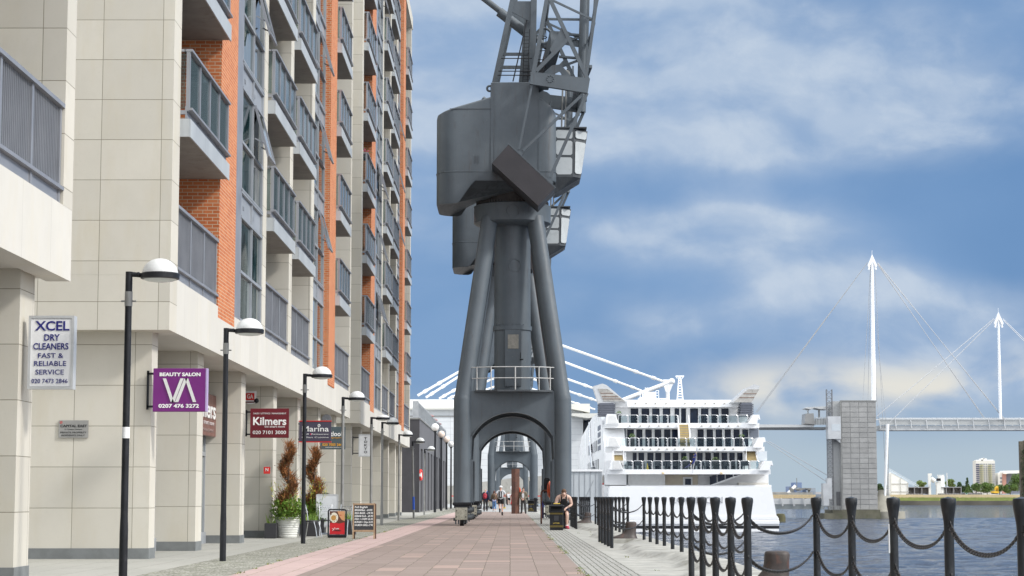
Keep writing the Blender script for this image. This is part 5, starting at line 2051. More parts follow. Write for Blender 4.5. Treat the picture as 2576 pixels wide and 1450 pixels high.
m.lathe([(0.75, -1), (0.75, 0.7), (0.6, 1.2), (0.3, 1.25)], 14)
tag(m.build('mooring_pile', simple('weedy_pile', (0.085, 0.08, 0.04), 0.9, var=0.3, sc=2), None, (at(1963, 1290, 285).x, 285, -2.5), smooth=40), 'mossy mooring pile in the water just past the ship stern', 'pile')

# --- far bank
YF = 852.0


def F_(x, y, Y=YF):
    return at((3400 + x * 0.27586) / kz, (1700 + y * 0.27586) / kz, Y)


m = MB()
zq = F_(0, 1112, YF).z
m.box(30, 500, YF, YF + 700, -6, zq)
struct('far_bank', m, simple('bank_earth', (0.42, 0.34, 0.22), 0.95, var=0.15, sc=0.05))
m = MB()
m.box(30, 500, YF - 0.6, YF - 0.05, -5, zq + 0.3)
tag(m.build('quay_wall', simple('far_quay_wall', (0.115, 0.105, 0.085), 0.9, var=0.35, sc=0.08, streak=0.4)), 'long dark weedy quay wall along the far bank', 'wall')
gs = MB()
ga, gb = F_(380, 1100).x, F_(2560, 1100).x
for i in range(15000):
    y = YF + 1 + rnd.random() ** 1.5 * 28
    x = rnd.uniform(ga, gb + 6)
    hgt = rnd.uniform(0.12, 0.35) + (y - YF) * 0.02 * rnd.random() + (0.6 if rnd.random() < 0.02 else 0)
    zz = zq + (y - YF) * 0.045
    wd = rnd.uniform(0.08, 0.28)
    gs.cm = 0 if rnd.random() < 0.7 else 1
    gs.face([(x - wd, y, zz - 0.2), (x + wd, y, zz - 0.2), (x + rnd.uniform(-.4, .4), y + 0.1, zz + hgt)])
gs.cm = 0
gs.face([(ga, YF + 0.1, zq + 0.02), (gb + 8, YF + 0.1, zq + 0.02), (gb + 8, YF + 30, zq + 1.3), (ga, YF + 30, zq + 1.3)])
tag(gs.build('grass', [flat('far_grass', (0.155, 0.20, 0.05), 0.8, var=0.3, sc=0.15), flat('far_grass_yellow', (0.25, 0.245, 0.08), 0.8, var=0.3, sc=0.2)]), kind='stuff')
m = MB()
m.box(F_(380, 0, YF + 32).x, F_(2560, 0, YF + 32).x + 10, YF + 31, YF + 33, zq, F_(0, 1012, YF + 32).z)
tag(m.build('hoarding', flat('hoarding_tan', (0.55, 0.44, 0.28), 0.9, var=0.12, sc=0.05)), 'long tan hoarding behind the far grass', 'fence')
YP = YF + 50


def FP(x, y, Y=YP):
    return F_(x, y, Y)


def xz(x, y, Y=YP):
    p_ = FP(x, y, Y)
    return (p_.x, p_.z)


def farthing(name, label, cat, x, Y=YP, group=None):
    t_ = thing(name, label, cat, (FP(x, 1000, Y).x, Y, zq), 0, group)
    return t_, Vector(t_.location)


def fpoly(parent, o, name, pts, d, mat, Y=YP, y0=0.0):
    m = MB()
    m.prism([(FP(x, y, Y).x - o.x, FP(x, y, Y).z - o.z) for x, y in pts], y0, y0 + d)
    return m.build(name, mat, parent)


FW = flat('far_white', (0.74, 0.74, 0.71), 0.6, var=0.04, sc=0.1)
FB = flat('far_blue', (0.20, 0.32, 0.48), 0.5)
t_, o = farthing('conveyor_shed', 'white wedge-shaped conveyor shed with sloping truss on the far bank', 'shed', 700)
fpoly(t_, o, 'wall', [(583, 1030), (583, 705), (600, 690), (835, 830), (835, 1030)], 6, FW)
fpoly(t_, o, 'end_wall', [(545, 1030), (545, 935), (583, 935), (583, 1030)], 3, FW, y0=1)
m = MB()
a_, b_ = FP(545, 648) - o, FP(1000, 900) - o
for y_ in (0, 5):
    for dz in (-0.5, 0.9):
        m.bar((a_.x, y_, a_.z + dz), (b_.x, y_, b_.z + dz * 0.6), 0.22)
    for i in range(16):
        p0, p1 = a_.lerp(b_, i / 16), a_.lerp(b_, (i + 0.5) / 16)
        p2 = a_.lerp(b_, (i + 1) / 16)
        m.bar((p0.x, y_, p0.z - 0.5), (p1.x, y_, p1.z + 0.8), 0.1)
        m.bar((p1.x, y_, p1.z + 0.8), (p2.x, y_, p2.z - 0.5), 0.1)
m.build('conveyor', flat('conveyor_blue_white', (0.55, 0.62, 0.68)), t_)
m = MB()
for x in (588, 730, 838):
    p_ = FP(x, {588: 712, 730: 778, 838: 842}[x]) - o
    m.box(p_.x - 0.14, p_.x + 0.14, -0.3, 0, 0, p_.z)
m.box(FP(583, 0).x - o.x, FP(835, 0).x - o.x, -0.3, 0, FP(0, 857).z - o.z, FP(0, 850).z - o.z)
m.box(FP(583, 0).x - o.x, FP(835, 0).x - o.x, -0.3, 0, FP(0, 972).z - o.z, FP(0, 963).z - o.z)
m.build('frame', flat('far_white_shade', (0.55, 0.55, 0.52)), t_)  # frame in a greyer white than the shed walls
for i, (x0_, x1_) in enumerate(((832, 1152), (1290, 1616))):
    t_, o = farthing('aggregate_bay', '%s open grey storage bay on the far bank' % ('wider' if i else 'smaller') + (' beside the chimney' if i else ' beside the white shed'), 'storage bay', (x0_ + x1_) / 2, group='open storage bays')
    fpoly(t_, o, 'roof', [(x0_, 912), (x0_, 900), (x1_, 900), (x1_, 912)], 6, flat('bay_grey', (0.27, 0.27, 0.28)))
    fpoly(t_, o, 'back_wall', [(x0_, 1005), (x0_, 912), (x1_, 912), (x1_, 1005)], 1, flat('bay_dark', (0.30, 0.295, 0.30)), y0=5)
    m = MB()
    for k in range(4):
        x = FP(x0_ + (x1_ - x0_) * k / 3, 1000).x - o.x
        m.box(x - 0.15, x + 0.15, 0.2, 5, 0, FP(0, 911).z - o.z)
    m.build('partition', bpy.data.materials['bay_grey'], t_)
t_, o = farthing('silo_plant', 'white silo plant with pipes and a dark fan between the two storage bays', 'plant', 1260)
ps = FP(1300, 900) - o
m = MB()
m.lathe([(1.5, 0), (1.5, FP(0, 745).z - o.z), (1.4, FP(0, 738).z - o.z)], 20, (FP(1316, 0).x - o.x, 2, 0))
for k in range(5):
    m.bar((FP(1262 + k * 22, 0).x - o.x, 1, FP(0, 745).z - o.z), (FP(1262 + k * 22, 0).x - o.x, 1, FP(0, 722).z - o.z), 0.3)
m.build('silo', FW, t_, smooth=40)
m = MB()
p_ = FP(1140, 0).x - o.x
m.box(p_ - 0.5, p_ + 0.5, 0, 2, 0, FP(0, 740).z - o.z)
m.box(p_ - 0.5, p_ + 1.0, 0, 2, FP(0, 740).z - o.z, FP(0, 705).z - o.z)
m.tube((p_ + 0.6, 1, FP(0, 775).z - o.z), (FP(1215, 0).x - o.x, 1, FP(0, 820).z - o.z), 1.0, n=16)
m.tube((FP(1225, 0).x - o.x, 0, FP(0, 820).z - o.z), (FP(1225, 0).x - o.x, 0, FP(0, 880).z - o.z), 0.25, n=10)
m.box(FP(1230, 0).x - o.x, FP(1290, 0).x - o.x, -1, 1, 0, FP(0, 830).z - o.z)
m.build('hopper', FW, t_)
m = MB()
m.tube((FP(1228, 0).x - o.x, -1.5, FP(0, 795).z - o.z), (FP(1285, 0).x - o.x, -1.5, FP(0, 795).z - o.z), 0.6, n=16)
m.build('fan', M['black'], t_, smooth=40)
t_, o = farthing('chimney', 'thin pale chimney rising behind the wider storage bay', 'chimney', 1466)
m = MB()
m.tube((0, 8, 0), (0, 8, FP(0, 695).z - o.z), 0.3, 0.25, 12)
m.build('stack', flat('chimney_grey', (0.55, 0.57, 0.58)), t_, smooth=40)
# tower block
YT = YF + 260
t_, o = farthing('tower_block', 'pale tower block with yellow balconies rising above the far trees', 'building', 1950, YT)
wx0, wx1, wzt = FP(1812, 0, YT).x - o.x, FP(2088, 0, YT).x - o.x, FP(0, 520, YT).z - o.z
m = MB()
m.box(wx0, wx1, 0, 8, 0, wzt)
m.build('wall', flat('tower_pale', (0.60, 0.60, 0.58), 0.6, sc=0.05), t_)
m = MB()
for a, b, c, d in ((1900, 1985, 487, 520), (1860, 1930, 505, 520), (1990, 2080, 505, 520), (1930, 1950, 480, 500), (1830, 1850, 508, 520)):
    m.box(FP(a, 0, YT).x - o.x, FP(b, 0, YT).x - o.x, 2, 7, FP(0, d, YT).z - o.z, FP(0, c, YT).z - o.z)
m.build('plant_room', FW, t_)
NF = 11
for i in range(NF):
    zt_, zb_ = FP(0, 562 + i * 28.5, YT).z - o.z, FP(0, 562 + (i + 1) * 28.5, YT).z - o.z
    hh = zt_ - zb_
    for a, b in ((1864, 1908), (1918, 1940), (1952, 1974), (1986, 2034), (2042, 2086)):
        w = MB()
        w.box(FP(a, 0, YT).x - o.x, FP(b, 0, YT).x - o.x, -0.15, -0.01, zb_ + hh * 0.42, zt_ - 0.1)
        w.build('window', flat('tower_glass', (0.20, 0.22, 0.26), 0.3), t_)
    w = MB()
    w.box(wx0 - 0.05, FP(1858, 0, YT).x - o.x, -0.2, -0.01, zb_ + hh * 0.2, zt_ - hh * 0.15)
    w.build('dark_bay', flat('tower_navy', (0.08, 0.085, 0.15), 0.4), t_)
    for a, b in ((1864, 1912), (1984, 2036)):
        w = MB()
        w.box(FP(a, 0, YT).x - o.x, FP(b, 0, YT).x - o.x, -1.3, -0.16, zb_ + 0.05, zb_ + hh * 0.2)
        w.build('balcony', flat('tower_yellow', (0.58, 0.55, 0.22), 0.6), t_)
t_, o = farthing('office_building', 'white building with curved roof and blue recess beyond the trees by the right edge', 'building', 2300, YT)
fpoly(t_, o, 'wall', [(2150, 1000), (2150, 700), (2215, 690), (2215, 1000)], 8, FW, YT)
fpoly(t_, o, 'brick_wing', [(2205, 1000), (2205, 700), (2260, 700), (2260, 1000)], 7, flat('far_brick', (0.42, 0.22, 0.18)), YT, -1)
fpoly(t_, o, 'blue_wall', [(2262, 1000), (2262, 712), (2600, 706), (2600, 1000)], 7, flat('far_slate_blue', (0.16, 0.18, 0.24)), YT, 1)
fpoly(t_, o, 'roof', [(2205, 712), (2212, 680), (2230, 666), (2600, 660), (2600, 700), (2270, 706), (2250, 715)], 11, FW, YT, -3)
for j in range(2):
    for i in range(4):
        a, c = 2155 + i * 13, 760 + j * 55
        w = MB()
        w.box(FP(a, 0, YT).x - o.x, FP(a + 9, 0, YT).x - o.x, -0.2, -0.01, FP(0, c + 25, YT).z - o.z, FP(0, c, YT).z - o.z)
        w.build('window', bpy.data.materials['tower_glass'], t_)
# excavator
t_, o = farthing('excavator', 'yellow excavator with raised arm among the far trees', 'excavator', 2115)
YE = flat('excavator_yellow', (0.68, 0.42, 0.03), 0.5)
fpoly(t_, o, 'body', [(2075, 985), (2078, 965), (2120, 962), (2160, 965), (2162, 990), (2120, 995)], 5, YE)
fpoly(t_, o, 'cab', [(2096, 965), (2098, 945), (2112, 945), (2116, 965)], 3.5, flat('excavator_glass', (0.25, 0.22, 0.1)), y0=0.5)
fpoly(t_, o, 'arm', [(2112, 962), (2125, 905), (2150, 885), (2160, 895), (2160, 955), (2152, 955), (2148, 912), (2132, 920), (2124, 962)], 2.5, YE, y0=1)
fpoly(t_, o, 'track', [(2084, 1003), (2080, 992), (2148, 992), (2144, 1003)], 5, M['black'])
for (a, b, c, d, nm, lab, cat, mt) in ((1735, 1912, 988, 1036, 'site_container', 'dark site container right of the wider bay', 'container', flat('container_dark', (0.085, 0.09, 0.11))),
                                      (1620, 1680, 990, 1020, 'site_cabin', 'low dark cabin between bay and dark container', 'cabin', flat('cabin_dark', (0.12, 0.12, 0.14))),
                                      (1700, 1728, 985, 1006, 'green_skip', 'small green skip beside the dark container', 'skip', flat('skip_green', (0.05, 0.25, 0.14))),
                                      (1300, 1620, 996, 1022, 'skip_row_wall', 'low dark wall below the wider storage bay', 'wall', flat('low_wall_dark', (0.13, 0.13, 0.15))),
                                      (840, 1060, 1000, 1022, 'low_wall', 'low dark wall below the smaller storage bay', 'wall', flat('low_wall_dark', (0.13, 0.13, 0.15)))):
    t2, o2 = farthing(nm, lab, cat, (a + b) / 2, YF + 42)
    fpoly(t2, o2, 'body', [(a, d), (a, c), (b, c), (b, d)], 4, mt, YF + 42)
    m = MB()
    nn = max(2, int((b - a) / 22))
    for k in range(nn + 1):
        x = FP(a + (b - a) * k / nn, 0, YF + 42).x - o2.x
        m.box(x - 0.15, x + 0.15, -0.15, 0.02, FP(0, d, YF + 42).z - o2.z, FP(0, c, YF + 42).z - o2.z + 0.1)
    m.build('rib', bpy.data.materials['bay_dark'], t2)
for (a, b, c, lab) in ((1072, 1142, 1008, 'blue lorry cab parked before the smaller storage bay'), (1960, 2008, 1018, 'white van parked behind the far grass')):
    t2, o2 = farthing('parked_lorry', lab, 'lorry', (a + b) / 2, YF + 36)
    cl_ = flat('lorry_blue', (0.03, 0.13, 0.38)) if a < 1500 else FW
    fpoly(t2, o2, 'body', [(a, 1034), (a, c + 6), (a + (b - a) * 0.25, c), (b, c), (b, 1034)], 3, cl_, YF + 36)
    fpoly(t2, o2, 'wheel', [(a + 6, 1042), (a + 6, 1034), (a + 18, 1034), (a + 18, 1042)], 3, M['black'], YF + 36)
    fpoly(t2, o2, 'window', [(a + 5, c + 14), (a + 8, c + 8), (a + 16, c + 6), (a + 16, c + 14)], 3.2, M['black'], YF + 36, -0.1)
for (a, b, lab) in ((1152, 1342, 'long white and blue boat hull laid up behind the far grass'), (1580, 1772, 'white boat hull laid up in front of the dark container'), (2150, 2330, 'white boat hull laid up below the excavator')):
    t2, o2 = farthing('laid_up_boat', lab, 'boat', (a + b) / 2, YF + 36, 'boats laid up on the far bank')
    fpoly(t2, o2, 'hull', [(a, 1028), (a + 10, 1044), (b - 6, 1044), (b, 1030)], 3, FB, YF + 36)
    fpoly(t2, o2, 'deck', [(a + 3, 1028), (a + 8, 1020), (b - 12, 1022), (b - 1, 1030)], 2.6, FW, YF + 36, 0.2)
for (a, b, c, d, col, lab) in ((390, 620, 995, 1020, (0.42, 0.40, 0.36), 'grey gravel heap below the white shed'), (1915, 2060, 990, 1015, (0.40, 0.38, 0.35), 'grey gravel heap left of the excavator')):
    m = MB()
    cx = FP((a + b) / 2, 0, YF + 40).x
    rx = (FP(b, 0, YF + 40).x - FP(a, 0, YF + 40).x) / 2
    hz = FP(0, c, YF + 40).z - zq
    m.lathe([(rx, 0), (rx * 0.75, hz * 0.4), (rx * 0.4, hz * 0.8), (rx * 0.12, hz), (0.01, hz)], 20)
    tag(m.build('gravel_heap', flat('heap_%d' % a, col, 0.95, var=0.15), None, (cx, YF + 40 + 12, zq)), lab, 'heap')


# far trees: leaf clumps through the crown's volume on a trunk
def leafcrown(m, c, rx, ry, rz, n, leaf, rn):
    lumps = []
    for _ in range(11):
        a, e = rn.uniform(0, 6.283), rn.uniform(-0.6, 1.4)
        lumps.append((Vector((c[0] + rx * 0.62 * math.cos(a) * math.cos(e), c[1] + ry * 0.62 * math.sin(a) * math.cos(e), c[2] + rz * 0.62 * math.sin(e))), rn.uniform(0.28, 0.5)))
    for _ in range(n):
        L, rr = rn.choice(lumps)
        d = Vector((rn.gauss(0, 1), rn.gauss(0, 1), rn.gauss(0, 1))).normalized() * rr * rn.random() ** 0.35
        p_ = L + Vector((d.x * rx, d.y * ry, d.z * rz))
        s_ = leaf * rn.uniform(0.6, 1.3)
        u_ = Vector((rn.gauss(0, 1), rn.gauss(0, 1), rn.gauss(0, 0.6))).normalized() * s_
        v_ = Vector((rn.gauss(0, 1), rn.gauss(0, 1), rn.gauss(0, 1))).normalized() * s_ * 0.7
        m.cm = 0 if rn.random() < 0.6 else 1
        m.face([p_ - u_, p_ - v_, p_ + u_, p_ + v_])


LEAF = {'mid': [flat('leaf_mid', (0.075, 0.135, 0.03), 0.7, var=0.3, sc=0.3), flat('leaf_mid_pale', (0.125, 0.195, 0.045), 0.7, var=0.3, sc=0.3)],
        'dark': [flat('leaf_dark', (0.045, 0.085, 0.035), 0.7, var=0.3, sc=0.3), flat('leaf_dark_b', (0.07, 0.125, 0.045), 0.7, var=0.3, sc=0.3)],
        'pale': [flat('leaf_pale', (0.15, 0.21, 0.06), 0.7, var=0.25, sc=0.3), flat('leaf_pale_b', (0.20, 0.27, 0.09), 0.7, var=0.25, sc=0.3)]}
for (a, b, c, d, kd, Y_, lab) in ((380, 475, 855, 1005, 'dark', YF + 60, 'dark green tree just right of the lift tower'), (505, 575, 880, 1005, 'mid', YF + 66, 'small tree half hidden behind the white shed'),
                                  (960, 1105, 808, 930, 'pale', YF + 90, 'pale green tree between white shed and silo plant'), (1370, 1525, 785, 930, 'pale', YF + 90, 'pale green tree around the thin chimney'),
                                  (1535, 1660, 830, 1000, 'dark', YF + 70, 'dark tree at the end of the wider storage bay'), (1650, 1760, 770, 1000, 'dark', YF + 80, 'dark pointed conifer-like tree left of the tower block'),
                                  (1650, 1800, 880, 1005, 'mid', YF + 58, 'bright bushy tree in front of the dark pointed tree'), (1770, 1890, 840, 1005, 'mid', YF + 66, 'mid green tree below the corner of the tower block'),
                                  (1880, 2090, 830, 1008, 'mid', YF + 60, 'broad green tree in front of the tower block'), (2095, 2240, 865, 1005, 'mid', YF + 70, 'green tree behind the excavator'),
                                  (2220, 2420, 850, 1005, 'mid', YF + 62, 'broad green tree right of the excavator'), (2330, 2600, 715, 1005, 'mid', YF + 66, 'tallest green tree by the right edge in front of the white building')):
    t_, o = farthing('tree', lab, 'tree', (a + b) / 2, Y_, 'trees on the far bank')
    xa, xb = FP(a, 0, Y_).x - o.x, FP(b, 0, Y_).x - o.x
    ztop, zbot = FP(0, c, Y_).z - o.z, max(0, FP(0, d, Y_).z - o.z)
    m = MB()
    m.tube((0, 0, -0.5), (0.3, 0, ztop * 0.6), 0.25, 0.1, 8)
    for k in range(5):
        an = k * 1.3
        m.tube((0.1, 0, ztop * (0.25 + 0.07 * k)), ((xb - xa) * 0.3 * math.cos(an), 3 * math.sin(an), ztop * (0.5 + 0.08 * k)), 0.1, 0.04, 6)
    m.build('trunk', flat('far_bark', (0.10, 0.08, 0.06), 0.9), t_)
    m = MB()
    rn = random.Random(a)
    rx, rz = (xb - xa) / 2, (ztop - zbot) / 2
    if 'pointed' in lab:
        for k in range(4):
            leafcrown(m, (0, 0, zbot + (ztop - zbot) * (0.2 + 0.2 * k)), rx * (1 - 0.22 * k), rx * (1 - 0.22 * k), rz * 0.5, 700, 0.26, rn)
    else:
        leafcrown(m, (0, 0, zbot + rz * 0.95), rx * 1.3, min(rx, 8), rz * 1.12, int(2000 + 90 * rx * rz), 0.30, rn)
    m.build('crown', LEAF[kd], t_)
# pale distant skyline past the ship; haze is painted into the bluish colours
YD = 1300.0
for i, (a, b, c, d, col, lab) in enumerate(((2010, 2032, 1228, 1248, (0.23, 0.27, 0.33), 'low haze-blue distant block on the horizon'), (1984, 2000, 1214, 1248, (0.14, 0.20, 0.34), 'dark haze-blue distant tower nearest the ship'), (1972, 1984, 1224, 1248, (0.17, 0.22, 0.34), 'short haze-blue distant block beside the dark tower'),
                                            (1940, 2070, 1238, 1250, (0.40, 0.40, 0.42), 'long low pale distant building on the horizon'))):
    t_ = thing('distant_building', lab, 'building', (at((a + b) / 2, 1250, YD).x, YD, -2), 0, 'distant buildings on the horizon')
    o = Vector(t_.location)
    m = MB()
    m.box(at(a, 0, YD).x - o.x, at(b, 0, YD).x - o.x, i * 3, i * 3 + 20, 0, at(0, c, YD).z - o.z)
    m.build('wall', flat('distant_%d' % i, col, 0.8), t_)
    m = MB()
    m.box(at(a, 0, YD).x - o.x + 1, at(b, 0, YD).x - o.x - 1, i * 3 - 0.3, i * 3 - 0.05, (at(0, c, YD).z - o.z) * 0.5, (at(0, c, YD).z - o.z) * 0.75)
    m.build('window_row', flat('distant_glass', (0.18, 0.22, 0.28)), t_)
m = MB()
m.box(at(1930, 0, 1100).x, at(2110, 0, 1100).x, 1090, 1400, -6, -1.2)
struct('distant_bank', m, M['oldconc'])
m = MB()
p0, p1 = at(1978, 1246, 1250), at(2001, 1222, 1250)
m.tube(p0 - Vector((p0.x, 1250, -2)), p1 - Vector((p0.x, 1250, -2)), 0.9, n=8)
m.tube(p1 - Vector((p0.x, 1250, -2)), at(1999, 1228, 1250) - Vector((p0.x, 1250, -2)), 0.5, n=8)
tag(m.build('distant_crane_arm', M['white'], None, (p0.x, 1250, -2)), 'white slanting crane arm on the horizon beside the haze-blue tower', 'crane arm')
# ------------------------------------------------------------------ dark low building, lamps
bb = thing('low_building', 'low charcoal building with deep door bays and a glazed roof terrace', 'building', (-6.7, 146.5, 0))
m = MB()
Lb, Hb = 66.0, 6.85
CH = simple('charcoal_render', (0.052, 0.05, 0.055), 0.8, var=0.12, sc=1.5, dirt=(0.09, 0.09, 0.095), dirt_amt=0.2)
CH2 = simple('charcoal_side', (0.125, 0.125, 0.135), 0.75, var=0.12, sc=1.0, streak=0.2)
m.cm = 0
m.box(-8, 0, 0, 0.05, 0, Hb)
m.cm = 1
bays = [(2.2 + 6.3 * i, 2.2 + 6.3 * i + 3.6) for i in range(10)]
prev = 0.05
for a, b in bays:
    m.box(-1.0, 0, prev, a, 0, 4.75)
    prev = b
m.box(-1.0, 0, prev, Lb, 0, 4.75)
m.box(-8, 0, 0.05, Lb, 4.75, Hb)
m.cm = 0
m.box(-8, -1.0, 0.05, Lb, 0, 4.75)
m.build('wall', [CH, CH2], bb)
for a, b in bays:
    d = MB()
    d.box(-0.98, -0.9, a + 0.1, b - 0.1, 0.02, 4.6)
    d.build('door', M['darkglass'], bb)
m = MB()
m.box(-8.05, 0.06, -0.05, Lb + 0.05, Hb, Hb + 0.12)
m.build('coping', M['postgrey'], bb)
m = MB()
for i in range(34):
    y = 0.3 + i * 1.95
    m.box(-0.30, -0.12, y - 0.10, y + 0.10, Hb + 0.12, Hb + 1.35)
for i in range(5):
    x = -0.3 - i * 1.8
    m.box(x - 0.22, x + 0.22, 0.1, 0.26, Hb + 0.12, Hb + 1.35)
m.box(-0.26, -0.16, 0.2, Lb, Hb + 0.2, Hb + 0.34)
m.box(-0.26, -0.16, 0.2, Lb, Hb + 1.25, Hb + 1.35)
tr = m.build('terrace_screen', simple('terrace_metal', (0.45, 0.47, 0.49), 0.4, metal=0.3, var=0.08), bb)
m = MB()
m.box(-0.22, -0.20, 0.2, Lb, Hb + 0.34, Hb + 1.25)
m.build('glass_panel', M['balglass'], tr)
for i, y in enumerate((27.0, 36.0, 46.0)):
    u_ = thing('parasol', '%s faded red parasol open on the charcoal building roof terrace' % ORD[i], 'parasol', (-7.6, 146.5 + y, Hb), 0, 'parasols on the roof terrace')
    m = MB()
    m.lathe([(0.95, 1.35), (0.05, 1.75)], 8, cap=False)
    m.lathe([(0.95, 1.35), (0.95, 1.28)], 8, cap=False)
    m.build('canopy', flat('parasol_red', (0.36, 0.19, 0.18), 0.8, var=0.1), u_)
    m = MB()
    m.tube((0, 0, 0), (0, 0, 1.75), 0.03, n=8)
    m.build('pole', M['postgrey'], u_)
lr = thing('life_ring_case', 'red and white life ring case on the corner of the charcoal building', 'life ring', (-6.62, 147.1, 2.75), R(-100))
m = MB()
m.torus((0, 0, 0), 0.34, 0.10, 'y', 28, 10)
m.build('ring', M['red'], lr, smooth=True)
m = MB()
m.bbox(-0.2, 0.2, -0.10, 0.06, -0.2, 0.2, 0.02)
m.build('box', M['cream'], lr)
m = MB()
m.box(0.22, 0.46, -0.11, 0.11, -0.10, 0.10)
m.build('white_band', M['white'], lr)


def dome_lamp(label, x, y, lower, hgt=4.13, lean=0.0, wrap=None, patch=None, rz=0.0, small=False):
    o = thing('street_lamp', label, 'street lamp', (x, y, 0), rz, 'white domed street lamps')
    m = MB()
    m.lathe([(0.058, 0), (0.057, 0.7), (0.050, 0.9), (0.046, hgt - 0.42)], 18)
    m.build('post', lower, o, smooth=40)
    m = MB()
    m.lathe([(0.053, hgt - 0.42), (0.053, hgt - 0.22)], 18)
    for s_ in (-1, 1):
        m.tube((s_ * 0.055, 0, hgt - 0.35), (s_ * 0.10, 0, hgt - 0.35), 0.012, n=8)
    m.build('collar', M['postgrey'], o, smooth=40)
    m = MB()
    m.lathe([(0.048, hgt - 0.22), (0.048, hgt + 0.05)], 18)
    m.tube((0.0, 0, hgt + 0.02), (0.19, 0, hgt + 0.0), 0.036, 0.032, 12)
    m.sphere((0.13, -0.03, hgt + 0.01), 0.035, 8, 6)
    m.build('arm', M['black'], o, smooth=40)
    cx = 0.42
    m = MB()
    m.lathe([(0.235, -0.055), (0.26, -0.045), (0.263, 0.02), (0.245, 0.032)], 32, (cx, 0, hgt))
    h = m.build('rim', M['black'], o, smooth=40)
    m = MB()
    m.sphere((cx, 0, hgt + 0.025), 0.24, 32, 10, 0.86 if not small else 0.45, half=True)
    m.build('lamp_dome', M['dome'], o, smooth=True)
    m = MB()
    m.lathe([(0.232, -0.052), (0.18, -0.075), (0.08, -0.088), (0.01, -0.09)], 28, (cx, 0, hgt), cap=False)
    m.build('lens', M['lens'], o, smooth=True)
    if patch:
        m = MB()
        m.lathe([(0.0525, patch), (0.0515, patch + 0.15)], 16, cap=False)
        m.build('sticker', M['white'], o, smooth=True)
    if wrap:
        m = MB()
        m.lathe([(0.061, 0.45), (0.060, 1.15)], 16, cap=False)
        m.build('blue_band', flat('blue_tape', (0.02, 0.09, 0.48)), o, smooth=True)
    if lean:
        o.rotation_euler = (0, R(lean), rz)
    return o


Bk, Gy = M['black'], M['postgrey']
dome_lamp('black domed street lamp with white sticker, in front of the blank stone wall', -5.16, 26.6, Bk, patch=1.93)
dome_lamp('black domed street lamp whose head overlaps the purple sign bay, second along the cobbles', -5.13, 35.6, Bk)
dome_lamp('black domed street lamp standing beside the white plant pot', -5.08, 48.9, Bk)
dome_lamp('grey domed street lamp behind the whiteboard and Outlook board', -5.1, 60.4, Gy)
dome_lamp('grey street lamp beside the Tokyo sign, its white dome flattened', -5.15, 73.6, Gy, 4.05, small=True)
dome_lamp('grey domed street lamp just past the Tokyo sign', -5.2, 80.6, Gy)
dome_lamp('grey domed street lamp before the end of the stone block', -5.4, 96.5, Gy)
dome_lamp('leaning grey domed street lamp with blue band near its foot', -5.25, 108.5, Gy, lean=-1.2, wrap=True)
dome_lamp('grey domed street lamp in front of the charcoal door bays', -5.45, 126.5, Gy)
GL_ = bpy.data.materials.new('globe_glass')
GL_.use_nodes = True
_b = GL_.node_tree.nodes['Principled BSDF']
_b.inputs['Base Color'].default_value = (0.82, 0.81, 0.79, 1)
_b.inputs['Roughness'].default_value = 0.25
_b.inputs['Subsurface Weight'].default_value = 0.0
GL2 = GL_.copy()
GL2.node_tree.nodes['Principled BSDF'].inputs['Base Color'].default_value = (0.80, 0.66, 0.56, 1)
for i, (px, Y, mt, nm) in enumerate(((1094.3, 146.0, GL_, 'nearest'), (1110, 162.5, GL2, 'second, slightly peach'), (1123.3, 177.0, GL2, 'third, peach tinted'), (1134.6, 194.0, GL_, 'farthest'))):
    o = thing('globe_lamp', '%s globe lamp on a tall black post by the charcoal building' % nm, 'globe lamp', (at(px, 1200, Y).x, Y, 0), 0, 'globe lamps on tall black posts')
    m = MB()
    m.lathe([(0.10, 0), (0.095, 0.8), (0.085, 0.9), (0.07, 5.85), (0.12, 5.9), (0.12, 6.0)], 16)
    m.build('post', Bk, o, smooth=40)
    m = MB()
    m.sphere((0, 0, 6.24), 0.29, 24, 14)
    m.build('globe', mt, o, smooth=True)
o = thing('globe_lamp', 'small distant white globe lamp seen under the innermost crane arch', 'globe lamp', (at(1288, 1200, 262).x + 0.1, 262, 0))
m = MB()
m.lathe([(0.05, 0), (0.04, 1.95), (0.1, 2.0)], 10)
m.build('post', Bk, o)
m = MB()
m.sphere((0, 0, 2.3), 0.33, 16, 10)
m.build('globe', GL_, o, smooth=True)
# ------------------------------------------------------------------ hanging signs
WH = flat('letter_white', (0.82, 0.82, 0.80), 0.5)
NAVY = flat('letter_navy', (0.012, 0.013, 0.17), 0.5)
DK = flat('letter_dark', (0.03, 0.03, 0.032), 0.5)


def board(name, label, px0, px1, py0, py1, Y, mat, thick=0.12, edge=None, bracket=None, cat='sign'):
    a, b = at(px0, py1, Y), at(px1, py0, Y)
    W_, H_ = b.x - a.x, b.z - a.z
    o = thing(name, label, cat, (a.x + W_ / 2, Y, a.z))
    m = MB()
    m.bbox(-W_ / 2, W_ / 2, 0, thick, 0, H_, 0.008)
    m.build('panel', mat, o)
    if edge:
        m = MB()
        t_ = 0.035
        for q in ((-W_ / 2 - t_, -W_ / 2, -0.012, thick + 0.01, -t_, H_ + t_), (W_ / 2, W_ / 2 + t_, -0.012, thick + 0.01, -t_, H_ + t_), (-W_ / 2, W_ / 2, -0.012, thick + 0.01, -t_, 0), (-W_ / 2, W_ / 2, -0.012, thick + 0.01, H_, H_ + t_)):
            m.box(*q)
        m.build('frame', edge, o)
    if bracket:
        m = MB()
        for z in (0.12 * H_, 0.88 * H_):
            m.bar((-W_ / 2 - bracket, thick / 2, z), (-W_ / 2, thick / 2, z), 0.04)
        m.bar((-W_ / 2 - bracket + 0.02, thick / 2, 0.05 * H_), (-W_ / 2 - bracket + 0.02, thick / 2, 0.95 * H_), 0.04)
        m.build('bracket', Bk, o)
    return o, W_, H_


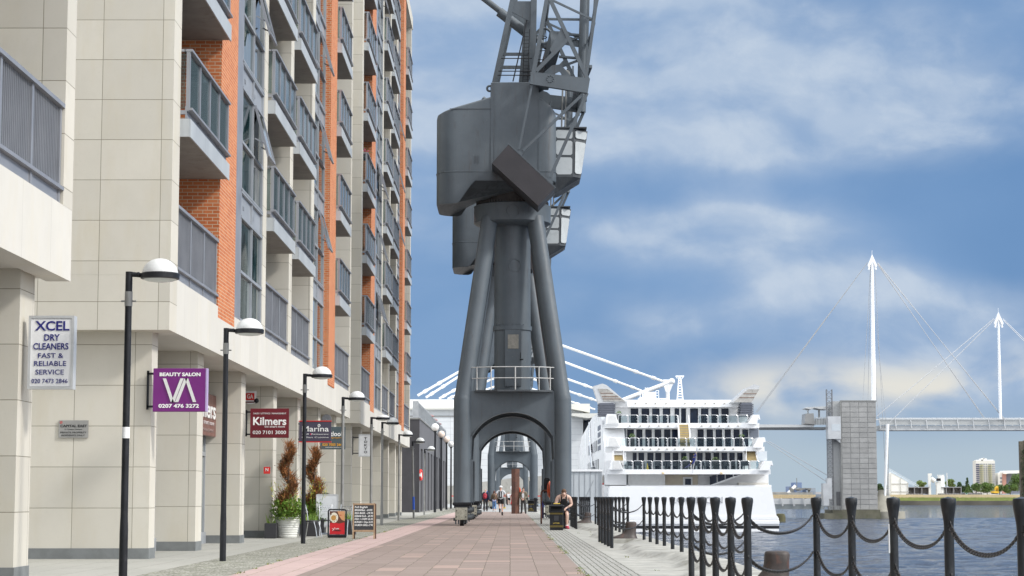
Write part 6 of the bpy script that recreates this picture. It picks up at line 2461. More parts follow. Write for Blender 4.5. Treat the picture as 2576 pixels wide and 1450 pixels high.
def line(o, s, mat, W_, H_, fx0, fx1, fy0, fy1, bold=0.0, shear=0.0, y=-0.004):
    """a line of lettering filling the given fractions of the board (fy measured down from its top)"""
    h = (fy1 - fy0) * H_
    return letters(s, h * 1.38, mat, o, ((fx0 + fx1) / 2 * W_ - W_ / 2, y, H_ * (1 - (fy0 + fy1) / 2)), width=(fx1 - fx0) * W_, bold=bold, shear=shear)


o, W_, H_ = board('hanging_sign', 'white dry cleaners sign with navy lettering on the nearest stone pier', 75, 181, 801, 973, 27.05, flat('sign_white', (0.80, 0.80, 0.80), 0.3), 0.16, flat('sign_alu', (0.60, 0.61, 0.61), 0.35, metal=0.3))
line(o, 'XCEL', NAVY, W_, H_, 0.10, 0.95, 0.05, 0.19, 0.012)
line(o, 'DRY', NAVY, W_, H_, 0.32, 0.70, 0.24, 0.335, 0.008)
line(o, 'CLEANERS', NAVY, W_, H_, 0.06, 0.93, 0.37, 0.465, 0.006)
line(o, 'FAST &', NAVY, W_, H_, 0.18, 0.80, 0.515, 0.59)
line(o, 'RELIABLE', NAVY, W_, H_, 0.09, 0.88, 0.63, 0.705)
line(o, 'SERVICE', NAVY, W_, H_, 0.13, 0.83, 0.755, 0.83)
line(o, '020 7473 2846', NAVY, W_, H_, 0.04, 0.93, 0.89, 0.955)
PUR = flat('sign_purple', (0.155, 0.012, 0.165), 0.4)
o, W_, H_ = board('hanging_sign', 'purple beauty salon sign with big white VA letters', 384, 518, 927, 1036, 36.75, PUR, 0.14, None, 0.13)
m = MB()
m.bbox(W_ / 2, W_ / 2 + 0.03, -0.005, 0.145, 0.0, H_, 0.004)
m.build('side_edge', flat('sign_lilac', (0.42, 0.33, 0.55)), o)
line(o, 'BEAUTY SALON', WH, W_, H_, 0.12, 0.90, 0.105, 0.185, 0.012)
line(o, '0207 476 3272', WH, W_, H_, 0.11, 0.88, 0.83, 0.915, 0.010)
m = MB()


def stroke(x0, z0, x1, z1, w_=0.055):
    X_ = lambda f: f * W_ - W_ / 2
    Z_ = lambda f: H_ * (1 - f)
    w_ = w_ * W_
    m.prism([(X_(x0) - w_, Z_(z0)), (X_(x0) + w_, Z_(z0)), (X_(x1) + w_, Z_(z1)), (X_(x1) - w_, Z_(z1))], -0.02, 0.0)


stroke(0.215, 0.235, 0.375, 0.78, 0.03)
stroke(0.55, 0.235, 0.385, 0.78, 0.03)
stroke(0.625, 0.235, 0.455, 0.78, 0.03)
stroke(0.635, 0.235, 0.795, 0.78, 0.03)
m.build('emblem', flat('emblem_grey', (0.66, 0.66, 0.64), 0.5), o)
MAR = flat('sign_maroon', (0.135, 0.006, 0.014), 0.4)
o, W_, H_ = board('hanging_sign', 'dark red Kilmers sign with white lettering, beside the alarm box', 629, 727, 1028, 1102, 49.75, MAR, 0.05, None, 0.12)
line(o, 'SALES / LETTINGS / MANAGEMENT', WH, W_, H_, 0.08, 0.93, 0.145, 0.20)
line(o, 'Kilmers', WH, W_, H_, 0.07, 0.93, 0.31, 0.58, 0.022)
line(o, 'the smart move', flat('letter_pale', (0.62, 0.56, 0.55)), W_, H_, 0.37, 0.90, 0.58, 0.655, 0.006)
line(o, '020 7101 3000', WH, W_, H_, 0.07, 0.93, 0.76, 0.88, 0.004)
SLT = flat('sign_slate', (0.062, 0.052, 0.085), 0.5)
o, W_, H_ = board('hanging_sign', 'dark slate Marina restaurant sign edged in red, crossed by a lamp post', 752, 833, 1061, 1111, 62.6, SLT, 0.08, None, 0.10)
m = MB()
m.box(-W_ / 2 - 0.01, W_ / 2 + 0.01, -0.01, 0.09, H_, H_ + 0.03)
m.box(-W_ / 2 - 0.01, W_ / 2 + 0.01, -0.01, 0.09, -0.03, 0.0)
m.build('red_edge', M['red'], o)
line(o, 'Marina', WH, W_, H_, 0.09, 0.92, 0.24, 0.52, 0.008)
line(o, 'Grill  Restaurant', WH, W_, H_, 0.09, 0.92, 0.60, 0.67)
line(o, 'Indian Cuisine', WH, W_, H_, 0.09, 0.92, 0.76, 0.83)
m = MB()
m.lathe([(0.022, 0), (0.022, 0.006)], 14)
m.xf(Matrix.Translation((-W_ * 0.13, 0, H_ * 0.365)) @ Matrix.Rotation(R(90), 4, 'X'))
m.lathe([(0.001, 0), (0.001, 0.001)], 3)
m.build('red_dot', flat('dot_pink', (0.7, 0.03, 0.13)), o)
m = MB()
m.torus((W_ * 0.12, -0.006, H_ * 0.80), 0.034, 0.012, 'y', 16, 6)
m.build('emblem_ring', WH, o)
o, W_, H_ = board('hanging_sign', 'slate grey Outlook property board with orange phone number, behind the Marina sign', 806, 869, 1074, 1131, 69.8, flat('sign_bluegrey', (0.062, 0.088, 0.10), 0.5), 0.05, None, 0.05)
line(o, 'Outlook', WH, W_, H_, 0.06, 0.94, 0.22, 0.43, 0.014)
line(o, 'outlookproperty', flat('letter_orange', (0.78, 0.38, 0.02)), W_, H_, 0.1, 0.90, 0.45, 0.52)
line(o, '020 7055 2667', flat('letter_orange', (0.78, 0.38, 0.02)), W_, H_, 0.08, 0.94, 0.74, 0.85, 0.006)
line(o, 'outlookproperty.com', WH, W_, H_, 0.2, 0.9, 0.88, 0.93)
o, W_, H_ = board('hanging_sign', 'narrow white Tokyo sign with upright black letters', 904, 933, 1095, 1147, 82.6, flat('sign_white', (0.8, 0.8, 0.8)), 0.12, flat('sign_alu', (0.60, 0.61, 0.61)), 0.3)
for i, ch in enumerate('TOKYO'):
    line(o, ch, DK, W_, H_, 0.40, 0.68, 0.11 + i * 0.165, 0.225 + i * 0.165, 0.012)
# Kilmers shop board over the set-back window (reads towards +x)
o = thing('shop_board', 'faded maroon Kilmers shop board set back above the window behind the purple sign', 'sign', (-7.42, 46.6, 2.62))
m = MB()
m.bbox(0, 0.10, -3.0, 2.95, 0, 1.02, 0.01)
m.build('panel', flat('sign_faded', (0.16, 0.055, 0.045), 0.35), o)
letters('Kilmers', 0.62, WH, o, (0.11, 0.6, 0.62), width=3.6, rz=R(90), bold=0.02, d=0.02)
letters('the smart move', 0.16, flat('letter_pale', (0.62, 0.56, 0.55)), o, (0.11, 1.2, 0.32), width=2.2, rz=R(90))
letters('LETTINGS & MANAGEMENT', 0.12, flat('letter_pale2', (0.34, 0.24, 0.22)), o, (0.11, 0.6, 0.13), width=3.4, rz=R(90))
a_ = at(148, 1102, 36.9)
b_ = at(223, 1058, 36.9)
o = thing('wall_plaque', 'brushed grey CAPITAL EAST plaque on the blank stone wall', 'plaque', ((a_.x + b_.x) / 2, 36.88, a_.z))
W_, H_ = b_.x - a_.x, b_.z - a_.z
m = MB()
m.bbox(-W_ / 2, W_ / 2, -0.012, 0.012, 0, H_, 0.003)
m.build('plate', simple('brushed_plate', (0.34, 0.335, 0.32), 0.45, metal=0.4, var=0.06, sc=5), o)
line(o, 'CAPITAL EAST', DK, W_, H_, 0.05, 0.96, 0.26, 0.40, 0.006, y=-0.014)
line(o, '21 Western Gateway', DK, W_, H_, 0.20, 0.80, 0.48, 0.545, y=-0.014)
line(o, 'PRIVATE PROPERTY', DK, W_, H_, 0.06, 0.94, 0.65, 0.745, y=-0.014)
line(o, 'RESIDENTS ONLY', DK, W_, H_, 0.10, 0.89, 0.815, 0.905, y=-0.014)
m = MB()
m.torus((-W_ * 0.42, -0.014, H_ * 0.88), 0.02, 0.004, 'y', 16, 6)
m.bar((-W_ * 0.42 - 0.014, -0.014, H_ * 0.88 - 0.014), (-W_ * 0.42 + 0.014, -0.014, H_ * 0.88 + 0.014), 0.005)
m.build('round_symbol', M['red'], o)
o = thing('alarm_box', 'white GA alarm box with red panel under the soffit near the dark red sign', 'alarm box', (at(632, 1000, 55.5).x, 55.35, at(632, 1017, 55.4).z))
m = MB()
m.prism([(-0.16, 0.04), (-0.06, 0), (0.06, 0), (0.16, 0.04), (0.17, 0.36), (-0.17, 0.36)], -0.10, 0.0)
m.build('case', M['white'], o)
m = MB()
m.box(-0.12, 0.12, -0.108, -0.10, 0.10, 0.30)
m.build('red_panel', M['red'], o)
letters('GA', 0.17, WH, o, (0.0, -0.112, 0.20), width=0.17, bold=0.006)
m = MB()
m.box(-0.13, 0.13, -0.106, -0.10, 0.03, 0.065)
m.build('lens', flat('alarm_lens', (0.12, 0.01, 0.01), 0.2), o)
o = thing('dome_camera', 'small black dome camera beside the white alarm box', 'camera', (at(645.5, 1009, 55.4).x, 55.3, at(645, 1009, 55.4).z))
m = MB()
m.sphere((0, 0, 0), 0.075, 14, 10)
m.build('dome', M['black'], o, smooth=True)
m = MB()
m.tube((0, 0, 0), (0, 0.1, 0.03), 0.03, n=8)
m.build('bracket', M['black'], o)
o = tag(MB().box(-0.008, 0.008, 0, 1.0, 0, 0.78).build('window_poster', simple('poster_paper', (0.72, 0.72, 0.74), 0.5, var=0.05, sc=3, dirt=(0.6, 0.25, 0.2), dirt_amt=0.25), None, (-7.52, 40.6, 1.15)), 'white paper poster in the shop window below the purple sign', 'poster')
sd = thing('notice', 'small red notice on the stone pier behind the white plant pot', 'notice', (at(690, 1188, 56.6).x - 0.05, 55.3, at(690, 1193, 56).z))
m = MB()
m.bbox(-0.09, 0.09, -0.02, 0, 0, 0.19, 0.003)
m.build('plate', M['red'], sd)
letters('N', 0.12, WH, sd, (0.0, -0.024, 0.11), bold=0.004)
o = thing('wall_fan', 'round grey fan grille high on a pier above the Marina sign', 'fan grille', (at(857, 1040, 1).x * 0 + at(822, 1040, 68.9).x, 68.85, at(822, 1055, 68.9).z))
m = MB()
for k in range(4):
    m.torus((0, 0, 0), 0.04 + 0.04 * k, 0.010, 'y', 24, 6)
m.build('grille', M['louvre'], o)
m = MB()
m.lathe([(0.17, 0), (0.17, 0.04)], 24)
m.xf(Matrix.Rotation(R(-90), 4, 'X'))
m.build('back_plate', M['rail'], o)

# ------------------------------------------------------------------ planters, cafe things
rnd = random.Random(5)
CON = [flat('conifer_rust', (0.31, 0.125, 0.04), 0.8, var=0.25, sc=4), flat('conifer_brown', (0.13, 0.06, 0.027), 0.8, var=0.25, sc=4), flat('conifer_olive', (0.075, 0.085, 0.025), 0.8, var=0.25, sc=4)]
GRN = [flat('herb_green', (0.15, 0.27, 0.035), 0.6, var=0.25, sc=5), flat('herb_pale', (0.27, 0.38, 0.08), 0.6, var=0.2, sc=5), flat('flower_yellow', (0.68, 0.58, 0.03), 0.6)]


def spiral_plant(o, z0, z1, seed, flowers):
    rn = random.Random(seed)
    m = MB()
    m.tube((0, 0, z0 - 0.3), (0.03, 0, z1 - 0.3), 0.04, 0.012, 8)
    m.build('trunk', flat('bark_brown', (0.10, 0.065, 0.045), 0.9), o)
    m = MB()
    for i in range(5200):
        t_ = rn.random()
        z = z0 + (z1 - z0) * t_
        ang = t_ * 2 * math.pi * 2.1 + 0.8
        taper = (1 - t_) ** 0.7
        off = 0.165 * (0.4 + 0.6 * taper)
        rad = (0.05 + 0.15 * taper) * (0.7 + 0.5 * math.sin(t_ * 26) ** 2)
        c = Vector((off * math.cos(ang), off * math.sin(ang), z)) + Vector((rn.gauss(0, 1), rn.gauss(0, 1), rn.gauss(0, 0.9))) * rad * 0.52
        d = (Vector((c.x * 0.9, c.y * 0.9, 0)).normalized() * 0.55 + Vector((rn.gauss(0, .4), rn.gauss(0, .4), 0.75 + rn.gauss(0, .35)))).normalized()
        L_ = rn.uniform(0.05, 0.13) * (2.2 if rn.random() < 0.12 else 1)
        s_ = d.cross(Vector((rn.gauss(0, 1), rn.gauss(0, 1), rn.gauss(0, 1)))).normalized() * rn.uniform(0.008, 0.018)
        r_ = rn.random()
        m.cm = 0 if r_ < 0.62 else (1 if r_ < 0.93 else 2)
        m.face([c - s_, c + s_, c + d * L_])
    for i in range(60):
        a = rn.uniform(0, 6.28)
        p0 = Vector((0.02 * math.cos(a), 0.02 * math.sin(a), z1 - rn.uniform(0.05, 0.5)))
        p1 = p0 + Vector((math.cos(a) * rn.uniform(0.06, 0.2), math.sin(a) * rn.uniform(0.06, 0.2), rn.uniform(0.08, 0.3)))
        m.cm = 0
        m.bar(p0, p1, 0.008)
    m.build('foliage', CON, o)
    m = MB()
    for i in range(1700):
        a, rr = rn.uniform(0, 6.283), 0.46 * math.sqrt(rn.random())
        z = z0 - 0.12 + rn.random() ** 1.3 * 0.62 * (1.25 - rr)
        c = Vector((rr * math.cos(a), rr * math.sin(a), z))
        d = Vector((math.cos(a) * 0.6 + rn.gauss(0, .4), math.sin(a) * 0.6 + rn.gauss(0, .4), rn.uniform(-0.3, 0.9))).normalized()
        s_ = d.cross(Vector((0, 0, 1))).normalized() * rn.uniform(0.015, 0.04)
        L_ = rn.uniform(0.06, 0.16)
        m.cm = 0 if rn.random() < 0.6 else 1
        m.face([c, c + d * L_ * 0.5 + s_, c + d * L_, c + d * L_ * 0.5 - s_])
    m.build('leaves', GRN, o)
    m = MB()
    for i in range(flowers):
        a, rr = rn.uniform(0, 6.283), rn.uniform(0.1, 0.45)
        b0 = Vector((rr * 0.7 * math.cos(a), rr * 0.7 * math.sin(a), z0 + 0.2))
        b1 = Vector((rr * math.cos(a) * 1.25, rr * math.sin(a) * 1.25, z0 + rn.uniform(0.55, 1.1)))
        m.cm = 1
        m.bar(b0, b1, 0.007)
        m.cm = 2
        for k in range(16):
            c = b1 + Vector((rn.gauss(0, .03), rn.gauss(0, .03), rn.uniform(-0.22, 0.06)))
            m.face([c + Vector([rn.uniform(-.022, .022) for _ in range(3)]) for _ in range(3)])
    m.build('flower_stems', GRN, o)


o = thing('potted_conifer', 'browning spiral conifer with weeds in a ribbed white pot', 'potted plant', (-6.22, 55.6, 0))
m = MB()
prof = [(0.22, 0.0), (0.23, 0.01)]
for i in range(8):
    z = 0.03 + i * 0.064
    r_ = 0.232 + 0.085 * (z / 0.55)
    prof += [(r_, z), (r_ + 0.016, z + 0.03), (r_ + 0.003, z + 0.058)]
prof += [(0.335, 0.555), (0.34, 0.58), (0.31, 0.585), (0.29, 0.54)]
m.lathe([(a * 1.1, b * 1.0) for a, b in prof], 36)
m.build('pot', simple('pot_white', (0.66, 0.66, 0.62), 0.5, var=0.07, sc=3, streak=0.15), o, smooth=60)
spiral_plant(o, 0.62, 2.62, 3, 16)
o = thing('potted_conifer', 'browning spiral conifer with yellow flowering weeds, in a black tub behind the lamp post', 'potted plant', (-6.05, 61.2, 0))
m = MB()
m.bbox(-0.36, 0.36, -0.36, 0.36, 0, 0.5, 0.02)
m.build('pot', flat('tub_black', (0.03, 0.03, 0.034), 0.5), o)
spiral_plant(o, 0.55, 2.62, 9, 46)
for x, y, w_, lab in ((-5.85, 58.0, 0.26, 'low black planter box beside the white plant pot'), (-5.0, 60.6, 0.3, 'low black planter box with straggly weeds under the third chair'), (-6.62, 55.2, 0.16, 'small black box behind the white plant pot')):
    o = thing('planter_box', lab, 'planter', (x, y, 0), 0, 'low black planter boxes')
    m = MB()
    m.bbox(-w_, w_, -0.25, 0.25, 0, 0.42, 0.015)
    m.build('box', flat('tub_black', (0.03, 0.03, 0.034)), o)
    m = MB()
    for i in range(160 if w_ > 0.2 else 14):
        a = rnd.uniform(0, 6.28)
        c = Vector((rnd.uniform(-w_, w_) * 0.85, rnd.uniform(-0.2, 0.2), 0.40))
        tip = c + Vector((rnd.gauss(0, .1), rnd.gauss(0, .1), rnd.uniform(0.05, 0.35)))
        s_ = Vector((rnd.uniform(-.02, .02), rnd.uniform(-.02, .02), 0))
        m.cm = 0 if rnd.random() < 0.6 else 1
        m.face([c - s_, c + s_, tip])
    m.build('weeds', GRN, o)


def cafe_chair(label, x, y, rz):
    o = thing('cafe_chair', label, 'chair', (x, y, 0), rz, 'silver cafe chairs')
    ch = flat('chair_chrome', (0.55, 0.56, 0.57), 0.25, metal=0.8)
    for sx in (-1, 1):
        m = MB()
        m.path([(sx * 0.19, -0.22, 0.0), (sx * 0.185, -0.18, 0.25), (sx * 0.18, -0.12, 0.45)], 0.014, 8)
        m.build('leg', ch, o)
        m = MB()
        m.path([(sx * 0.20, 0.27, 0.0), (sx * 0.185, 0.21, 0.3), (sx * 0.18, 0.19, 0.45), (sx * 0.18, 0.22, 0.7), (sx * 0.185, 0.28, 0.92)], 0.014, 8)
        m.build('leg', ch, o)
    m = MB()
    m.lathe([(0.20, 0), (0.21, 0.015), (0.20, 0.04), (0.16, 0.045)], 20, (0, 0.02, 0.44))
    m.build('seat', flat('seat_black', (0.025, 0.025, 0.027), 0.5), o, smooth=40)
    m = MB()
    pa = [(-0.18, 0.262, 0.86), (0.18, 0.262, 0.86)]
    pb = [(-0.18, 0.235, 0.74), (0.18, 0.235, 0.74)]
    m.path(pa, 0.010, 6)
    m.path(pb, 0.010, 6)
    zz = [(-0.18 + 0.06 * i, 0.262 if i % 2 else 0.235, 0.86 if i % 2 else 0.74) for i in range(7)]
    m.path(zz, 0.007, 6)
    m.build('backrest', ch, o)


cafe_chair('silver cafe chair half behind the lamp post next to the white pot', -5.6, 56.3, R(75))
cafe_chair('silver cafe chair in front of the whiteboard', -5.38, 58.1, R(8))
cafe_chair('silver cafe chair behind the red coffee board', -4.95, 59.2, R(-15))
o = thing('whiteboard', 'blank white display board on a low stand behind the chairs', 'display board', (-5.6, 60.9, 0), R(4))
m = MB()
m.bbox(-0.31, 0.31, 0, 0.03, 0.26, 1.20, 0.008)
m.build('panel', flat('board_white', (0.66, 0.68, 0.71), 0.3), o)
m = MB()
for q in ((-0.34, -0.31, -0.01, 0.04, 0.22, 1.22), (0.31, 0.34, -0.01, 0.04, 0.22, 1.22), (-0.31, 0.31, -0.01, 0.04, 0.22, 0.26), (-0.31, 0.31, -0.01, 0.04, 1.20, 1.23)):
    m.box(*q)
m.build('frame', flat('sign_alu', (0.60, 0.61, 0.61)), o)
m = MB()
for sx in (-0.25, 0.25):
    m.bar((sx, 0.02, 0.0), (sx, 0.02, 0.24), 0.03)
m.prismz([(-0.33, -0.2), (0.33, -0.2), (0.28, 0.2), (-0.28, 0.2)], 0.0, 0.05)
m.build('stand', flat('board_stand', (0.36, 0.40, 0.45), 0.4), o)
o = thing('black_umbrella', 'curved black canopy edge just showing over the whiteboard', 'canopy', (-5.75, 62.0, 0.98))
m = MB()
m.lathe([(0.42, 0), (0.34, 0.14), (0.2, 0.24), (0.03, 0.29)], 14)
m.build('canopy', Bk, o, smooth=40)
m = MB()
m.tube((0, 0, -0.98), (0, 0, 0.1), 0.015, n=8)
m.build('shaft', Bk, o)

# red coffee board
Yc = 55.9
o = thing('pavement_sign', 'red coffee advertising board in a black rounded frame', 'pavement sign', (at(848, 1350, Yc).x, Yc, 0), R(3))
m = MB()
fr = [(-0.25, 0.05), (-0.25, 0.74), (-0.235, 0.775), (-0.20, 0.79), (0.20, 0.79), (0.235, 0.775), (0.25, 0.74), (0.25, 0.05)]
m.path([(x, -0.02, z) for x, z in fr], 0.020, 8)
m.path([(x, 0.16, z) for x, z in fr], 0.016, 8)
m.bbox(-0.26, 0.26, -0.10, 0.22, 0.0, 0.09, 0.02)
m.build('frame', Bk, o)
m = MB()
m.box(-0.21, 0.21, -0.018, 0.0, 0.10, 0.745)
p_ = m.build('poster', flat('poster_red', (0.60, 0.012, 0.02), 0.35), o)
m = MB()
m.prism([(-0.21, 0.42), (-0.10, 0.44), (0.05, 0.40), (0.21, 0.44), (0.21, 0.745), (-0.21, 0.745)], -0.022, -0.019)
m.build('brown_ground', flat('poster_brown', (0.11, 0.035, 0.018), 0.35), p_)
m = MB()
m.prism([(0.0, 0.745), (0.21, 0.745), (0.21, 0.47), (0.13, 0.50), (0.06, 0.60)], -0.025, -0.0225)
m.build('face_patch', flat('poster_skin', (0.62, 0.30, 0.14), 0.4), p_)
m = MB()
m.prism([(0.05, 0.635), (0.09, 0.648), (0.14, 0.635), (0.09, 0.618)], -0.027, -0.0255)
m.build('lips', flat('poster_lips', (0.50, 0.09, 0.05), 0.4), p_)
m = MB()
m.prism([(-0.09 + 0.115 * math.cos(a * math.pi / 12), 0.565 + 0.145 * math.sin(a * math.pi / 12)) for a in range(24)], -0.030, -0.026)
m.build('saucer', flat('poster_saucer', (0.78, 0.73, 0.60), 0.4), p_)
m = MB()
m.prism([(-0.10 + 0.07 * math.cos(a * math.pi / 12), 0.56 + 0.075 * math.sin(a * math.pi / 12)) for a in range(24)], -0.034, -0.031)
m.build('coffee', flat('poster_coffee', (0.52, 0.27, 0.07), 0.4), p_)
m = MB()
for x, z in ((-0.03, 0.62), (-0.02, 0.50), (-0.15, 0.46), (-0.08, 0.455), (-0.16, 0.66)):
    m.sphere((x, -0.031, z), 0.012, 8, 5)
m.build('coffee_bean', flat('poster_bean', (0.10, 0.03, 0.015)), p_)
letters('caff\u00e8', 0.05, WH, p_, (0.0, -0.021, 0.255), width=0.11, bold=0.002)
letters('PERGAMINO', 0.045, DK, p_, (0.01, -0.021, 0.205), width=0.19, bold=0.002)
m = MB()
m.bar((-0.13, -0.021, 0.20), (-0.06, -0.021, 0.29), 0.01)
m.bar((-0.14, -0.021, 0.27), (-0.08, -0.021, 0.22), 0.008)
m.build('flourish', WH, p_)
# chalk board
Yc = 54.4
o = thing('chalk_board', 'wooden A-board with white chalked cafe menu on black', 'pavement sign', (at(915, 1350, Yc).x, Yc, 0), R(2))
WD_ = simple('board_wood', (0.35, 0.235, 0.14), 0.65, var=0.2, sc=6, dirt=(0.16, 0.10, 0.06), dirt_amt=0.4)
LEAN = R(-9)
m = MB()
for x in (-0.30, 0.27):
    m.bbox(x, x + 0.035, -0.016, 0.016, 0.0, 0.99, 0.004)
m.bbox(-0.265, 0.27, -0.015, 0.015, 0.93, 0.98, 0.004)
m.bbox(-0.265, 0.27, -0.015, 0.015, 0.20, 0.25, 0.004)
m.xf(Matrix.Translation((0, -0.17, 0)) @ Matrix.Rotation(LEAN, 4, 'X'))
m.build('frame', WD_, o)
m = MB()
for x in (-0.28, 0.30):
    m.bbox(x, x + 0.035, -0.016, 0.016, 0.0, 0.97, 0.004)
m.bbox(-0.245, 0.30, -0.012, 0.012, 0.20, 0.95, 0.004)
m.xf(Matrix.Translation((0, 0.19, 0)) @ Matrix.Rotation(-LEAN, 4, 'X'))
m.build('rear_frame', flat('board_wood_dark', (0.13, 0.07, 0.045), 0.7), o)
m = MB()
m.box(-0.265, 0.27, -0.008, 0.008, 0.25, 0.93)
m.xf(Matrix.Translation((0, -0.17, 0)) @ Matrix.Rotation(LEAN, 4, 'X'))
p_ = m.build('slate', flat('chalk_black', (0.035, 0.036, 0.04), 0.8, sc=10, dirt=(0.14, 0.14, 0.14), dirt_amt=0.3), o)
for i, (s_, a, b) in enumerate((('Full English', -0.25, 0.10), ('BREAKfast - \u00a34.95', -0.25, 0.23), ('SEA BASS - \u00a39.95', -0.25, 0.25), ('KEBAB Roll - \u00a35.95', -0.25, 0.25), ('FISH + CHIPS \u00a36.95', -0.25, 0.25), ('BURGER + Chips \u00a36.95', -0.25, 0.25), ('SALMON GRILL \u00a37.95', -0.25, 0.25))):
    z = 0.875 - i * 0.082
    y = -0.17 + z * math.sin(-LEAN) - 0.014
    letters(s_, 0.072, WH, p_, ((a + b) / 2, y, z * math.cos(LEAN)), width=b - a, bold=0.0035, up=90 - 9, shear=0.15)

# ------------------------------------------------------------------ bins, life rings, rusty column


def litter_bin(label, x, y):
    o = thing('litter_bin', label, 'litter bin', (x, y, 0), R(-3), 'black litter bins')
    m = MB()
    m.bbox(-0.225, 0.225, -0.225, 0.225, 0, 0.60, 0.02)
    for sx in (-1, 1):
        for sy in (-1, 1):
            m.box(sx * 0.225 - 0.03, sx * 0.225 + 0.03, sy * 0.225 - 0.03, sy * 0.225 + 0.03, 0.60, 0.82)
    m.box(-0.22, 0.22, 0.19, 0.22, 0.60, 0.82)
    m.bbox(-0.255, 0.255, -0.255, 0.255, 0.60, 0.64, 0.012)
    bd = m.build('body', M['black'], o)
    m = MB()
    m.bbox(-0.258, 0.258, -0.258, 0.258, 0.80, 0.865, 0.025)
    m.bbox(-0.20, 0.20, -0.20, 0.20, 0.862, 0.895, 0.02)
    m.build('lid', M['black'], o)
    m = MB()
    m.box(-0.19, 0.19, -0.17, 0.17, 0.60, 0.62)
    m.box(-0.19, 0.19, -0.05, -0.02, 0.62, 0.72)
    m.build('liner', flat('bin_inside', (0.008, 0.008, 0.009)), o)
    m = MB()
    for z in (0.115, 0.15, 0.555, 0.585):
        for q in ((-0.228, 0.228, -0.230, -0.226), (-0.228, 0.228, 0.226, 0.230)):
            m.box(q[0], q[1], q[2], q[3], z, z + 0.008)
        for sx in (-1, 1):
            m.box(sx * 0.228 - 0.002, sx * 0.228 + 0.002, -0.226, 0.226, z, z + 0.008)
    m.build('gold_band', flat('bin_gold', (0.50, 0.36, 0.06), 0.4), o)
    m = MB()
    m.box(-0.08, 0.08, -0.234, -0.226, 0.33, 0.50)
    m.build('crest_plate', flat('bin_crest', (0.035, 0.035, 0.04)), o)
    letters('LITTER', 0.065, flat('bin_gold', (0.50, 0.36, 0.06)), o, (0, -0.231, 0.24), width=0.22, bold=0.003)
    return o


litter_bin('black litter bin with gold bands beside the sitting man', at(1400, 1300, 68.6).x, 68.6)
litter_bin('farther black litter bin behind the man in the green jacket', at(1252.2 + 0.0, 1287, 150).x * 0 + at((1560 + 1637 * 0.3448) * 0.62891, 1287, 152).x, 152)
mb_ = MB()
mb_.bbox(-0.13, 0.10, -0.06, 0.06, 0, 0.03, 0.004)
tag(mb_.build('snack_box', M['yellow'], None, (at(1402, 1284, 68.5).x, 68.6, 0.897)), 'flat yellow box lying on the litter bin lid', 'box')


def ring_stand(label, x, y, rz):
    o = thing('life_ring_stand', label, 'life ring stand', (x, y, 0), rz, 'life ring stands')
    m = MB()
    m.path([(0, 0, 0), (0, 0, 1.28), (0.02, 0, 1.36), (0.09, 0, 1.41), (0.40, 0, 1.41)], 0.036, 10)
    m.build('post', M['rust'] if rz < 9 else Bk, o, smooth=40)
    m = MB()
    m.path([(0.14, 0.06, 1.30), (0.14, 0.06, 1.86), (0.18, 0.06, 1.92), (0.32, 0.06, 1.92), (0.36, 0.06, 1.86), (0.36, 0.06, 1.30)], 0.03, 8)
    m.box(0.15, 0.35, 0.05, 0.08, 1.32, 1.88)
    m.build('bracket', Bk, o)
    m = MB()
    m.torus((0, 0, 0), 0.30, 0.075, 'x', 36, 10)
    m.xf(Matrix.Translation((0.40, -0.08, 1.45)) @ Matrix.Rotation(R(-17), 4, 'Z'))
    rg = m.build('ring', M['orange'], o, smooth=True)
    m = MB()
    for k in range(4):
        a0 = R(20 + 90 * k)
        pts = [Vector((0, (0.385 + 0.03 * math.sin(math.pi * j / 6)) * math.cos(a0 + R(11 * j)), (0.385 + 0.03 * math.sin(math.pi * j / 6)) * math.sin(a0 + R(11 * j)))) for j in range(7)]
        m.path(pts, 0.009, 6)
    m.path([(-0.02, 0.1, 0.1), (-0.06, 0.0, 0.03), (-0.05, 0.05, -0.1), (-0.03, 0.02, -0.3), (-0.08, 0.05, -0.42)], 0.012, 6)
    m.xf(Matrix.Translation((0.40, -0.08, 1.45)) @ Matrix.Rotation(R(-17), 4, 'Z'))
    m.build('rope', flat('rope_tan', (0.42, 0.34, 0.24), 0.9), rg)
    return o


ring_stand('orange life ring on a bent dark post beside the nearest crane leg', 1.32, 84, 0)
ring_stand('farther orange life ring beside the man in the green jacket', at(1306, 1290, 139).x - 0.42, 140, 0)
o = thing('blue_post', 'slim blue and white marker post behind the nearer life ring', 'post', (at(1365.0, 1300, 106).x, 106, 0))
m = MB()
m.bbox(-0.07, 0.07, -0.05, 0.05, 0, 1.75, 0.01)
m.build('post', flat('marker_blue', (0.03, 0.035, 0.20)), o)
m = MB()
m.bbox(-0.05, 0.05, -0.06, -0.05, 1.2, 1.65, 0.003)
m.build('panel', WH, o)
o = thing('steel_column', 'tall square rust-brown steel column standing on the promenade', 'column', (at(1296, 1290, 134.5).x + 0.02, 134.6, 0), R(44))
m = MB()
m.bbox(-0.195, 0.195, -0.195, 0.195, 0, 3.03, 0.006)
m.build('shaft', M['rust'], o)
m = MB()
m.bbox(-0.21, 0.21, -0.21, 0.21, 0, 0.02, 0.004)
m.build('base', M['rust'], o)
o = thing('marker_post', 'short grey marker post with yellow foot on the crossing beyond the jogger', 'post', (at(1269, 1270, 195).x, 195, 0))
m = MB()
m.lathe([(0.09, 0.12), (0.09, 1.0), (0.05, 1.03)], 12)
m.build('shaft', Gy, o, smooth=40)
m = MB()
m.lathe([(0.13, 0), (0.13, 0.12)], 12)
m.build('foot', M['yellow'], o)
o = thing('black_bollard', 'short black bollard between the farther bin and the crane leg', 'bollard', (at(1347, 1285, 150).x, 150, 0))
m = MB()
m.lathe([(0.11, 0), (0.10, 0.9), (0.13, 0.95), (0.13, 1.05), (0.05, 1.1)], 14)
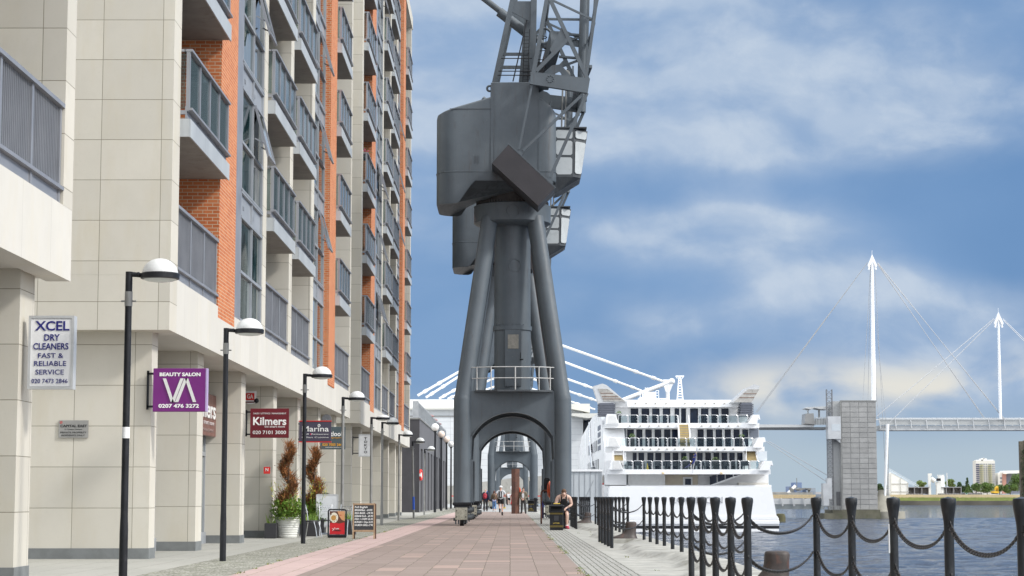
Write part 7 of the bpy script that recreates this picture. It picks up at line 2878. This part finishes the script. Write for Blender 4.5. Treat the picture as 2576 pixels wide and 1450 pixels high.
m.build('shaft', Bk, o, smooth=40)
m = MB()
m.lathe([(0.15, 0), (0.15, 0.05)], 14)
m.build('base', Bk, o)
# ------------------------------------------------------------------ people: one skinned body each, clothes and hair as shells over it
LEN = 1.75


def skeleton(pose):
    """joint name -> position (x to the figure's left when seen from the front, y back, z up), facing -y"""
    J = {'pelvis': (0, 0, 0.95), 'waist': (0, 0.005, 1.08), 'chest': (0, 0.015, 1.27), 'upper': (0, 0.02, 1.40), 'neck': (0, 0.015, 1.50), 'jaw': (0, -0.01, 1.575), 'head': (0, -0.005, 1.655), 'crown': (0, 0.01, 1.715)}
    for s, n in ((-1, 'r'), (1, 'l')):
        J.update({'clav_' + n: (s * 0.10, 0.02, 1.43), 'shoulder_' + n: (s * 0.185, 0.02, 1.415), 'elbow_' + n: (s * 0.225, 0.03, 1.13), 'wrist_' + n: (s * 0.235, -0.02, 0.885),
                  'hip_' + n: (s * 0.092, 0, 0.90), 'knee_' + n: (s * 0.105, -0.015, 0.50), 'ankle_' + n: (s * 0.11, 0.02, 0.085), 'toe_' + n: (s * 0.125, -0.145, 0.035)})
    J.update(pose)
    return {k: Vector(v) for k, v in J.items()}


RAD = {'pelvis': (0.155, 0.115), 'waist': (0.14, 0.10), 'chest': (0.155, 0.115), 'upper': (0.14, 0.10), 'neck': (0.057, 0.058), 'jaw': (0.066, 0.078), 'head': (0.078, 0.095), 'crown': (0.052, 0.06), 'clav': (0.075, 0.075),
       'shoulder': (0.062, 0.062), 'elbow': (0.043, 0.043), 'wrist': (0.029, 0.026), 'hip': (0.088, 0.088), 'knee': (0.056, 0.058), 'ankle': (0.038, 0.042), 'toe': (0.036, 0.026), 'nose': (0.013, 0.013)}


def body_mesh(J, build=1.0, muscle=1.0, levels=2):
    V, E, Rr, names = [], [], [], []

    def add(name, p, r, par=None):
        V.append(Vector(p))
        Rr.append(r)
        names.append(name)
        if par is not None:
            E.append((par, len(V) - 1))
        return len(V) - 1
    ix = {}
    for a, par in (('pelvis', None), ('waist', 'pelvis'), ('chest', 'waist'), ('upper', 'chest'), ('neck', 'upper'), ('jaw', 'neck'), ('head', 'jaw'), ('crown', 'head')):
        rr = RAD[a]
        k = build if a in ('pelvis', 'waist', 'chest', 'upper') else 1
        ix[a] = add(a, J[a], (rr[0] * k, rr[1] * k), ix.get(par))
    fw = (J['head'] - J['neck'])
    face = J.get('face', Vector((0, -1, 0))).normalized()
    ix['nose'] = add('nose', J['head'] + face * 0.098 + Vector((0, 0, -0.03)), RAD['nose'], ix['head'])
    for n in ('r', 'l'):
        prev = ix['upper']
        for a in ('clav', 'shoulder', 'elbow', 'wrist'):
            rr = RAD[a]
            k = muscle if a != 'wrist' else 1
            mid = None
            prev = add(a + '_' + n, J[a + '_' + n], (rr[0] * k, rr[1] * k), prev)
        # hand: palm, four unequal curled fingers and a thumb leaving the side of the palm
        w, e = J['wrist_' + n], J['elbow_' + n]
        d = (w - e).normalized()
        side = d.cross(Vector((0, -1, 0.01))).normalized()
        if (side.x < 0) != (n == 'l'):
            side = -side
        inw = d.cross(side).normalized()
        if inw.dot(Vector((1 if n == 'r' else -1, 0, 0))) < 0:
            inw = -inw
        across = d.cross(inw).normalized()
        if across.y > 0:
            across = -across                                   # index side points forward
        palm = add('palm_' + n, w + d * 0.055, (0.036, 0.022), prev)
        for f, (off, ln) in enumerate(((0.028, 0.072), (0.010, 0.082), (-0.009, 0.076), (-0.027, 0.060))):
            k0 = add('finger_' + n, w + d * 0.095 + across * off, (0.0095, 0.0095), palm)
            k1 = add('finger_' + n, w + d * (0.095 + ln * 0.5) + across * off * 1.1 + inw * 0.012, (0.0085, 0.0085), k0)
            add('finger_' + n, w + d * (0.095 + ln * 0.85) + across * off * 1.05 + inw * 0.038, (0.007, 0.007), k1)
        k0 = add('finger_' + n, w + d * 0.05 + across * 0.045 + inw * 0.01, (0.011, 0.011), palm)
        add('finger_' + n, w + d * 0.085 + across * 0.06 + inw * 0.028, (0.009, 0.009), k0)
        prev = ix['pelvis']
        for a in ('hip', 'knee', 'ankle', 'toe'):
            rr = RAD[a]
            k = 1 + (build - 1) * 0.7 if a in ('hip',) else 1
            if a in ('knee', 'ankle'):
                top, bot = J[('hip_' if a == 'knee' else 'knee_') + n], J[a + '_' + n]
                if a == 'ankle':
                    c = top.lerp(bot, 0.3) + Vector((0, 0.012, 0))
                    prev = add('calf_' + n, c, (0.056, 0.06), prev)
                else:
                    prev = add('thigh_' + n, top.lerp(bot, 0.4), (0.078, 0.08), prev)
            if a == 'toe':
                an = J['ankle_' + n]
                dd = (J['toe_' + n] - an)
                add('heel_' + n, an - Vector((dd.x, dd.y, 0)).normalized() * 0.045 + Vector((0, 0, -0.04)) if dd.z > -0.12 else an - dd.normalized() * 0.03, (0.034, 0.034), prev)
            prev = add(a + '_' + n, J[a + '_' + n], (rr[0] * k, rr[1] * k), prev)
    me = bpy.data.meshes.new('body')
    me.from_pydata(V, E, [])
    ob = bpy.data.objects.new('body', me)
    COL.objects.link(ob)
    sk = ob.modifiers.new('skin', 'SKIN')
    sk.use_smooth_shade = True
    if not me.skin_vertices:
        me.skin_vertices.new()
    for i, sv in enumerate(me.skin_vertices[0].data):
        sv.radius = Rr[i]
        sv.use_root = (i == 0)
    ss = ob.modifiers.new('sub', 'SUBSURF')
    ss.levels = ss.render_levels = levels
    bpy.context.view_layer.update()
    dg = bpy.context.evaluated_depsgraph_get()
    out = bpy.data.meshes.new_from_object(ob.evaluated_get(dg))
    bpy.data.objects.remove(ob)
    # nearest bone for every face
    segs = [(V[a], V[b], names[b]) for a, b in E]
    zone = []
    for p in out.polygons:
        c = p.center
        best = (9, '')
        for a, b, nm in segs:
            ab = b - a
            t_ = max(0, min(1, (c - a).dot(ab) / max(1e-9, ab.length_squared)))
            d = (c - (a + ab * t_)).length
            if d < best[0]:
                best = (d, nm, t_)
        zone.append(best)
    return out, zone


def shell(out, zone, test, off, name, mat, parent):
    """a garment: the body faces that pass the test, lifted off the skin"""
    keep = [p for p, z in zip(out.polygons, zone) if test(z[1], z[2], p.center, p.normal)]
    if not keep:
        return None
    mp, vs, fs = {}, [], []
    for p in keep:
        f = []
        for vi in p.vertices:
            if vi not in mp:
                mp[vi] = len(vs)
                v = out.vertices[vi]
                o_ = off(v.co) if callable(off) else off
                vs.append(v.co + v.normal * o_)
            f.append(mp[vi])
        fs.append(f)
    m = MB()
    m.raw(vs, fs)
    return m.build(name, mat, parent, smooth=True)


def person(label, loc, rz, pose, clothes, hair=None, scale=1.0, build=1.0, muscle=1.0, skin=None, group=None, levels=2):
    J = skeleton(pose)
    out, zone = body_mesh(J, build, muscle, levels)
    o = thing('person', label, 'person', loc, rz, group)
    o.scale = (scale,) * 3
    out.name = 'body'
    out.materials.clear()
    out.materials.append(skin or M['skin'])
    place(out, 'body', o)
    face = J.get('face', Vector((0, -1, 0))).normalized()
    sd = face.cross(Vector((0, 0, 1))).normalized()
    H = J['head']
    for s in (-1, 1):
        m = MB()
        m.sphere(H + face * 0.083 + sd * s * 0.030, 0.009, 8, 6)
        m.build('eye', M['eyes'], o, smooth=True)
        m = MB()
        m.sphere(H + sd * s * 0.076 - face * 0.01 + Vector((0, 0, -0.02)), 0.015, 8, 6, 1.6)
        m.build('ear', skin or M['skin'], o, smooth=True)
    m = MB()
    m.bar(J['jaw'] + face * 0.078 - sd * 0.022, J['jaw'] + face * 0.078 + sd * 0.022, 0.009)
    m.build('mouth', flat('lip', (0.36, 0.13, 0.10)), o)
    for nm, test, off, mat in clothes:
        shell(out, zone, test, off, nm, mat, o)
    if hair:
        hm, tst, off = hair
        if tst == 'crop':                                   # short tousled hair: a rough cap over the back and top of the skull
            m = MB()
            m.sphere((0, 0, 0), 1.0, 22, 14)
            rn = random.Random(4)
            up = (J['crown'] - H).normalized()
            vs = []
            for p_ in m.v:
                q = Vector(p_)
                k_ = 1.0 + 0.05 * mnoise.noise(q * 4) + 0.04 * rn.random()
                vs.append(H - face * off + up * 0.022 + Vector((q.x * 0.088, q.y * 0.100, q.z * 0.098)) * k_)
            m.v = vs
            m.build('hair', hm, o, smooth=True)
        else:
            shell(out, zone, tst, off, 'hair', hm, o)
    return o


def Z(*names):
    st = set(names)
    return lambda n, t_, c, nn: n.rsplit('_', 1)[0] in st or n in st


TOR = ('waist', 'chest', 'upper', 'clav')
tee = lambda n, t_, c, nn: (n in ('waist', 'chest', 'upper') or n.startswith('clav') or n.startswith('shoulder') or (n.startswith('elbow') and t_ < 0.55)) and c.z > 0.9
longs = lambda n, t_, c, nn: n in ('waist', 'chest', 'upper') or n[:4] in ('clav', 'shou', 'elbo') or (n.startswith('wrist') and t_ < 0.95)
jacket = lambda n, t_, c, nn: longs(n, t_, c, nn) or (n == 'pelvis') or (n.startswith('hip') and c.z > 0.84)
vest = lambda n, t_, c, nn: n in ('waist', 'chest') or (n == 'upper' and abs(c.x) < 0.13) or (n.startswith('clav') and abs(c.x) < 0.105) or (n in ('pelvis',) and c.z > 0.9)
trous = lambda n, t_, c, nn: n == 'pelvis' or n[:4] in ('hip_', 'thig', 'knee', 'calf') or (n.startswith('ankle') and t_ < 0.85)
shorts = lambda n, t_, c, nn: n == 'pelvis' or n[:4] in ('hip_', 'thig') or (n.startswith('knee') and t_ < 0.25)
capri = lambda n, t_, c, nn: n == 'pelvis' or n[:4] in ('hip_', 'thig', 'knee', 'calf') or (n.startswith('ankle') and t_ < 0.45)
shoes = lambda n, t_, c, nn: n[:4] in ('toe_', 'heel') or (n.startswith('ankle') and t_ > 0.9)
JF = {'face': Vector((0, -1, 0))}


def hairtest(back=0.0, low=1.60):
    return lambda n, t_, c, nn: n in ('head', 'crown', 'jaw') and c.z > low and (c.y > back or c.z > 1.70)


walk = {'knee_r': (-0.10, -0.16, 0.53), 'ankle_r': (-0.10, -0.20, 0.11), 'toe_r': (-0.11, -0.36, 0.06), 'hip_r': (-0.092, -0.01, 0.90), 'knee_l': (0.10, 0.08, 0.50), 'ankle_l': (0.10, 0.30, 0.15), 'toe_l': (0.11, 0.21, 0.035),
        'elbow_l': (0.235, -0.06, 1.14), 'wrist_l': (0.225, -0.20, 0.93), 'elbow_r': (-0.235, 0.11, 1.14), 'wrist_r': (-0.235, 0.08, 0.89)}
navy = flat('cloth_navy', (0.012, 0.018, 0.045), 0.85)
blk = flat('cloth_black', (0.012, 0.012, 0.014), 0.85)
wht = flat('cloth_white', (0.75, 0.75, 0.76), 0.85)
gry = flat('cloth_pale_grey', (0.52, 0.54, 0.57), 0.85)
brn = flat('hair_brown', (0.07, 0.04, 0.025), 0.7)
pk = Z('pelvis')
# bald man with red rucksack
o = person('bald man walking away in a navy jacket with a red rucksack', (at(1221.5, 1285, 153).x, 153, 0), R(180), walk,
           [('jacket', jacket, 0.028, navy), ('trousers', trous, lambda v: 0.022 + 0.02 * (v.z < 0.4), flat('cloth_charcoal', (0.025, 0.025, 0.03), 0.85)), ('shoe', shoes, 0.012, blk)], None, 1.0, 1.08)
m = MB()
m.sphere((0, 0, 0), 0.2, 16, 10)
m.xf(Matrix.Translation((0.05, 0.20, 1.20)) @ Matrix.Diagonal((0.85, 0.65, 1.2, 1)))
m.sphere((0.05, 0.30, 1.10), 0.10, 12, 8)
rk = m.build('rucksack', flat('rucksack_red', (0.32, 0.02, 0.035), 0.7), o, smooth=True)
m = MB()
for s in (-0.11, 0.13):
    m.path([(s, 0.12, 1.36), (s, 0.02, 1.49), (s, -0.12, 1.38), (s, -0.13, 1.15)], 0.016, 6)
m.build('strap', blk, rk)
# woman
o = person('woman walking away in a brown top, pale blouse hem and blue jeans', (at(1243.5, 1285, 152).x, 152, 0), R(180), {**walk, 'knee_r': (-0.09, 0.02, 0.50), 'ankle_r': (-0.09, 0.12, 0.09), 'toe_r': (-0.10, -0.03, 0.035), 'knee_l': (0.09, -0.10, 0.51), 'ankle_l': (0.09, -0.08, 0.09), 'toe_l': (0.10, -0.25, 0.04), 'shoulder_r': (-0.165, 0.02, 1.40), 'shoulder_l': (0.165, 0.02, 1.40)},
           [('top', longs, 0.022, flat('cloth_taupe', (0.12, 0.085, 0.055), 0.85)), ('blouse_hem', lambda n, t_, c, nn: n == 'pelvis' or (n.startswith('hip') and c.z > 0.86), 0.03, flat('cloth_lilac', (0.48, 0.50, 0.70), 0.85)),
            ('jeans', capri, 0.014, flat('denim', (0.10, 0.21, 0.42), 0.85)), ('shoe', shoes, 0.01, wht)], (flat('hair_auburn', (0.085, 0.03, 0.018), 0.6), lambda n, t_, c, nn: n in ('head', 'crown', 'jaw', 'neck') and (c.y > -0.03 or c.z > 1.69) and c.z > 1.50, 0.035), 0.93, 1.02)
m = MB()
m.path([(-0.17, 0.04, 1.46), (0.0, 0.16, 1.25), (0.20, 0.10, 1.0)], 0.014, 6)
m.path([(-0.17, 0.04, 1.46), (-0.05, -0.13, 1.3), (0.2, -0.05, 1.0)], 0.014, 6)
m.bbox(0.18, 0.26, -0.1, 0.1, 0.82, 1.0, 0.02)
m.build('shoulder_bag', blk, o)
# jogger
run = {'hip_r': (-0.092, 0, 0.93), 'knee_r': (-0.10, -0.06, 0.54), 'ankle_r': (-0.09, 0.06, 0.13), 'toe_r': (-0.095, -0.08, 0.035), 'hip_l': (0.092, 0, 0.93), 'knee_l': (0.07, 0.04, 0.52), 'ankle_l': (0.045, 0.36, 0.36), 'toe_l': (0.045, 0.42, 0.20),
       'elbow_l': (0.30, 0.13, 1.20), 'wrist_l': (0.27, -0.10, 1.06), 'elbow_r': (-0.29, -0.02, 1.17), 'wrist_r': (-0.22, -0.24, 1.20)}
o = person('jogger seen from behind in white cap, grey T-shirt and black shorts', (at(1259.5, 1297, 120.5).x, 120.5, 0), R(180), run,
           [('shirt', lambda n, t_, c, nn: tee(n, t_, c, nn) or n == 'pelvis', 0.02, gry), ('shorts', shorts, 0.032, blk), ('shoe', shoes, 0.012, blk), ('sock', lambda n, t_, c, nn: n.startswith('ankle') and t_ > 0.7, 0.005, blk)], None, 1.03, 1.05)
shell_src = None
m = MB()
m.sphere((0, 0.005, 1.665), 0.108, 16, 8, 0.95, half=True)
m.bbox(-0.07, 0.07, -0.19, -0.08, 1.665, 1.68, 0.005)
m.build('cap', wht, o, smooth=30)
m = MB()
m.bbox(-0.085, 0.085, 0.125, 0.20, 1.05, 1.42, 0.03)
pkk = m.build('running_pack', blk, o)
m = MB()
for s in (-1, 1):
    m.path([(s * 0.075, 0.14, 1.40), (s * 0.11, 0.05, 1.49), (s * 0.11, -0.11, 1.38), (s * 0.10, -0.13, 1.2), (s * 0.17, 0.02, 1.1), (s * 0.085, 0.14, 1.08)], 0.018, 6)
m.build('strap', blk, pkk)
m = MB()
m.bbox(-0.03, 0.03, 0.2, 0.204, 1.1, 1.38, 0.001)
m.build('reflector', gry, pkk)
# man in green jacket
o = person('man standing in an open olive jacket and white T-shirt beside the rusty column', (at(1316.5, 1292, 134.5).x, 134.5, 0), R(-12), {'elbow_r': (-0.25, 0.05, 1.14), 'wrist_r': (-0.08, -0.16, 1.02), 'elbow_l': (0.25, 0.05, 1.14), 'wrist_l': (0.07, -0.17, 1.0), 'knee_l': (0.13, -0.02, 0.5), 'ankle_l': (0.16, 0.0, 0.085), 'toe_l': (0.21, -0.15, 0.035), 'ankle_r': (-0.13, 0.02, 0.085), 'toe_r': (-0.17, -0.14, 0.035)},
           [('shirt', lambda n, t_, c, nn: n in ('waist', 'chest', 'upper', 'pelvis') and c.y < 0.03, 0.016, wht),
            ('jacket', lambda n, t_, c, nn: jacket(n, t_, c, nn) and not (abs(c.x + 0.0) < 0.075 and c.y < -0.02 and c.z < 1.45), 0.036, flat('cloth_olive', (0.155, 0.135, 0.10), 0.85)),
            ('jeans', trous, lambda v: 0.02, flat('cloth_dark_grey', (0.045, 0.045, 0.045), 0.85)), ('shoe', shoes, 0.012, blk)], (brn, 'crop', 0.026), 1.0, 1.0, levels=3)
# muscular man perched on the quay fence, head bowed over his phone
sit = {'pelvis': (0, 0.10, 0.72), 'waist': (0, 0.08, 0.84), 'chest': (0, 0.02, 1.01), 'upper': (0, -0.03, 1.13), 'neck': (0, -0.08, 1.21), 'jaw': (0, -0.165, 1.225), 'head': (0, -0.165, 1.295), 'crown': (0, -0.13, 1.355), 'face': Vector((0, -0.8, -0.6)),
       'clav_r': (-0.11, -0.02, 1.15), 'shoulder_r': (-0.215, -0.01, 1.125), 'elbow_r': (-0.29, -0.04, 0.86), 'wrist_r': (-0.08, -0.22, 0.745), 'clav_l': (0.11, -0.02, 1.15), 'shoulder_l': (0.215, -0.01, 1.125), 'elbow_l': (0.29, -0.04, 0.86), 'wrist_l': (0.07, -0.23, 0.745),
       'hip_r': (-0.10, 0.06, 0.68), 'knee_r': (-0.16, -0.32, 0.52), 'ankle_r': (-0.13, -0.12, 0.085), 'toe_r': (-0.15, -0.28, 0.035), 'hip_l': (0.10, 0.06, 0.68), 'knee_l': (0.10, -0.30, 0.52), 'ankle_l': (0.10, -0.22, 0.085), 'toe_l': (0.14, -0.38, 0.035)}
o = person('muscular young man in black vest sitting bowed over his phone behind the bin', (at(1417.5, 1330, 71.3).x, 71.1, 0), R(4), sit,
           [('vest', lambda n, t_, c, nn: n in ('waist', 'chest') or (n == 'upper' and abs(c.x) < 0.12 and not (abs(c.x) < 0.06 and c.y < -0.09 and c.z > 1.12)) or (n.startswith('clav') and 0.05 < abs(c.x) < 0.11) or n == 'pelvis', 0.014, blk),
            ('shorts', shorts, 0.026, navy), ('shoe', shoes, 0.014, flat('trainer_red', (0.45, 0.06, 0.09), 0.6)), ('sock', lambda n, t_, c, nn: n.startswith('ankle') and t_ > 0.75, 0.006, wht)],
           (flat('hair_tawny', (0.10, 0.05, 0.026), 0.7), 'crop', 0.030), 1.0, 1.05, 1.28, flat('skin_pale', (0.60, 0.40, 0.32), 0.5), levels=3)
m = MB()
m.bbox(-0.035, 0.035, -0.35, -0.335, 0.735, 0.85, 0.003)
tag(m.build('phone', blk, None, (at(1417.5, 1330, 71.3).x, 71.1, 0)), 'dark phone held by the sitting man', 'phone')
st = thing('seat_block', 'dark low seat block hidden behind the sitting man and the bin', 'seat', (at(1414, 1330, 71.5).x, 71.42, 0))
m = MB()
m.bbox(-0.2, 0.2, -0.2, 0.2, 0.05, 0.58, 0.02)
m.build('block', M['black'], st)
m = MB()
m.bbox(-0.17, 0.17, -0.17, 0.17, 0, 0.05, 0.01)
m.build('base', M['black'], st)
# small far figures
def far_person(label, px, Y, rz, top, bot, h=1.0, hairm=brn, b=1.05, short=False, foot=blk):
    return person(label, (at(px, 1275, Y).x, Y, 0), rz, walk, [('shirt', tee, 0.02, top), ('shorts' if short else 'trousers', shorts if short else trous, 0.022, bot), ('shoe', shoes, 0.012, foot)], (hairm, hairtest(-0.03, 1.63), 0.014), h, b)


far_person('heavy distant man in white T-shirt and black shorts walking towards the viewer', at(0, 0, 1).x * 0 + (1560 + 1380 * 0.3448) * 0.62891, 262, 0, wht, blk, 1.02, b=1.25, short=True)
far_person('distant person in red clothes beside the rusty column', (1560 + 1422 * 0.3448) * 0.62891, 258, R(150), flat('cloth_maroon', (0.25, 0.03, 0.05), 0.85), flat('cloth_red', (0.55, 0.02, 0.03), 0.85), 0.97)
far_person('distant person in white top and black trousers half behind the left crane leg', (1560 + 1050 * 0.3448) * 0.62891, 222, R(180), wht, blk, 1.0, foot=flat('trainer_bright_red', (0.65, 0.05, 0.05)))
far_person('distant person in dark coat just behind the heavy man', (1560 + 1359 * 0.3448) * 0.62891, 270, R(10), blk, blk, 0.97)
# ------------------------------------------------------------------ weeds in the joints, flowers on balconies
rnd = random.Random(21)
wd = MB()
spots = [(1.12 + rnd.gauss(0, 0.025), y) for y in [rnd.uniform(24, 34) for _ in range(16)] + [rnd.uniform(40, 46) for _ in range(14)] + [rnd.uniform(52, 60) for _ in range(10)] + [rnd.uniform(60, 110) for _ in range(12)]]
spots += [(-4.1 + rnd.gauss(0, 0.03), rnd.uniform(24, 70)) for _ in range(30)] + [(-6.9 - rnd.random() * 0.5, 38.1 + rnd.gauss(0, 0.12)) for _ in range(34)] + [(rnd.uniform(2.0, 2.7), rnd.uniform(25, 66)) for _ in range(8)]
for x, y in spots:
    for k in range(8):
        c = Vector((x + rnd.gauss(0, 0.03), y + rnd.gauss(0, 0.06), 0.005))
        a = rnd.uniform(0, 6.28)
        L_ = rnd.uniform(0.01, 0.04)
        s_ = Vector((math.cos(a), math.sin(a), 0)) * 0.008
        wd.cm = rnd.choice((0, 0, 1))
        wd.face([c - s_, c + s_, c + Vector((rnd.gauss(0, 0.03), rnd.gauss(0, 0.03), L_))])
tag(wd.build('weeds', [flat('weed_green', (0.12, 0.17, 0.03)), flat('weed_yellow', (0.27, 0.26, 0.05))]), kind='stuff')


def flowerbox(label, y, z, cols):
    o = thing('balcony_flowers', label, 'flowers', (-6.38, y, z), 0, 'flowers on balconies')
    m = MB()
    m.bbox(-0.12, 0.1, -0.3, 0.3, 0, 0.2, 0.01)
    m.build('box', flat('tub_black', (0.03, 0.03, 0.034)), o)
    m = MB()
    for i in range(240):
        c = Vector((rnd.gauss(0, 0.1), rnd.gauss(0, 0.22), 0.2 + abs(rnd.gauss(0, 0.14))))
        m.cm = 1 if rnd.random() < cols else 0
        m.face([c + Vector([rnd.uniform(-.05, .05) for _ in range(3)]) for _ in range(3)])
    m.build('foliage', [flat('herb_green', (0.15, 0.27, 0.035)), flat('petal_pink', (0.70, 0.12, 0.25))], o)


flowerbox('pink flowers over a balcony rail of the farther block', 84.6, 14.18 + 1.5, 0.5)
flowerbox('green plant leaning over a high balcony rail of the farther block', 108.0, 20.3 + 1.5, 0.0)
